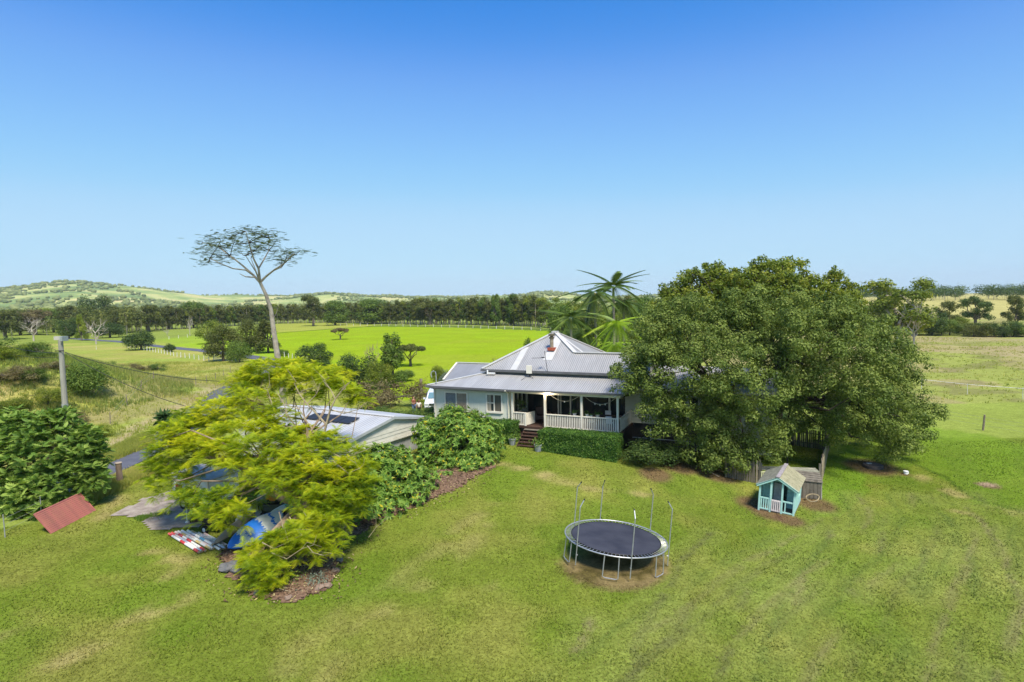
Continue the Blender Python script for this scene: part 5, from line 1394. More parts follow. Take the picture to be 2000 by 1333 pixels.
post_wire_fence('post_and_wire_fence', 'pair of dark timber posts with thin wires on the right lawn edge', [tuple(G(1775, 815)[:2]), tuple(G(1877, 833)[:2]), tuple(G(1979, 852)[:2]), tuple(G(2100, 873)[:2])], 4.3, 1.3, .085, TPOST, (.45, .85, 1.15), group='post and wire fences in the paddocks')
post_wire_fence('rail_fence', 'thin white rail fence crossing the far right pasture', [tuple(G(1800, 760)[:2]), tuple(G(1900, 772)[:2]), tuple(G(2010, 781)[:2]), tuple(G(2120, 790)[:2])], 4.2, 1.25, .035, WPOST, (1.2,), WPOST, wr=.03, group='post and wire fences in the paddocks')
post_wire_fence('wire_fence', 'low wire fence with thin steel pickets between lawn and road verge', [tuple(G(10, 1050)[:2]), tuple(G(30, 1048)[:2]), (-24.6, 30.6), tuple(G(150, 985)[:2]), tuple(G(208, 962)[:2]), tuple(G(232, 948)[:2])], 2.4, 1.15, .025, GREYP, (.3, .6, .9), group='post and wire fences in the paddocks')
post_wire_fence('wire_fence', 'sparse wire fence with dark pickets across the rough left paddock', [tuple(G(215, 825)[:2]), tuple(G(300, 765)[:2]), tuple(G(375, 758)[:2]), tuple(G(450, 730)[:2])], 5.5, 1.1, .04, TPOST, (.5, .9), group='post and wire fences in the paddocks')
# farm gate
gg = G(417, 705); gg2 = G(454, 706); gz_ = gg2 - gg; L_ = float(np.hypot(gz_[0], gz_[1])); a_ = math.atan2(gz_[1], gz_[0])
fg = thing('farm_gate', 'galvanised farm gate at the end of the roadside posts', 'gate', tuple(gg), a_)
for z in (.15, .42, .68, .95, 1.2): MB().tube([(0, 0, z), (L_, 0, z)], .045, 5).build('bar', STEEL, fg)
for x in (0, L_ / 2, L_): MB().tube([(x, 0, .0), (x, 0, 1.25)], .055, 6).build('upright', STEEL, fg)
MB().tube([(0, 0, 1.2), (-2.6, -.2, .1)], .05, 5).build('stay', STEEL, fg); MB().tube([(L_, 0, 1.2), (L_ + 1.4, -.2, .1)], .05, 5).build('stay', STEEL, fg)
# corral rails behind the house
cg = aty(822, 757, 64.0); 
cf = thing('timber_yard_fence', 'old timber post and rail fence behind the left end of the house', 'fence', (cg[0], 64.0, zt(cg[0], 64)))
ct = aty(820, 736, 64)[2] - zt(cg[0], 64)
MB().tube([(0, 0, 0), (.05, 0, ct * .9)], [.17, .15], 8).build('post', TPOST, cf); MB().tube([(7, 3, 0), (7, 3, ct * .9)], .14, 8).build('post', TPOST, cf)
MB().tube([(0, 0, ct * .62), (7, 3, ct * .62)], .09, 6).build('rail', TPOST, cf); MB().tube([(0, 0, ct * .25), (7, 3, ct * .25)], .08, 6).build('rail', TPOST, cf)
# power pole and lines
pyy = 43.0; pt_ = aty(118, 664, pyy); pbm = aty(131, 850, pyy)
pole = thing('power_pole', 'grey timber power pole with a metal cap rising behind the left bush', 'power pole', (pbm[0], pyy, zt(pbm[0], pyy)))
ph0 = pt_[2] - pole.location.z; dx_ = pt_[0] - pbm[0]
PT = mat('bleached pole timber', (.36, .35, .30), .85, (.24, .23, .2), 3, .6, 12, stretch=(1, 1, .15))
MB().tube([(-dx_ * .3, 0, -.2), (dx_ * .4, 0, ph0 * .5), (dx_, 0, ph0)], [.22, .19, .16], 10).build('pole', PT, pole)
MB().box((dx_ - .12, 0, ph0 + .12), (.5, .3, .26)).build('cap_box', mat('pale cap box', (.5, .47, .42), .6), pole)
MB().box((dx_ + .28, -.02, ph0 + .08), (.2, .6, .34)).build('metal_cap', STEEL, pole)
MB().lathe([(.21, ph0 * .42), (.21, ph0 * .44)], (0, 0, 0), 10).build('band', STEEL, pole)
MB().tube([(dx_ * .8 - .3, -.2, ph0 - .8), (dx_ * .8 + .35, -.2, ph0 - .8)], .035, 6).build('insulator_arm', BLACKM, pole)
CAB = mat('black cable', (.02, .02, .02), .6)
def cable(lab, a, b, sag, r=.022):
    a = np.array(a, float); b = np.array(b, float)
    o = MB().tube([(b - a) * t - np.array((0, 0, sag * 4 * t * (1 - t))) for t in np.linspace(0, 1, 22)], r, 4).build('power_line', CAB)
    o.location = tuple(a); tag(o, lab, 'power line', 'cables strung from the power pole')
pa = aty(126, 688, pyy)
cable('upper cable from the pole sagging right towards the leaning tree', pa, aty(560, 742, 47.0), .9)
cable('lower cable from the pole dropping steeply to the shed roof', pa, aty(520, 822, 41.0), 1.0)
cable('cable running left from the pole out over the mound', aty(118, 690, pyy), aty(-60, 640, 75.0), .8)
cable('thin second cable running left from the pole beneath the first', aty(118, 698, pyy), aty(-60, 655, 75.0), .9, .014)
# tank lid and small white cap on the lawn
tl = G(1705, 913)
td = thing('tank_lid', 'round dark concrete tank lid in the lawn below the right end of the big tree', 'tank lid', tuple(tl))
CONC = mat('dark weathered concrete', (.12, .095, .085), .9, (.075, .06, .055), 4, .5, 20)
MB().lathe([(.62, -.1), (.62, .16), (.58, .2), (.02, .22)], (0, 0, 0), 28).build('slab', CONC, td)
MB().box((-.2, .1, .24), (.3, .14, .05)).build('handle', STEEL, td)
wc = G(1769, 926); wcp = thing('inspection_cap', 'small white inspection cap on bare soil right of the dark tank lid', 'drain cap', tuple(wc))
MB().lathe([(.13, 0), (.13, .14), (.15, .15), (.15, .2), (.02, .22)], (0, 0, 0), 14).build('cap', WHITE, wcp); MB().box((.12, .05, .06), (.16, .12, .12)).build('elbow', WHITE, wcp)
# rust coloured drum beside the wing
rd = G(1338, 868); rdm = thing('brick_red_box', 'dark red box half hidden in foliage at the foot of the house wall', 'box', (rd[0], rd[1], rd[2]), -R(24))
MB().box((0, 0, .3), (.5, .5, .6)).build('box_body', RUST, rdm); MB().box((0, 0, .62), (.56, .56, .05)).build('lid', DARKTIMBER, rdm)

# ================================================================== CAR AND PEOPLE
CW = mat('white car paint', (.74, .76, .79), .25, spec=.5)
cg_ = aty(846, 796, 55.0); cz0 = zt(cg_[0], 55.0)
ut = thing('parked_car', 'white four wheel drive parked facing the camera behind the house corner', 'car', (cg_[0] + .05, 56.6, cz0), R(4))
def extr(prof, w, taper, m, nm, par):
    vs = [(s * w / 2 * (1 - taper * max(0, (z - 1.0)) ), y, z) for s in (-1, 1) for y, z in prof]; k = len(prof)
    fs = [tuple(range(k)), tuple(range(2 * k - 1, k - 1, -1))] + [(i, i + k, (i + 1) % k + k, (i + 1) % k) for i in range(k)]
    o = MB().add(vs, fs).build(nm, m, par); bv = o.modifiers.new('bevel', 'BEVEL'); bv.width = .05; bv.segments = 2; return o
body = [(-2.3, .45), (-2.38, .62), (-2.34, .98), (-2.2, 1.08), (-1.15, 1.2), (2.3, 1.22), (2.38, .9), (2.36, .45)]
extr(body, 1.84, 0, CW, 'body', ut)
cabn = [(-1.2, 1.18), (-.55, 1.78), (.9, 1.82), (2.2, 1.76), (2.32, 1.2)]
cb = extr(cabn, 1.7, .22, CW, 'cabin', ut)
ws = MB().slab([(-.68, -1.14, 1.26), (.68, -1.14, 1.26), (.58, -.60, 1.74), (-.58, -.60, 1.74)], .01); ws = ws.build('windscreen', glass('windscreen glass', (.12, .22, .26), .1), ut); ws.location = (0, -.045, .02)
for s in (-1, 1):
    MB().span((s * .86 - .012, -.6, 1.28), (s * .86 + .012, 1.9, 1.62)).build('side_window', GLASS, ut)
    MB().box((s * .72, -2.36, .90), (.28, .05, .16)).build('headlight', mat('headlight glass', (.45, .48, .5), .15), ut)
    MB().box((s * 1.02, -.95, 1.25), (.2, .12, .16)).build('wing_mirror', CW, ut)
    for y in (-1.45, 1.45):
        w_ = MB().tube([(s * .84 - .12, y, .36), (s * .84 + .12, y, .36)], .36, 20).build('wheel', BLACKM, ut)
        MB().tube([(s * .86 - .12, y, .36), (s * .86 + .12, y, .36)], .2, 14).build('rim', STEEL, w_)
MB().box((0, -2.375, .88), (.95, .03, .2)).build('grille', BLACKM, ut)
for x in (-.22, 0, .22): MB().box((x, -2.395, .88), (.04, .02, .2)).build('grille_bar', STEEL, ut)
MB().box((0, -2.38, .58), (1.6, .06, .12)).build('bumper_intake', BLACKM, ut)
MB().box((0, -2.42, .7), (.38, .02, .12)).build('number_plate', CREAM, ut)
SKIN = mat('skin', (.48, .28, .19), .6)
def person(label, x, y, h, top, legs_m, hair, face, arms='down', hold=False):
    z = zt(x, y); root = thing('person', label, 'person', (x, y, z), face)
    s = h / 1.7
    def skin(name, vs, es, rad, m, root_i=0, sub=1):
        me = bpy.data.meshes.new(name); me.from_pydata([tuple(c * s for c in v) for v in vs], es, []); me.materials.append(m)
        o = link(name, me, root); md = o.modifiers.new('skin', 'SKIN')
        for i, r_ in enumerate(rad): me.skin_vertices[0].data[i].radius = (r_ * s, r_ * s)
        me.skin_vertices[0].data[root_i].use_root = True
        sb = o.modifiers.new('subdivision', 'SUBSURF'); sb.levels = sub; sb.render_levels = sub; return o
    ax = .34 if arms == 'hug' else .26
    hd = (.28, .10, 1.30) if arms == 'hug' else (.27, 0, .82)
    el = (.27, .02, 1.08)
    vs = [(0, 0, .95), (0, 0, 1.15), (0, 0, 1.38), (0, 0, 1.48), (0, -.01, 1.56), (0, -.01, 1.66),
          (.17, 0, 1.40), (.25, 0, 1.12), (.12, -.30, 1.2) if arms == 'hug' else (.27, -.02, .85), (-.17, 0, 1.40), (-.25, 0, 1.12), (-.1, -.30, 1.15) if arms == 'hug' else (-.27, -.02, .85),
          (.10, 0, .9), (.11, 0, .5), (.11, .02, .08), (.11, -.14, .04), (-.10, 0, .9), (-.11, 0, .5), (-.11, .02, .08), (-.11, -.14, .04)]
    es = [(0, 1), (1, 2), (2, 3), (3, 4), (4, 5), (2, 6), (6, 7), (7, 8), (2, 9), (9, 10), (10, 11), (0, 12), (12, 13), (13, 14), (14, 15), (0, 16), (16, 17), (17, 18), (18, 19)]
    rad = [.13, .12, .13, .055, .085, .085, .06, .042, .035, .06, .042, .035, .085, .06, .042, .035, .085, .06, .042, .035]
    skin('body', vs, es, rad, SKIN)
    skin('top', [(0, 0, .93), (0, 0, 1.15), (0, 0, 1.39), (.17, 0, 1.40), (.235, 0, 1.2), (-.17, 0, 1.40), (-.235, 0, 1.2)], [(0, 1), (1, 2), (2, 3), (3, 4), (2, 5), (5, 6)], [.155, .145, .15, .08, .062, .08, .062], top)
    skin('trousers', [(0, 0, .95), (.10, 0, .88), (.11, 0, .5), (.11, .02, .12), (-.10, 0, .88), (-.11, 0, .5), (-.11, .02, .12)], [(0, 1), (1, 2), (2, 3), (0, 4), (4, 5), (5, 6)], [.15, .105, .08, .06, .105, .08, .06], legs_m)
    skin('hair', [(0, .03, 1.72), (0, .06, 1.62), (0, .07, 1.48)], [(0, 1), (1, 2)], [.075, .095, .06], hair)
    for sx in (-1, 1): MB().box((sx * .032 * s, -.088 * s, 1.62 * s), (.02 * s, .012 * s, .012 * s)).build('eye', BLACKM, root)
    MB().box((0, -.1 * s, 1.59 * s), (.022 * s, .03 * s, .035 * s)).build('nose', SKIN, root); MB().box((0, -.09 * s, 1.555 * s), (.045 * s, .012 * s, .01 * s)).build('mouth', mat('lips', (.4, .13, .1), .5), root)
    return root
DENIM = mat('blue denim', (.16, .21, .36), .9); HAIRB = mat('reddish brown hair', (.20, .08, .04), .7); WHT = mat('cream shirt', (.68, .62, .55), .9); BLKC = mat('black trousers', (.02, .02, .025), .9)
RTOP = mat('rust brown top', (.30, .10, .06), .9, (.2, .07, .05), 12)
pA = aty(808, 790, 54.2); pB_ = aty(818, 790, 53.4)
person('person in rust brown top and blue jeans leaning in beside the white car', pA[0], 54.2, 1.72, RTOP, DENIM, HAIRB, R(60), 'hug')
person('shorter person in cream top and black trousers facing the car with long brown hair', pB_[0], 53.4, 1.5, WHT, BLKC, HAIRB, R(190))

# ================================================================== VEGETATION
def px_clump(px, py, rx, ry, y, ryd=None):
    """ellipsoid of real size from its place and extent"""
    p = aty(px, py, y); s = y / F_PX
    return (p[0], p[1], p[2], rx * s, (ryd if ryd else rx * .8) * s, ry * s)

def tips_on(clumps, n, up=.35, depth=.25):
    P, d, idx = shell_points(clumps, n, depth, up)
    return P, d, idx

def rel(clumps, o): return [(c[0] - o[0], c[1] - o[1], c[2] - o[2], *c[3:]) for c in clumps]

# ---- golden feathery tree in the left foreground
JY = 25.0
jb = G(548, 1128); jb[1] = 24.6; jb[0] = aty(606, 1000, 24.6)[0]; jb[2] = zt(jb[0], jb[1])
jac = thing('golden_tree', 'spreading golden green feathery tree in the left foreground', 'tree', tuple(jb))
jc = [(600, 738, 70, 22, 30), (520, 722, 48, 20, 30.5), (655, 768, 45, 24, 29.5), (560, 745, 45, 22, 30), (480, 745, 35, 18, 31), (640, 735, 35, 16, 30.5),
      (430, 808, 62, 32, 29), (500, 790, 50, 24, 29), (380, 845, 60, 30, 28.5), (460, 850, 50, 30, 27.5), (350, 875, 42, 28, 28), (545, 815, 36, 22, 28.5),
      (520, 840, 30, 20, 28), (330, 900, 44, 40, 27.5), (320, 860, 36, 26, 28.2), (335, 950, 42, 40, 26.8), (365, 985, 36, 30, 26), (300, 925, 24, 34, 27.5),
      (425, 890, 55, 26, 26.5), (490, 880, 45, 28, 26), (470, 915, 36, 22, 25.5), (385, 870, 44, 24, 27), (410, 1000, 42, 34, 24.5), (455, 1010, 36, 28, 24.2), (440, 975, 34, 26, 24.8),
      (585, 905, 40, 30, 25), (570, 880, 34, 24, 26), (635, 890, 40, 26, 26), (560, 940, 46, 30, 24.5), (620, 940, 46, 34, 24.5), (665, 930, 46, 36, 25), (700, 960, 40, 34, 25),
      (715, 925, 24, 28, 25.5), (680, 990, 44, 30, 24.5), (640, 975, 40, 26, 24), (600, 985, 34, 24, 24), (635, 1020, 40, 28, 23.4), (665, 1025, 26, 22, 23.6), (600, 1030, 40, 26, 23),
      (652, 1062, 26, 24, 23.0), (620, 1065, 36, 28, 22.6), (575, 1055, 36, 26, 22.4), (598, 1080, 34, 18, 22.6), (540, 1070, 38, 28, 22.3), (556, 1085, 26, 16, 22.2),
      (500, 1085, 34, 24, 22.3), (505, 1118, 40, 28, 21.8), (535, 1125, 30, 24, 21.6), (490, 1110, 24, 20, 21.9), (530, 1152, 18, 12, 21.3), (510, 1145, 26, 14, 21.5),
      (700, 790, 24, 14, 29.5), (690, 770, 22, 14, 29.8), (470, 770, 30, 20, 30), (610, 780, 22, 14, 29), (545, 860, 26, 20, 27), (620, 1000, 30, 22, 25.2), (480, 760, 26, 18, 31), (530, 900, 30, 20, 25.6), (545, 925, 26, 20, 25.2), (505, 935, 24, 16, 25.0), (560, 860, 26, 18, 26.5), (650, 860, 30, 18, 27), (590, 850, 24, 16, 27), (690, 890, 26, 22, 26), (540, 832, 26, 16, 28.4), (600, 845, 24, 12, 27.6), (575, 770, 26, 14, 29.6), (505, 825, 30, 18, 28.6), (560, 960, 26, 18, 24.2)]
jcl = rel([px_clump(*c) for c in jc], jb)
# hidden far side of the crown
for _ in range(26):
    c = jcl[rng.integers(0, 40)]; jcl.append((c[0] + rng.normal() * .5, c[1] + rng.uniform(1.2, 2.6), c[2] + rng.normal() * .3 + .1, c[3] * .8, c[4] * .8, c[5] * .8))
n = 3200
P, d, idx = tips_on(jcl, n, up=.55, depth=.45)
nf = 8
ft, ff = frond_template(9, .30, .40, .075, True)
az_ = rng.random((n, 1)) * 6.28 + np.linspace(0, 6.28, nf, endpoint=False)[None] + rng.normal(size=(n, nf)) * .25
elv = rng.uniform(-.35, .65, (n, nf))
X = np.stack([np.cos(az_) * np.cos(elv), np.sin(az_) * np.cos(elv), np.sin(elv)], -1) + d[:, None, :] * .5
X = unit(X.reshape(-1, 3)); PP = np.repeat(P, nf, 0)
Z = unit(np.array([0, 0, 1.0]) + rng.normal(size=X.shape) * .25)
ctint = rng.random(len(jcl)) * .35 - .1
hi = np.clip((P[:, 2] - .5) / 7.5, 0, 1) * .25  # fronds toned lighter with height, painting light onto the crown top
tt = np.clip(ctint[np.repeat(idx, nf)] + np.repeat(hi, nf) + rng.random(n * nf) * .5, 0, 1)
link('foliage', instance_mesh('foliage', ft, ff, PP, X, Z, rng.uniform(.24, .46, n * nf), LM['jac'], tt, .25), jac)
mb = MB()
trunk_top = np.array(aty(588, 985, 25.0)) - jb
mb.tube([(0, 0, -.3), (.05, .1, .5), trunk_top * .5 + (.1, .05, .2), trunk_top], [.26, .23, .2, .17], 8)
branch_tubes(mb, trunk_top, [c[:3] for c in jcl], nl=9, r0=.26, r1=.012, bend=.45)
# the big leaning limb seen from above
lp_ = [np.array(aty(*q)) - jb for q in ((588, 985, 25.0), (562, 978, 25.0), (535, 965, 25.0), (512, 945, 25.6), (490, 925, 26.4), (455, 905, 27.2))]
mb.tube(lp_, [.18, .17, .16, .14, .12, .08], 8)
mb.build('trunk', mat('warm tan bark', (.30, .22, .15), .9, (.17, .12, .08), 4, .5, 15), jac)
# bare pale twigs that stand clear of the leaves
tw = MB()
def twig(pts, r0, y):
    q = [np.array(aty(p[0], p[1], y)) - jb for p in pts]; tw.tube(q, list(np.linspace(r0, r0 * .35, len(q))), 5)
for pts, r_, y in [([(628, 865), (637, 830), (645, 800), (655, 780), (668, 762)], .07, 27.5), ([(637, 830), (615, 805), (600, 790), (585, 770), (575, 750)], .05, 27.6), ([(628, 865), (615, 845), (600, 825), (585, 800)], .05, 27.4),
                   ([(645, 800), (672, 808), (700, 800), (718, 785)], .03, 27.6), ([(655, 780), (645, 760), (632, 745)], .03, 27.7), ([(600, 790), (618, 770), (625, 750)], .025, 27.6),
                   ([(585, 840), (562, 815), (555, 790), (540, 765)], .04, 28), ([(535, 800), (528, 780), (522, 762)], .04, 28.5), ([(560, 935), (520, 965), (480, 985)], .02, 24.6), ([(565, 1010), (575, 1025), (600, 1012), (640, 1018)], .03, 22.9),
                   ([(545, 1000), (555, 1040), (560, 1060), (590, 1062), (568, 1080)], .025, 22.5), ([(512, 1060), (535, 1072), (560, 1060), (590, 1045)], .022, 22.0), ([(530, 1080), (560, 1092), (590, 1072), (612, 1065)], .022, 21.8),
                   ([(600, 1066), (612, 1080), (632, 1085)], .018, 21.8), ([(545, 1150), (575, 1158), (600, 1160), (622, 1155)], .015, 21.3), ([(650, 900), (680, 925), (702, 915), (695, 905)], .02, 24.6),
                   ([(640, 880), (668, 895), (700, 885), (725, 875)], .02, 25.4), ([(720, 1050), (735, 1030), (760, 1010)], .015, 24.6)]:
    tw = MB(); twig(pts, r_, y)
    for _ in range(3):
        a = pts[rng.integers(1, len(pts))]; twig([a, (a[0] + rng.normal() * 9, a[1] - abs(rng.normal()) * 9), (a[0] + rng.normal() * 16, a[1] - abs(rng.normal()) * 18)], r_ * .4, y + rng.normal() * .1)
    tw.build('bare_branch', BARK_T, jac)

# ---- big dark camphor tree on the right
def poly_clumps(poly, n, ymid, thick, r, mind, front=.7, ry=.85, px_r=110.):
    poly = np.array(poly, float); x0, y0 = poly.min(0); x1, y1 = poly.max(0); out = []; pts = []
    closed = [tuple(p) for p in poly] + [tuple(poly[0])]
    tries = 0
    while len(out) < n and tries < n * 60:
        tries += 1
        x = rng.uniform(x0, x1); y = rng.uniform(y0, y1)
        if not inpoly(np.array([x]), np.array([y]), poly)[0]: continue
        e = float(linedist(np.array([x]), np.array([y]), closed)[0])
        if e < r * 19: continue
        t = thick * math.sqrt(min(1, e / px_r)); q = rng.random()
        dep = -t * rng.uniform(.55, 1.08) if q < front else rng.uniform(-.6, 1) * t
        lay = 0 if q < front else 1
        if any(abs(x - a) < mind and abs(y - b) < mind * .8 and l_ == lay for a, b, l_ in pts): continue
        pts.append((x, y, lay)); Y = ymid + dep; p = aty(x, y, Y); s = r * rng.uniform(.75, 1.3)
        out.append((p[0], p[1], p[2], s, s, s * ry))
    return out
big_poly = [(1199, 722), (1214, 688), (1243, 655), (1262, 615), (1290, 580), (1340, 600), (1385, 585), (1430, 600), (1475, 560), (1540, 570), (1600, 575), (1650, 585), (1700, 600), (1738, 630), (1770, 655),
            (1785, 700), (1797, 745), (1815, 785), (1846, 808), (1846, 835), (1812, 850), (1790, 868), (1775, 880), (1748, 905), (1722, 895), (1695, 870), (1655, 870), (1615, 862), (1560, 845),
            (1530, 872), (1495, 905), (1450, 908), (1405, 890), (1345, 862), (1330, 830), (1285, 838), (1262, 800), (1262, 770), (1222, 765)]
tb_ = aty(1455, 860, 42.0); tb0 = np.array([tb_[0], 42.0, zt(tb_[0], 42.0)])
bt_ = thing('camphor_tree', 'huge dark green spreading tree at the right end of the house', 'tree', tuple(tb0))
cl = poly_clumps(big_poly, 150, 42.0, 6.8, 1.05, 34, front=.78)
for q in [(1285, 790, 37.5), (1262, 745, 37.5), (1300, 835, 37.5), (1340, 860, 37), (1385, 875, 36.6), (1425, 885, 36.4), (1465, 890, 36.2), (1360, 825, 36.6), (1410, 845, 36.2), (1330, 765, 37), (1250, 700, 38.5),
          (1500, 865, 36.2), (1225, 735, 38.2), (1295, 700, 37.5), (1440, 600, 39), (1350, 610, 40), (1300, 625, 40.5), (1265, 655, 40)]:
    p = aty(*q); cl.append((p[0], p[1], p[2], 1.1, 1.1, .95))
NB = len(cl)
for c in list(cl):      # rounded knots of leaves standing proud of each bough
    for _ in range(8):
        d_ = unit(rng.normal(size=3) + np.array((0, -.5, .4)))
        k_ = rng.uniform(.34, .62); cl.append((c[0] + d_[0] * c[3] * 1.05, c[1] + d_[1] * c[3] * 1.0, c[2] + d_[2] * c[3] * .95, k_, k_, k_ * .78))
cl = [(c[0], c[1], c[2], c[3] * (.62 if i < NB else 1), c[4] * (.62 if i < NB else 1), c[5] * (.55 if i < NB else 1)) for i, c in enumerate(cl)]
hole = [(1345, 722, 26), (1380, 712, 22), (1318, 805, 13), (1452, 765, 12), (1560, 855, 14)]
cl2 = []
for c in cl:
    v = np.array(c[:3]) - CAMP; cp, sp = math.cos(PITCH), math.sin(PITCH); f = v[1] * cp - v[2] * sp; up = v[1] * sp + v[2] * cp
    a, b = v[0] / f * F_PX, up / f * F_PX; px, py = 1000 + a - b * ROLL, 666.5 - (b + a * ROLL)
    if any(math.hypot(px - h[0], py - h[1]) < h[2] and rng.random() < .8 for h in hole): continue
    cl2.append(c)
cl = rel(cl2, tb0)
nn_ = 205000
link('foliage', crown_leaves('foliage', cl, nn_, .165, LM['camphor'], .5, .55, .55, .38, .25), bt_)
mb = MB(); fk = np.array([.2, .2, 3.2])
mb.tube([(0, 0, -.4), (0, .05, .6), (.1, .1, 2), fk], [.75, .58, .48, .44], 12)
branch_tubes(mb, fk, [c[:3] for c in cl[:140]], nl=13, r0=.42, r1=.02, bend=.35)
mb.build('trunk', BARK_D, bt_)

# ---- looser brown green tree rising behind it
up_poly = [(1280, 610), (1288, 565), (1325, 535), (1355, 522), (1395, 512), (1425, 525), (1445, 515), (1470, 520), (1485, 503), (1530, 494), (1575, 500), (1598, 520), (1608, 545), (1630, 512), (1655, 530), (1672, 560), (1690, 580), (1700, 610), (1680, 650), (1290, 660)]
ub = aty(1520, 760, 49.0); ub0 = np.array([ub[0], 49.0, zt(ub[0], 49)])
ut_ = thing('broad_tree', 'loose olive brown tree rising behind the top of the huge dark tree', 'tree', tuple(ub0))
cl = poly_clumps(up_poly, 170, 49.0, 4.0, .6, 13, front=.6, px_r=60)
for c in list(cl):
    for _ in range(4):
        d_ = unit(rng.normal(size=3)); k_ = c[3] * rng.uniform(.4, .7); cl.append((c[0] + d_[0] * c[3] * 1.5, c[1] + d_[1] * c[3] * 1.3, c[2] + d_[2] * c[3] * 1.1, k_, k_, k_ * .7))
cl = rel(cl, ub0)
holes2 = [(1440, 545), (1455, 560), (1560, 565), (1545, 575), (1395, 565), (1480, 575)]
link('foliage', crown_leaves('foliage', cl, 62000, .215, LM['olive'], .6, .3, 1.1, .6, .2), ut_)
mb = MB(); mb.tube([(0, 0, -.3), (0, 0, 3), (0, .1, 6.5)], [.4, .34, .28], 10); branch_tubes(mb, (0, .1, 6.0), [c[:3] for c in cl], nl=9, r0=.3, r1=.025, bend=.3); mb.build('trunk', BARK_D, ut_)

# ---- broad leaved shrubs with yellow leaves beside the shed
lt, lf = leaf_template(.34, .22)
def rosette_shrub(label, clumps, base, ntips, L, name='frangipani_shrub', m=None, nl=10, up=.3, stem=BARK, grp=None, spread=(.1, .9)):
    root = thing(name, label, 'shrub', tuple(base), 0, grp); cl = rel(clumps, base)
    P, d, idx = tips_on(cl, ntips, up, .22)
    az_ = rng.random((ntips, 1)) * 6.28 + np.linspace(0, 6.28, nl, endpoint=False)[None] + rng.normal(size=(ntips, nl)) * .3
    elv = rng.uniform(*spread, (ntips, nl))
    ax_ = unit(d + np.array([0, 0, .5])); t1 = unit(np.cross(ax_, np.array([.3, .9, .1]))); t2 = np.cross(ax_, t1)
    X = (np.cos(az_) * np.cos(elv))[..., None] * t1[:, None] + (np.sin(az_) * np.cos(elv))[..., None] * t2[:, None] + np.sin(elv)[..., None] * ax_[:, None]
    X = unit(X.reshape(-1, 3)); Z = unit(np.repeat(ax_, nl, 0) + rng.normal(size=X.shape) * .1)
    tt = rng.random(ntips * nl)
    link('foliage', instance_mesh('foliage', lt, lf, np.repeat(P, nl, 0), X, Z, L * rng.uniform(.6, 1.2, ntips * nl), m or LM['frangi'], tt, .05), root)
    mb = MB(); branch_tubes(mb, (0, 0, -.1), [c[:3] for c in cl], nl=6, r0=.16, r1=.02, bend=.3)
    for i in rng.choice(ntips, min(160, ntips), replace=False):
        c = np.array(cl[idx[i]][:3]); mb.tube([c, P[i]], [.03, .015], 4, cap=False)
    mb.build('stems', stem, root); return root
sb = G(905, 925)
rosette_shrub('large rounded shrub with glossy leaves left of the front steps', [px_clump(*q) for q in
    [(900, 870, 66, 58, 38), (860, 855, 50, 42, 38.4), (940, 855, 44, 45, 38.4), (890, 830, 50, 32, 39), (845, 890, 36, 40, 37.3), (920, 905, 38, 32, 37), (875, 910, 40, 30, 36.6), (835, 850, 30, 34, 38.2), (960, 880, 26, 34, 38.2), (855, 925, 26, 18, 36.0), (910, 915, 40, 26, 36.2), (862, 938, 36, 20, 35.0), (950, 900, 24, 22, 37), (825, 930, 26, 24, 35)]], (sb[0], 38.2, zt(sb[0], 38.2)), 1900, .29)
sb = G(760, 985)
rosette_shrub('lower glossy shrub with yellow leaves between the golden tree and the shed wall', [px_clump(*q) for q in
    [(760, 935, 52, 50, 31.5), (720, 925, 40, 46, 31), (790, 950, 36, 40, 31.8), (745, 905, 45, 34, 32.4), (725, 970, 36, 34, 29.6), (765, 975, 36, 26, 30.2), (810, 935, 28, 30, 32.6), (700, 1000, 24, 24, 28.8), (780, 900, 34, 24, 33), (800, 965, 38, 24, 30.6), (755, 992, 38, 22, 29.2), (715, 1012, 30, 18, 27.8), (835, 945, 26, 26, 32.4)]], (sb[0], 31.0, zt(sb[0], 31.0)), 1500, .28)

# ---- leafy tree at the left edge
ft2, ff2 = frond_template(5, .22, .30, .17)
lb0 = G(85, 1035); lb0[1] = 32.0; lb0[0] = aty(85, 1000, 32)[0]; lb0[2] = zt(lb0[0], 32)
lbt = thing('leafy_tree', 'dense mid green leafy tree at the left edge behind the red slatted panel', 'tree', tuple(lb0))
cl = rel([px_clump(*q) for q in [(90, 880, 95, 70, 32), (30, 900, 70, 75, 32), (150, 900, 50, 55, 32), (60, 850, 60, 40, 32.5), (110, 840, 44, 30, 33), (170, 880, 30, 40, 32.6), (20, 970, 55, 55, 31), (80, 960, 60, 50, 30.6), (130, 950, 50, 42, 31),
     (170, 930, 34, 34, 31.5), (60, 1005, 34, 28, 30), (-40, 920, 60, 90, 32.5), (30, 840, 40, 30, 33), (80, 1015, 20, 14, 29.6), (195, 895, 18, 30, 32), (100, 995, 30, 18, 30), (62, 818, 26, 16, 32), (128, 815, 22, 18, 32.5), (175, 850, 22, 20, 32), (20, 815, 30, 16, 32.4), (200, 935, 16, 16, 31.6), (150, 985, 22, 16, 30.6), (95, 812, 12, 12, 32)]], lb0)
n = 2500; P, d, idx = tips_on(cl, n, .3, .4); nf = 6
az_ = rng.random((n, nf)) * 6.28; elv = rng.uniform(-.5, .6, (n, nf))
X = unit((np.stack([np.cos(az_) * np.cos(elv), np.sin(az_) * np.cos(elv), np.sin(elv)], -1) + d[:, None] * .6).reshape(-1, 3))
Z = unit(np.array([0, 0, 1.0]) + np.repeat(d, nf, 0) * .6 + rng.normal(size=X.shape) * .25)
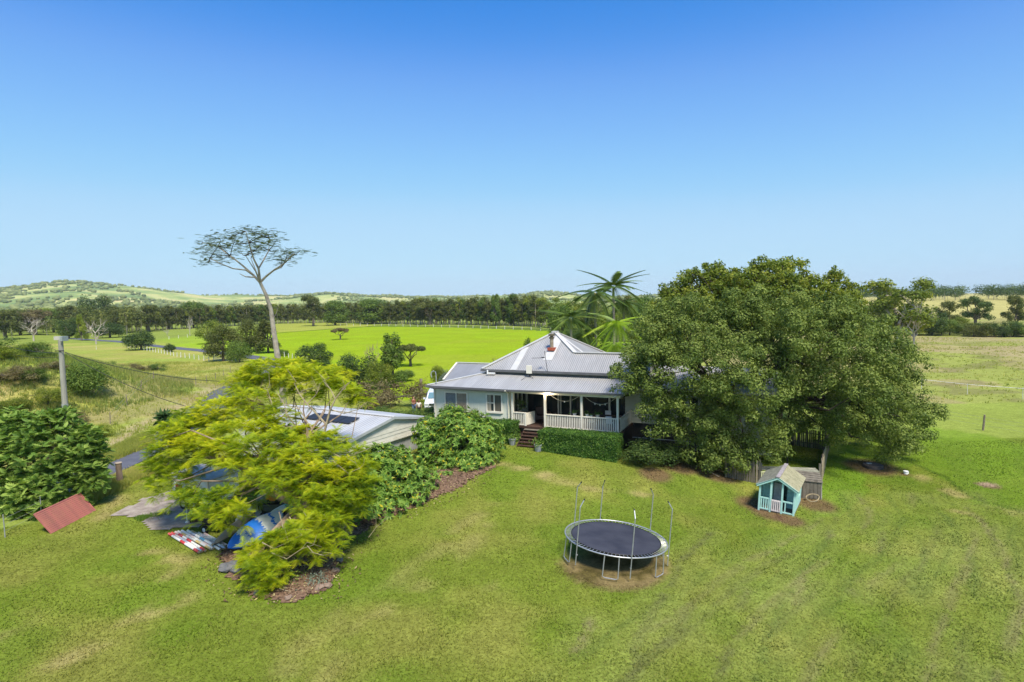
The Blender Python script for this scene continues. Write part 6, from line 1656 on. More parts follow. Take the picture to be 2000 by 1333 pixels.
link('foliage', instance_mesh('foliage', ft2, ff2, np.repeat(P, nf, 0), X, Z, rng.uniform(.22, .40, n * nf), LM['broad'], np.clip(rng.random(n * nf) * .8 + np.repeat(rng.random(len(cl))[idx] * .3, nf), 0, 1), .2), lbt)
mb = MB(); mb.tube([(0, 0, -.2), (0, 0, 1.2)], [.2, .15], 8); branch_tubes(mb, (0, 0, 1.0), [c[:3] for c in cl], nl=6, r0=.2, r1=.03); mb.build('trunk', BARK, lbt)

# ---- tall leaning umbrella tree
UY = 50.0; ub0 = np.array([aty(556, 800, UY)[0], UY, zt(-19.5, UY)])
um = thing('umbrella_tree', 'tall leaning pale trunked tree with a flat sparse umbrella crown', 'tree', tuple(ub0))
up_ = lambda px, py, dy=0: np.array(aty(px, py, UY + dy)) - ub0
mb = MB()
mb.tube([(0, 0, -.2), up_(552, 760), up_(541, 690), up_(535, 650), up_(529, 605), up_(519, 575), up_(508, 552)], [.30, .27, .23, .2, .17, .14, .12], 10)
limbs = [[(508, 552, 0), (495, 538, .3), (475, 520, .8), (450, 500, 1.5), (425, 482, 2.2), (395, 474, 2.6)], [(508, 552, 0), (505, 525, -.3), (495, 505, -.5), (486, 475, -.8), (480, 452, -1)],
         [(508, 552, 0), (520, 540, 0), (535, 528, -.8), (555, 515, -1.5), (575, 495, -2.2)], [(505, 525, -.3), (515, 508, .6), (525, 490, 1.2), (526, 465, 1.8)],
         [(495, 538, .3), (480, 528, -.8), (455, 525, -2), (430, 515, -2.8), (410, 505, -3.2)], [(475, 520, .8), (460, 508, 2.2), (440, 500, 3.3)], [(535, 528, -.8), (550, 522, .8), (560, 505, 2.2)],
         [(508, 552, 0), (500, 530, 1.5), (490, 505, 3)], [(508, 552, 0), (500, 532, -1.6), (480, 500, -3.2)], [(497, 542, 0), (480, 541, -.3), (468, 535, -.6)]]
for k, L_ in enumerate(limbs): mb.tube([up_(*q) for q in L_], list(np.linspace(.11 if k < 3 else .075, .025, len(L_))), 6)
mb.tube([up_(533, 625), up_(540, 612), up_(546, 590)], [.03, .02, .01], 4)
mb.build('trunk', mat('pale banded bark', (.42, .37, .29), .85, (.27, .23, .18), 2.5, .3, 12), um)
tips = [(395, 472, 2), (410, 484, 1), (420, 475, 0), (425, 462, 1.5), (445, 468, -1), (440, 488, 2), (455, 478, 0), (462, 462, 1), (475, 452, -1), (490, 450, 1), (480, 468, 0), (500, 462, -1.5), (512, 462, 1.8), (520, 455, .5), (530, 458, -1),
        (540, 468, 1), (525, 478, -1), (505, 480, 1), (488, 485, -2), (560, 492, -1), (572, 495, 1), (585, 492, -.5), (548, 500, 1), (560, 508, -2), (535, 490, 2), (415, 500, -2.5), (405, 512, -3), (430, 512, -2), (395, 492, 0), (450, 500, 2.5),
        (470, 492, -2.8), (500, 495, 3), (545, 512, .5), (465, 472, 3), (430, 480, -3), (515, 472, -3)]
P = []
tp_ = MB()
for q in tips:
    c = up_(*q)
    L0 = limbs[int(np.argmin([min(np.linalg.norm(up_(*w) - c) for w in L_[1:]) for L_ in limbs]))]; a = up_(*L0[int(np.argmin([np.linalg.norm(up_(*w) - c) for w in L0]))])
    MB().tube([a, (a + c) / 2 + rng.normal(size=3) * .1, c], [.04, .028, .015], 4).build('branch', BARK_D, um)
    for _ in range(36): P.append(c + rng.normal(size=3) * (.45, .55, .20))
P = np.array(P); n = len(P); az_ = rng.random(n) * 6.28
X = np.stack([np.cos(az_), np.sin(az_), rng.uniform(-.1, .35, n)], -1)
ft3, ff3 = frond_template(6, .14, .12, .10)
link('foliage', instance_mesh('foliage', ft3, ff3, P, X, unit(np.array([0, 0, 1.]) + rng.normal(size=(n, 3)) * .2), rng.uniform(.32, .62, n), LM['umbrella'], None, .2), um)

# ---- palms behind the house
pft, pff = frond_template(38, .21, 1.25, .026, True, 1.7, 1.0)
def palm(label, px, py, y, r, nf, m, top_up=.9, group='palms behind the house roof', trunk=BARK_P, yellow=False):
    c = np.array(aty(px, py, y)); z0 = zt(c[0], y); root = thing('palm_tree', label, 'palm tree', (c[0], y, z0), 0, group); h = c[2] - z0
    t_ = MB().tube([(0, 0, -.2), (.05, 0, h * .5), (0, 0, h - .9)], [.19, .14, .12], 8).build('trunk', trunk, root)
    MB().tube([(0, 0, h - 1.1), (0, 0, h)], [.16, .09], 8).build('crown_shaft', mat('green crown shaft', (.35, .40, .10), .5) if not yellow else mat('yellow crown shaft', (.72, .52, .08), .5), root)
    az_ = np.arange(nf) * 2.4 + rng.normal(size=nf) * .15
    for i in range(nf):
        e = top_up - 1.35 * (i / nf) + rng.normal() * .1
        X = np.array([[math.cos(az_[i]) * math.cos(e), math.sin(az_[i]) * math.cos(e), math.sin(e)]])
        me = instance_mesh('frond', pft, pff, np.array([[0, 0, h]]), X, np.array([[0, 0, 1.0]]), np.array([r * rng.uniform(.85, 1.1)]), m, np.array([rng.random() * .8]), .3)
        link('frond', me, root)
    return root
palm('tallest slender palm with a yellow crown shaft, centre of the clump', 1162, 572, 60, 2.5, 24, LM['palm'], yellow=True)
palm('tall palm with browned hanging fronds right of the yellow shafted one', 1198, 560, 64, 2.6, 26, LM['palm'], 1.35)
palm('shorter dark palm directly behind the roof peak on the left', 1115, 622, 58, 2.5, 22, LM['palm'], 1.2)
palm('bright lime young palm low behind the wing ridge', 1206, 632, 56, 2.3, 22, LM['palmlime'], 1.0)
palm('lowest yellow green palm partly behind the wing roof ridge', 1200, 672, 53, 2.0, 18, LM['palmlime'], .8)
palm('dark small palm in the gap between the tall palm and the lime palm', 1140, 650, 60, 2.2, 20, LM['palm'], 1.0)
palm('palm crown leaning out to the right of the clump top', 1218, 590, 66, 2.4, 22, LM['palm'], .9)

# ---- generic trees
def proto(style, seed, m, bark):
    """unit-height tree meshes: (trunk mesh, crown mesh)"""
    global rng
    keep = rng; rng = np.random.default_rng(seed)
    mb = MB(); cl = []
    if style == 'gum':
        n = 13
        for i in range(n):
            z = .22 + .74 * i / n; a = rng.random() * 6.28; r_ = .11 * math.sin(math.pi * (.15 + .8 * i / n)) + .02
            cl.append((r_ * math.cos(a), r_ * math.sin(a), z, .10, .10, .075))
        mb.tube([(0, 0, -.02), (rng.normal() * .01, 0, .4), (0, 0, .92)], [.016, .012, .004], 5); L, N, dp = .036, 1900, .8
    elif style == 'round':
        for i in range(24):
            d = unit(rng.normal(size=3)); d[2] = max(d[2], -.75)
            cl.append((d[0] * .34, d[1] * .34, .50 + d[2] * .36, .17, .17, .14))
        cl.append((0, 0, .52, .30, .30, .30)); mb.tube([(0, 0, -.03), (0, 0, .35)], [.035, .025], 7); L, N, dp = .036, 8000, .45
    elif style == 'bush':
        for i in range(22):
            d = unit(rng.normal(size=3)); d[2] = abs(d[2])
            cl.append((d[0] * .36, d[1] * .36, .22 + d[2] * .50, .2, .2, .2))
        cl.append((0, 0, .4, .36, .36, .34)); mb.tube([(0, 0, -.03), (0, 0, .3)], [.04, .02], 6); L, N, dp = .040, 7500, .4
    elif style == 'scrub':
        for i in range(26):
            cl.append((rng.normal() * .35, rng.normal() * .25, rng.uniform(.15, .75), .2, .2, .2))
        mb.tube([(0, 0, -.03), (0, 0, .3)], [.03, .02], 6); L, N, dp = .038, 7500, .9
    elif style == 'dome':
        for i in range(20):
            a = rng.random() * 6.28; r_ = math.sqrt(rng.random()) * .55
            cl.append((r_ * math.cos(a), r_ * math.sin(a), .88 - .5 * r_ * r_ * 1.3, .17, .17, .10))
        mb.tube([(0, 0, -.03), (0, 0, .28)], [.06, .045], 7); L, N, dp = .045, 7000, .6
    elif style == 'tall':
        for i in range(24):
            z = rng.uniform(.15, .95); a = rng.random() * 6.28; r_ = .17 * (1 - .7 * z) + .03
            cl.append((r_ * math.cos(a), r_ * math.sin(a), z, .13 * (1.1 - .6 * z), .13 * (1.1 - .6 * z), .11))
        mb.tube([(0, 0, -.03), (0, 0, .9)], [.03, .006], 6); L, N, dp = .036, 7000, .5
    elif style == 'old':      # gnarled eucalypt, clumps held on bare limbs
        for i in range(30):
            a = rng.random() * 6.28; r_ = rng.uniform(.05, .42); z = rng.uniform(.36, .95) - r_ * .25
            cl.append((r_ * math.cos(a), r_ * math.sin(a), z, .13, .13, .085))
        mb.tube([(0, 0, -.03), (.02, 0, .3)], [.05, .035], 7); L, N, dp = .036, 7000, .7
    elif style == 'dead':
        pts = []
        for i in range(16):
            a = rng.random() * 6.28; r_ = rng.uniform(.12, .42); pts.append((r_ * math.cos(a), r_ * math.sin(a), rng.uniform(.55, 1.0)))
        mb.tube([(0, 0, -.03), (0, 0, .25)], [.03, .025], 7); branch_tubes(mb, (0, 0, .22), pts, 5, .030, .004, .4)
        for p in pts:
            for _ in range(4): q = np.array(p) + rng.normal(size=3) * .07; mb.tube([np.array(p) * .8, q], [.005, .002], 3)
        rng = keep; return mb.mesh('trunk', bark), None
    if style != 'gum': branch_tubes(mb, (0, 0, .25), [c[:3] for c in cl[:16]], 6, .035 if style in ('old', 'dome') else .03, .006, .4, 5)
    crown = crown_leaves('crown', cl, N, L, m, .6, .4, 1.0, dp)
    rng = keep
    return mb.mesh('trunk', bark), crown
PR = {}
def plant(style, leaf, px, py, wpx, hpx, label, cat='tree', name=None, group=None, bark=None, var=0, y=None, nat=None):
    """stand a tree on the ground at a surveyed spot with measured width and height"""
    key = (style, leaf, var, (bark or BARK).name)
    if key not in PR: PR[key] = proto(style, sum(map(ord, style + leaf)) + var * 7, LM.get(leaf), bark or BARK)
    tm, cm = PR[key]
    g = G(px, py) if y is None else np.array(aty(px, py, y))
    if y is not None: g[2] = zt(g[0], y)
    s = g[1] / F_PX; h = hpx * s; w = wpx * s
    if y is not None: h = max(aty(px, py - hpx, y)[2] - g[2], hpx * s * .62)
    base_w = {'gum': .36, 'round': .95, 'bush': 1.05, 'scrub': 1.35, 'dome': 1.35, 'tall': .55, 'old': 1.0, 'dead': .8}[style]
    rt = thing(name or {'gum': 'gum_tree', 'bush': 'bush', 'scrub': 'scrub_bush', 'dead': 'dead_tree'}.get(style, 'tree'), label, cat, tuple(g), rng.random() * 6.28, group)
    sx = w / base_w
    rt.scale = (1, 1, 1)
    o = link('trunk', tm, rt); o.scale = (sx, sx, h)
    if cm: o = link('crown' if cat == 'tree' else 'foliage', cm, rt); o.scale = (sx, sx, h)
    return rt

# plantation rows along the far side of the bright field
rowpx = [(150, 652), (260, 648), (400, 641), (520, 633), (640, 631), (760, 634), (900, 635), (1000, 637), (1085, 640)]
rw = P2(rowpx); seg = [0]
for a, b in zip(rw[:-1], rw[1:]): seg.append(seg[-1] + math.hypot(b[0] - a[0], b[1] - a[1]))
tot = seg[-1]
GP = 'trees of the straight plantation beyond the bright field'
k = 0
s = 0.0
first_row = []
while s < tot and k < 215:
    x = np.interp(s, seg, [p[0] for p in rw]); y = np.interp(s, seg, [p[1] for p in rw])
    first_row.append((x + rng.normal() * .4, y + 1.5 + rng.normal() * .7)); s += tot / 215 * rng.uniform(.7, 1.3); k += 1
gum_protos = [proto('gum', 100 + i, LM['gum'], BARK_P) for i in range(5)] + [proto('gum', 110 + i, LM['olive'], BARK_P) for i in range(1)] + [proto('gum', 120 + i, LM['green'], BARK_P) for i in range(1)]
for q_, (x, y) in enumerate(first_row):
    gi_ = int(rng.integers(0, 7)); tm, cm = gum_protos[gi_]
    h = rng.uniform(9.0, 12.5) * (1.12 if x > -60 else 1.0); w = h * rng.uniform(.8, 1.15)
    th_ = 'th' if 10 <= (q_ + 1) % 100 <= 20 else {1: 'st', 2: 'nd', 3: 'rd'}.get((q_ + 1) % 10, 'th')
    rt = thing('gum_tree', '%s %s gum, %d%s tree from the left end of the plantation row' % ('tall' if h > 12.2 else 'short' if h < 10.2 else 'slender', 'brownish olive' if gi_ == 5 else 'bright green' if gi_ == 6 else 'grey green', q_ + 1, th_), 'tree', (x, y, zt(x, y)), rng.random() * 6.28, GP)
    for nm, me in (('trunk', tm), ('crown', cm)): o = link(nm, me, rt); o.scale = (w, w, h)
# the rows behind, one mass
def mass(name, label, pts, leaf, Ls, n, trunks=True):
    P = np.array(pts); cl = [(p[0], p[1], p[2] + p[3] * .62, p[4], p[4], p[3] * .38) for p in P]
    m = link(name, crown_leaves(name, cl, n, Ls, LM[leaf], .6, .4, 1.0, .5), kind='stuff', label=label)
    mb = MB()
    for p in P: mb.tube([(p[0], p[1], p[2]), (p[0], p[1], p[2] + p[3] * .6)], [.14, .08], 4, cap=False)
    mb.build(name + '_trunks', BARK_P, None, label='pale trunks of ' + label, kind='stuff')
pts = []
for r_ in range(1, 6):
    for s in np.arange(0, tot, 4.6):
        x = np.interp(s, seg, [p[0] for p in rw]) + rng.normal() * .8; y = np.interp(s, seg, [p[1] for p in rw]) + 1.5 + r_ * 5.0 + rng.normal()
        pts.append((x, y, 0, rng.uniform(9.5, 13) * (1.1 if x > -60 else 1), rng.uniform(1.5, 2.3)))
mass('plantation_wood', 'the deep rows of gums behind the front plantation row', pts, 'gum', .62, 80000)
# individually recognisable trees of the middle distance
plant('old', 'gum', 612, 632, 52, 58, 'tall broad crowned gum standing above the plantation left of centre', bark=BARK, y=300)
plant('round', 'green', 655, 633, 62, 48, 'round dark crowned tree rising behind the plantation right of the tall gum', y=305)
plant('round', 'green', 728, 634, 80, 52, 'wide dark domed tree above the plantation, middle of the field', y=315)
plant('dome', 'gum', 840, 634, 60, 48, 'flat topped tree above the plantation left of the house peak', y=290)
plant('tall', 'green', 968, 637, 26, 62, 'pointed dark tree on the plantation skyline left of the palms', y=262)
plant('tall', 'green', 1004, 638, 32, 66, 'tallest pointed dark tree on the plantation skyline beside the palms', y=262, var=1)
plant('old', 'olive', 1072, 642, 60, 66, 'spreading olive gum immediately left of the palm clump', y=235)
# wood at the left
LW = 'trees of the wood on the left horizon'
left = [('old', 'gum', 12, 664, 70, 60, 'grey green gum at the far left edge of the wood'), ('old', 'brown', 68, 655, 70, 55, 'brownish crown behind the pale forked dead tree'),
        ('round', 'green', 105, 650, 60, 48, 'round green tree in the wood between the two dead trees'), ('round', 'lime', 92, 640, 60, 40, 'yellow green crown showing above the left wood'),
        ('old', 'gum', 150, 650, 64, 55, 'dark gum left of the tallest tree in the left wood'), ('round', 'darkbush', 190, 650, 62, 84, 'tallest dark tree in the left wood, right of the power pole'),
        ('tall', 'lime', 160, 666, 22, 50, 'narrow yellow green tree beside the right dead tree'), ('old', 'gum', 235, 652, 70, 52, 'olive gum right of the right dead tree'),
        ('round', 'gum', 40, 655, 70, 52, 'broad grey tree behind the left wood'), ('round', 'darkbush', 135, 662, 44, 46, 'small dark tree low between the dead trees'),
        ('bush', 'darkbush', 215, 660, 60, 34, 'dark low tree at the road bend in the wood'), ('old', 'gum', 290, 648, 70, 54, 'tall gum at the right end of the left wood'),
        ('round', 'green', 378, 641, 60, 54, 'bright green round tree at the left end of the plantation'), ('old', 'gum', 330, 644, 60, 46, 'gum in front of the plantation left end'),
        ('round', 'lime', 20, 630, 80, 26, 'pale green crown far back at the left edge'), ('round', 'green', 225, 628, 34, 22, 'small round tree on the slope behind the left wood')]
for st_, lf_, px, py, w, h, lb in left: plant(st_, lf_, px, py, w, h, lb, group=LW)
pts = []
for _ in range(150):
    a = rng.uniform(-1.05, -.56); r_ = rng.uniform(245, 330); x, y = r_ * math.sin(a) * 1.15, r_ * math.cos(a) * 1.15; pts.append((x, y, 0, rng.uniform(7, 13), rng.uniform(3, 5.5)))
mass('left_wood', 'the mass of mixed trees filling the wood on the left', pts, 'gum', .75, 50000)
plant('dead', 'gum', 66, 667, 40, 48, 'pale forked dead tree at the edge of the left wood, left of the pole', bark=BARK_W, var=1)
plant('dead', 'gum', 188, 673, 38, 52, 'larger bleached dead tree right of the power pole top', bark=BARK_W, var=2)
plant('dead', 'gum', 371, 656, 16, 40, 'small dead stag on the green flat by the roadside trees', bark=BARK_W, var=3)
plant('dead', 'gum', 327, 657, 12, 14, 'broken grey stump on the green flat', bark=BARK_W, var=4)
plant('bush', 'darkbush', 276, 684, 68, 44, 'dark rounded bush inside the roadside fence', 'bush')
plant('bush', 'darkbush', 331, 688, 24, 20, 'small dark bush beside the road, right of the larger one', 'bush', var=1)
RT_ = 'clump of trees where the road turns'
plant('round', 'olive', 412, 672, 56, 48, 'brownish drooping tree, leftmost of the roadside clump', group=RT_)
plant('round', 'gum', 436, 706, 76, 72, 'dark olive rounded tree with a dead branch in the roadside clump', group=RT_)
plant('bush', 'green', 468, 708, 50, 52, 'bright green bushy tree at the front of the roadside clump', group=RT_)
plant('round', 'gum', 490, 688, 62, 68, 'tall olive tree in the middle of the roadside clump', group=RT_, var=1)
plant('tall', 'gum', 524, 690, 50, 62, 'dark tree on the right of the roadside clump touching the leaning trunk', group=RT_)
plant('bush', 'green', 552, 696, 26, 16, 'small bush right of the leaning pale trunk', 'bush', var=2)
plant('dome', 'brown', 665, 664, 40, 24, 'lone low twisted tree standing in the bright field')
plant('round', 'darkbush', 615, 725, 76, 62, 'round olive tree above the golden tree, at the field edge')
MG = 'trees at the field edge left of the house'
plant('round', 'darkbush', 702, 752, 84, 70, 'wide dark rounded tree right of the round olive one', group=MG)
plant('round', 'olive', 742, 760, 56, 60, 'yellowish bushy tree in the middle of the field edge group', group=MG, var=2)
plant('tall', 'green', 768, 755, 58, 102, 'tall narrow dark green tree in the field edge group', group=MG, var=2)
plant('dome', 'gum', 802, 716, 68, 46, 'flat domed tree on several stems at the field edge', group=MG, var=1)
plant('dead', 'brown', 728, 722, 30, 52, 'thin reddish grey leafless tree in the field edge group', bark=mat('pinkish twig bark', (.32, .24, .18), .9), group=MG)
plant('bush', 'green', 790, 745, 50, 26, 'low dark green bush below the flat domed tree', 'bush', group=MG, var=3)
plant('scrub', 'brown', 745, 806, 150, 74, 'large brown twiggy thicket behind the shed', 'bush', y=57)
plant('bush', 'grey', 878, 750, 44, 34, 'silvery grey bush behind the rear wing roof', 'bush', y=72)
plant('bush', 'olive', 856, 742, 36, 34, 'olive bush left of the silvery grey one', 'bush', y=75, var=1)
plant('scrub', 'brown', 965, 735, 62, 46, 'brownish shrub top showing above the left hip of the main roof', 'bush', y=58, var=1)
plant('tall', 'green', 1030, 725, 26, 72, 'thin green sapling above the left hip of the main roof', 'tree', y=56, var=3)
plant('bush', 'darkbush', 1094, 700, 60, 48, 'dark round bush behind the peak of the roof', 'bush', y=70, var=2)
for i, (px, w, h) in enumerate([(735, 64, 34), (790, 64, 34), (845, 60, 38), (885, 50, 50)]):
    plant('bush', 'green', px, 822, w * 1.3, h, ['leafy shrub in the strip behind the shed, leftmost', 'leafy shrub in the strip behind the shed, below the people', 'leafy shrub in the strip in front of the white car', 'leafy shrub under the shuttered window'][i], 'bush', group='green shrubs between the shed and the house', y=[50, 49.2, 47.4, 44.6][i], var=4 + i % 2)
plant('bush', 'green', 925, 818, 40, 34, 'small shrub against the wall between the two front windows', 'bush', y=43.6, var=5)
BP = 'trees in the middle distance behind the palm clump'
for st_, lf_, px, w, top, y, lb in [('round', 'green', 1098, 62, 588, 150, 'green tree just right of the end of the plantation'), ('old', 'olive', 1130, 70, 578, 165, 'olive crown seen left of the tallest palm trunk'), ('round', 'gum', 1165, 66, 582, 155, 'grey green tree straight behind the tallest palm'),
        ('round', 'lime', 1196, 60, 590, 120, 'yellow green tree low behind the middle palms'), ('old', 'gum', 1228, 66, 574, 170, 'gum crown at the right edge of the palm clump'), ('round', 'lime', 1258, 70, 580, 110, 'bright yellow green tree right of all the palms'),
        ('round', 'olive', 1288, 66, 584, 130, 'olive tree touching the left shoulder of the huge dark tree'), ('bush', 'darkbush', 1120, 90, 625, 100, 'dark low bush mass left of the palm trunks'), ('bush', 'green', 1215, 100, 620, 95, 'green low bush mass right of the palm trunks')]:
    g_ = aty(px, 650, y); pyb = 588 + (CAM_H - zt(g_[0], y)) * F_PX / y
    plant(st_, lf_, px, pyb, w, pyb - top, lb, 'tree' if st_ != 'bush' else 'bush', y=y, group=BP, var=3)
GB = 'trees between the palms and the huge dark tree'
for st_, lf_, px, py, w, h, y, lb in [('round', 'lime', 1275, 720, 90, 118, 68, 'yellow green crown right of the palm clump'), ('round', 'olive', 1240, 720, 70, 105, 72, 'olive crown behind the right hand palms'),
        ('round', 'green', 1265, 700, 70, 128, 85, 'green crown furthest back right of the palms'), ('bush', 'darkbush', 1160, 720, 130, 70, 66, 'dark understorey mass beneath the palms'),
        ('bush', 'lime', 1245, 720, 80, 60, 58, 'yellow green undergrowth beside the lime palm'), ('round', 'olive', 1320, 740, 90, 120, 62, 'olive tree hidden behind the left edge of the huge tree')]:
    plant(st_, lf_, px, py, w, h, lb, 'tree' if st_ == 'round' else 'bush', y=y, group=GB)
plant('bush', 'darkbush', 1268, 916, 118, 66, 'dark rounded shrub at the right end of the long hedge', 'bush', y=37.6, var=7)
plant('bush', 'darkbush', 1305, 915, 60, 50, 'small dark shrub under the huge tree right of the rounded one', 'bush', y=38.6, var=6)
# right hand side beyond the huge tree
plant('old', 'olive', 1758, 665, 150, 132, 'large brown green gum beyond the right shoulder of the huge tree', bark=BARK_W, y=130)
plant('dead', 'gum', 1785, 662, 60, 78, 'pale bare branched tree in front of the large brown green gum', bark=BARK_W, y=126, var=5)
RB = 'trees in the scrubby belt at the far right'
for st_, lf_, px, py, w, h, lb in [('old', 'gum', 1850, 648, 60, 62, 'open limbed gum left in the far right belt'), ('old', 'darkbush', 1905, 640, 66, 62, 'dark spreading gum in the middle of the far right belt'),
        ('old', 'gum', 1985, 650, 50, 76, 'dark gum at the right edge of the photo'), ('round', 'gum', 1700, 655, 60, 60, 'grey crown directly beside the huge tree'), ('round', 'darkbush', 1820, 656, 60, 52, 'dark bushy tree below the open limbed gum'),
        ('old', 'olive', 1730, 640, 60, 70, 'olive gum behind the large brown green one'), ('round', 'olive', 1870, 652, 50, 34, 'low olive tree in front of the dark spreading gum')]:
    plant(st_, lf_, px, py, w, h, lb, group=RB)
for i in range(17):
    px = 1690 + i * 21 + rng.normal() * 4; lf_ = ['darkbush', 'gum', 'green', 'olive'][rng.integers(0, 4)]
    plant('scrub', lf_, px, 655 + (3 if px > 1900 else 0), 62, rng.uniform(24, 42), '%s scrub bush in the belt along the top of the right pasture' % ['leftmost', 'second', 'third', 'fourth', 'fifth', 'sixth', 'seventh', 'eighth', 'ninth', 'tenth', 'eleventh', 'twelfth', 'thirteenth', 'fourteenth', 'fifteenth', 'last but one', 'rightmost'][i], 'bush', group='scrub along the top of the right pasture', var=int(rng.integers(0, 2)))
pts = []
for _ in range(150):
    a = rng.uniform(.50, .80); r_ = rng.uniform(560, 680); x, y = r_ * math.sin(a), r_ * math.cos(a); pts.append((x, y, zt(x, y), rng.uniform(8, 13), rng.uniform(4, 7)))
mass('ridge_wood', 'the dark wood along the right skyline', pts, 'darkbush', 1.0, 30000)
plant('bush', 'green', 1960, 592, 10, 8, 'tiny round tree in the tan field below the right skyline', 'bush')
# bushes and rank growth on the left mound
MN = 'bushes on the overgrown mound at the left'
for st_, lf_, px, py, w, h, y, lb in [('bush', 'green', 172, 812, 92, 118, 56, 'dense dark green rounded tree on the right flank of the mound'), ('scrub', 'green', 22, 735, 100, 66, 66, 'pale green bush on top of the mound at the left edge'),
        ('scrub', 'green', 75, 752, 70, 50, 60, 'green bush on the mound left of the power pole'), ('scrub', 'brown', 35, 790, 110, 55, 54, 'brownish scrub on the near face of the mound'),
        ('scrub', 'olive', 95, 800, 70, 50, 52, 'olive scrub on the mound just left of the pole'), ('scrub', 'lime', 10, 770, 70, 56, 57, 'yellowish scrub low at the left edge of the mound'),
        ('scrub', 'green', -40, 790, 110, 90, 56, 'scrub bush cut off by the left edge of the photo'), ('scrub', 'brown', 140, 838, 60, 40, 49, 'dry brown scrub below the dark rounded tree on the mound'),
        ('scrub', 'green', 5, 830, 60, 36, 47, 'dark green low plant just above the leafy left tree'), ('scrub', 'lime', 190, 850, 60, 26, 47, 'low green weeds at the foot of the mound'), ('bush', 'green', 60, 725, 60, 40, 62, 'rounded green bush on the crest of the mound'), ('scrub', 'brown', 110, 745, 60, 34, 58, 'reddish brown scrub behind the power pole on the mound'), ('bush', 'olive', 30, 815, 60, 40, 50, 'olive bush low on the front of the mound'), ('scrub', 'green', 70, 770, 70, 44, 55, 'tangled green scrub halfway up the mound')]:
    plant(st_, lf_, px, py, w, h, lb, 'bush', y=y, group=MN, var=1 if st_ == 'scrub' else 0)
for px, py, w, h, lf_, lb in [(200, 722, 60, 16, 'green', 'low green bush in the gully left of the gate'), (262, 726, 60, 18, 'brown', 'brown low bush in the gully'), (308, 724, 50, 14, 'green', 'green weeds clump in the gully, rightmost'), (228, 735, 50, 12, 'green', 'bright low weeds at the gully edge')]:
    plant('scrub', lf_, px, py, w, h, lb, 'bush', group='low bushes in the gully of the left paddock', var=1)
# yucca
yg = aty(322, 840, 38.0)
yr_ = rosette_shrub('dark spiky leaved plant beyond the left edge of the golden tree', [(yg[0], 38.0, aty(322, 820, 38)[2], .12, .12, .12)], (yg[0], 38.0, zt(yg[0], 38.0)), 14, .75, 'yucca', LM['yucca'], 9)
# weeds in the bed
for px, py, lb, lf_ in [(572, 1135, 'green low weed in the brown mulch under the golden tree', 'broad'), (618, 1138, 'pale grey green weed with bare stems in the mulch', 'grey')]:
    g = G(px, py); w_ = thing('weed', lb, 'weed', tuple(g)); small_plant(w_, 320, .55, .35, LM[lf_], .1, .0)

# ---- long grass tufts, fallen leaves: nobody could count them
def tufts(name, label, regions, n, h, m, w=.05, blades=7):
    P = []
    for poly in regions:
        poly = np.array(poly); x0, y0 = poly.min(0); x1, y1 = poly.max(0); q = rng.uniform((x0, y0), (x1, y1), (n, 2)); P.append(q[inpoly(q[:, 0], q[:, 1], poly)])
    P = np.vstack(P); P = P[rng.random(len(P)) < np.clip(vnoise(P[:, 0], P[:, 1], 3, 33) * 1.6 - .1, .15, 1)]
    k = len(P); z = T(P[:, 0], P[:, 1]); base = np.repeat(np.c_[P, z], blades, 0) + rng.normal(size=(k * blades, 3)) * (.12, .12, 0)
    hh = h * rng.uniform(.5, 1.3, k * blades)[:, None]; a = rng.random(k * blades) * 6.28
    sd = np.c_[np.cos(a), np.sin(a), np.zeros_like(a)] * w; ln = rng.normal(size=(k * blades, 3)) * (.25, .25, 0) * hh
    V = np.stack([base - sd, base + sd, base + ln + (0, 0, 1) * hh], 1).reshape(-1, 3)
    tn = np.clip(np.repeat(vnoise(P[:, 0], P[:, 1], 5, 34), blades) * .6 + rng.random(k * blades) * .45, 0, 1)
    link(name, fastmesh(name, V, np.arange(len(V)).reshape(-1, 3), m, tn), kind='stuff', label=label)
tufts('verge_grass', 'long seeding grass along the road verge by the gate post', [P2([(150, 962), (232, 935), (300, 905), (330, 890), (345, 905), (290, 930), (240, 955), (170, 985)]), P2([(180, 905), (230, 875), (290, 850), (300, 870), (250, 890), (190, 915)])], 9000, .40, LM['grass'], .03)
tufts('paddock_grass', 'rough long grass of the left paddock and mound', [[(-75, 44), (-30, 42), (-26, 60), (-40, 110), (-75, 118), (-95, 80)]], 46000, .26, LM['grass'], .03, 5)
tufts('mound_undergrowth', 'rank green and straw coloured undergrowth covering the left mound', [[(-72, 44), (-38, 44), (-36, 66), (-44, 80), (-75, 82)]], 17000, .42, LM['scrubgrass'], .035, 6)
tufts('gravel_weeds', 'thin grass growing through the old parking pad', [P2([(265, 1012), (300, 1004), (335, 1000), (340, 1004), (300, 1012), (270, 1018)])], 700, .12, LM['broad'], .015)
tufts('pasture_tussocks', 'rank tussocks scattered over the right pasture', [[(38, 66), (75, 62), (120, 120), (110, 165), (50, 140)]], 9000, .25, LM['grass'], .05, 5)
gpoly = garden
P = rng.uniform(np.array(gpoly).min(0), np.array(gpoly).max(0), (16000, 2)); ok_ = (linedist(P[:, 0], P[:, 1], gpoly + [gpoly[0]]) < .9) | inpoly(P[:, 0], P[:, 1], gpoly)
P = P[ok_]; keep = inpoly(P[:, 0], P[:, 1], gpoly) | (rng.random(len(P)) < .16); P = P[keep]
e_ = linedist(P[:, 0], P[:, 1], gpoly + [gpoly[0]]); ins_ = inpoly(P[:, 0], P[:, 1], gpoly)
zz = T(P[:, 0], P[:, 1]) + .05 + np.where(ins_, .1 * np.minimum(e_, .8) * 1.1, 0)
PP = np.c_[P, zz]; N = unit(np.array([0, 0, 1.]) + rng.normal(size=PP.shape) * .4)
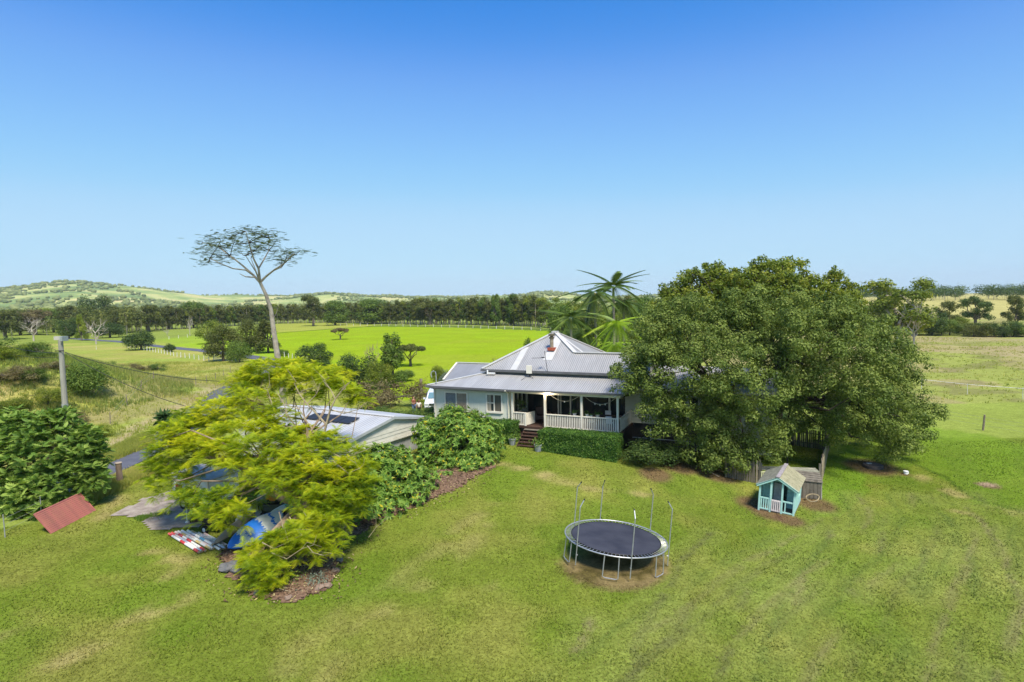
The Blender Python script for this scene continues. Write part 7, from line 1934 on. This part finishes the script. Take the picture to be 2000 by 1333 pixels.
LITTER = leafmat('fallen leaf', [(0, (.05, .03, .02)), (.4, (.13, .075, .045)), (.75, (.26, .18, .10)), (.93, (.42, .33, .18)), (1, (.5, .42, .15))], .1, 2, .8, .2)
link('leaf_litter', leaves_mesh('leaf_litter', PP, N, .15 * rng.uniform(.5, 1.3, len(PP)), .06, LITTER), kind='stuff', label='fallen brown and yellow leaves over the garden bed')

# ------------------------------------------------------------------ thin summer haze over the valley
hz = MB().span((-4900, -280, -9), (4900, 5300, 175)).build('haze', bpy.data.materials.new('haze air'), None, kind='stuff')
hm = hz.data.materials[0]; hm.use_nodes = True; hn = hm.node_tree; hn.nodes.clear()
ho = hn.nodes.new('ShaderNodeOutputMaterial'); pv = hn.nodes.new('ShaderNodeVolumePrincipled')
pv.inputs['Density'].default_value = .00009; pv.inputs['Color'].default_value = (.86, .93, 1, 1)
hn.links.new(pv.outputs[0], ho.inputs['Volume']); hz['label'] = 'thin pale haze in the air over the valley'

def lawn_blades(n):
    y = 12.5 + 34 * rng.random(n) ** 1.6; x = (rng.random(n) - .5) * 2 * (y * .93 + 1)
    ok = inpoly(x, y, [(-33, 5), (-33, 24), (-24.2, 29), (-25.2, 35.5), (-21, 44), (24, 50), (44, 46), (44, 5)]) & ~inpoly(x, y, garden) & (np.hypot(x - 4.15, y - 24.1) > 2.3)
    x = x[ok]; y = y[ok]; k = len(x); h = rng.uniform(.02, .055, k) * (1 + .6 * (vnoise(x, y, 1.2, 7) > .62)); a = rng.random(k) * 6.28; w = .012 + .0006 * y
    z = T(x, y); b = np.c_[x, y, z]; sd = np.c_[np.cos(a), np.sin(a), 0 * a] * w[:, None]; ln = rng.normal(size=(k, 3)) * (.04, .04, 0)
    V = np.stack([b - sd, b + sd, b + ln + np.c_[0 * h, 0 * h, h]], 1).reshape(-1, 3)
    m, nt, nd, l, out = newmat('lawn blade')
    at = nd.new('ShaderNodeAttribute'); at.attribute_name = 'blade'; dd_ = nd.new('ShaderNodeBsdfDiffuse'); tr_ = nd.new('ShaderNodeBsdfTranslucent'); mx = nd.new('ShaderNodeMixShader'); mx.inputs[0].default_value = .4
    l.new(at.outputs['Color'], dd_.inputs[0]); l.new(at.outputs['Color'], tr_.inputs[0]); l.new(dd_.outputs[0], mx.inputs[1]); l.new(tr_.outputs[0], mx.inputs[2]); l.new(mx.outputs[0], out.inputs[0])
    me = fastmesh('lawn_grass', V, np.arange(3 * k).reshape(-1, 3), m, None)
    ix = np.clip(np.searchsorted(gx, x), 1, len(gx) - 1); iy = np.clip(np.searchsorted(gy, y), 1, len(gy) - 1)
    c = C[iy, ix] * rng.uniform(.95, 1.4, (k, 1)); yl = (rng.random(k) < .16)[:, None]; c = np.where(yl, c * .4 + np.array((.26, .24, .07)) * .6, c)
    a_ = me.attributes.new('blade', 'FLOAT_COLOR', 'FACE'); a_.data.foreach_set('color', np.c_[c, np.ones(k)].astype(np.float32).ravel())
    link('lawn_grass', me, kind='stuff', label='short mown grass blades of the near lawn')
lawn_blades(230000)
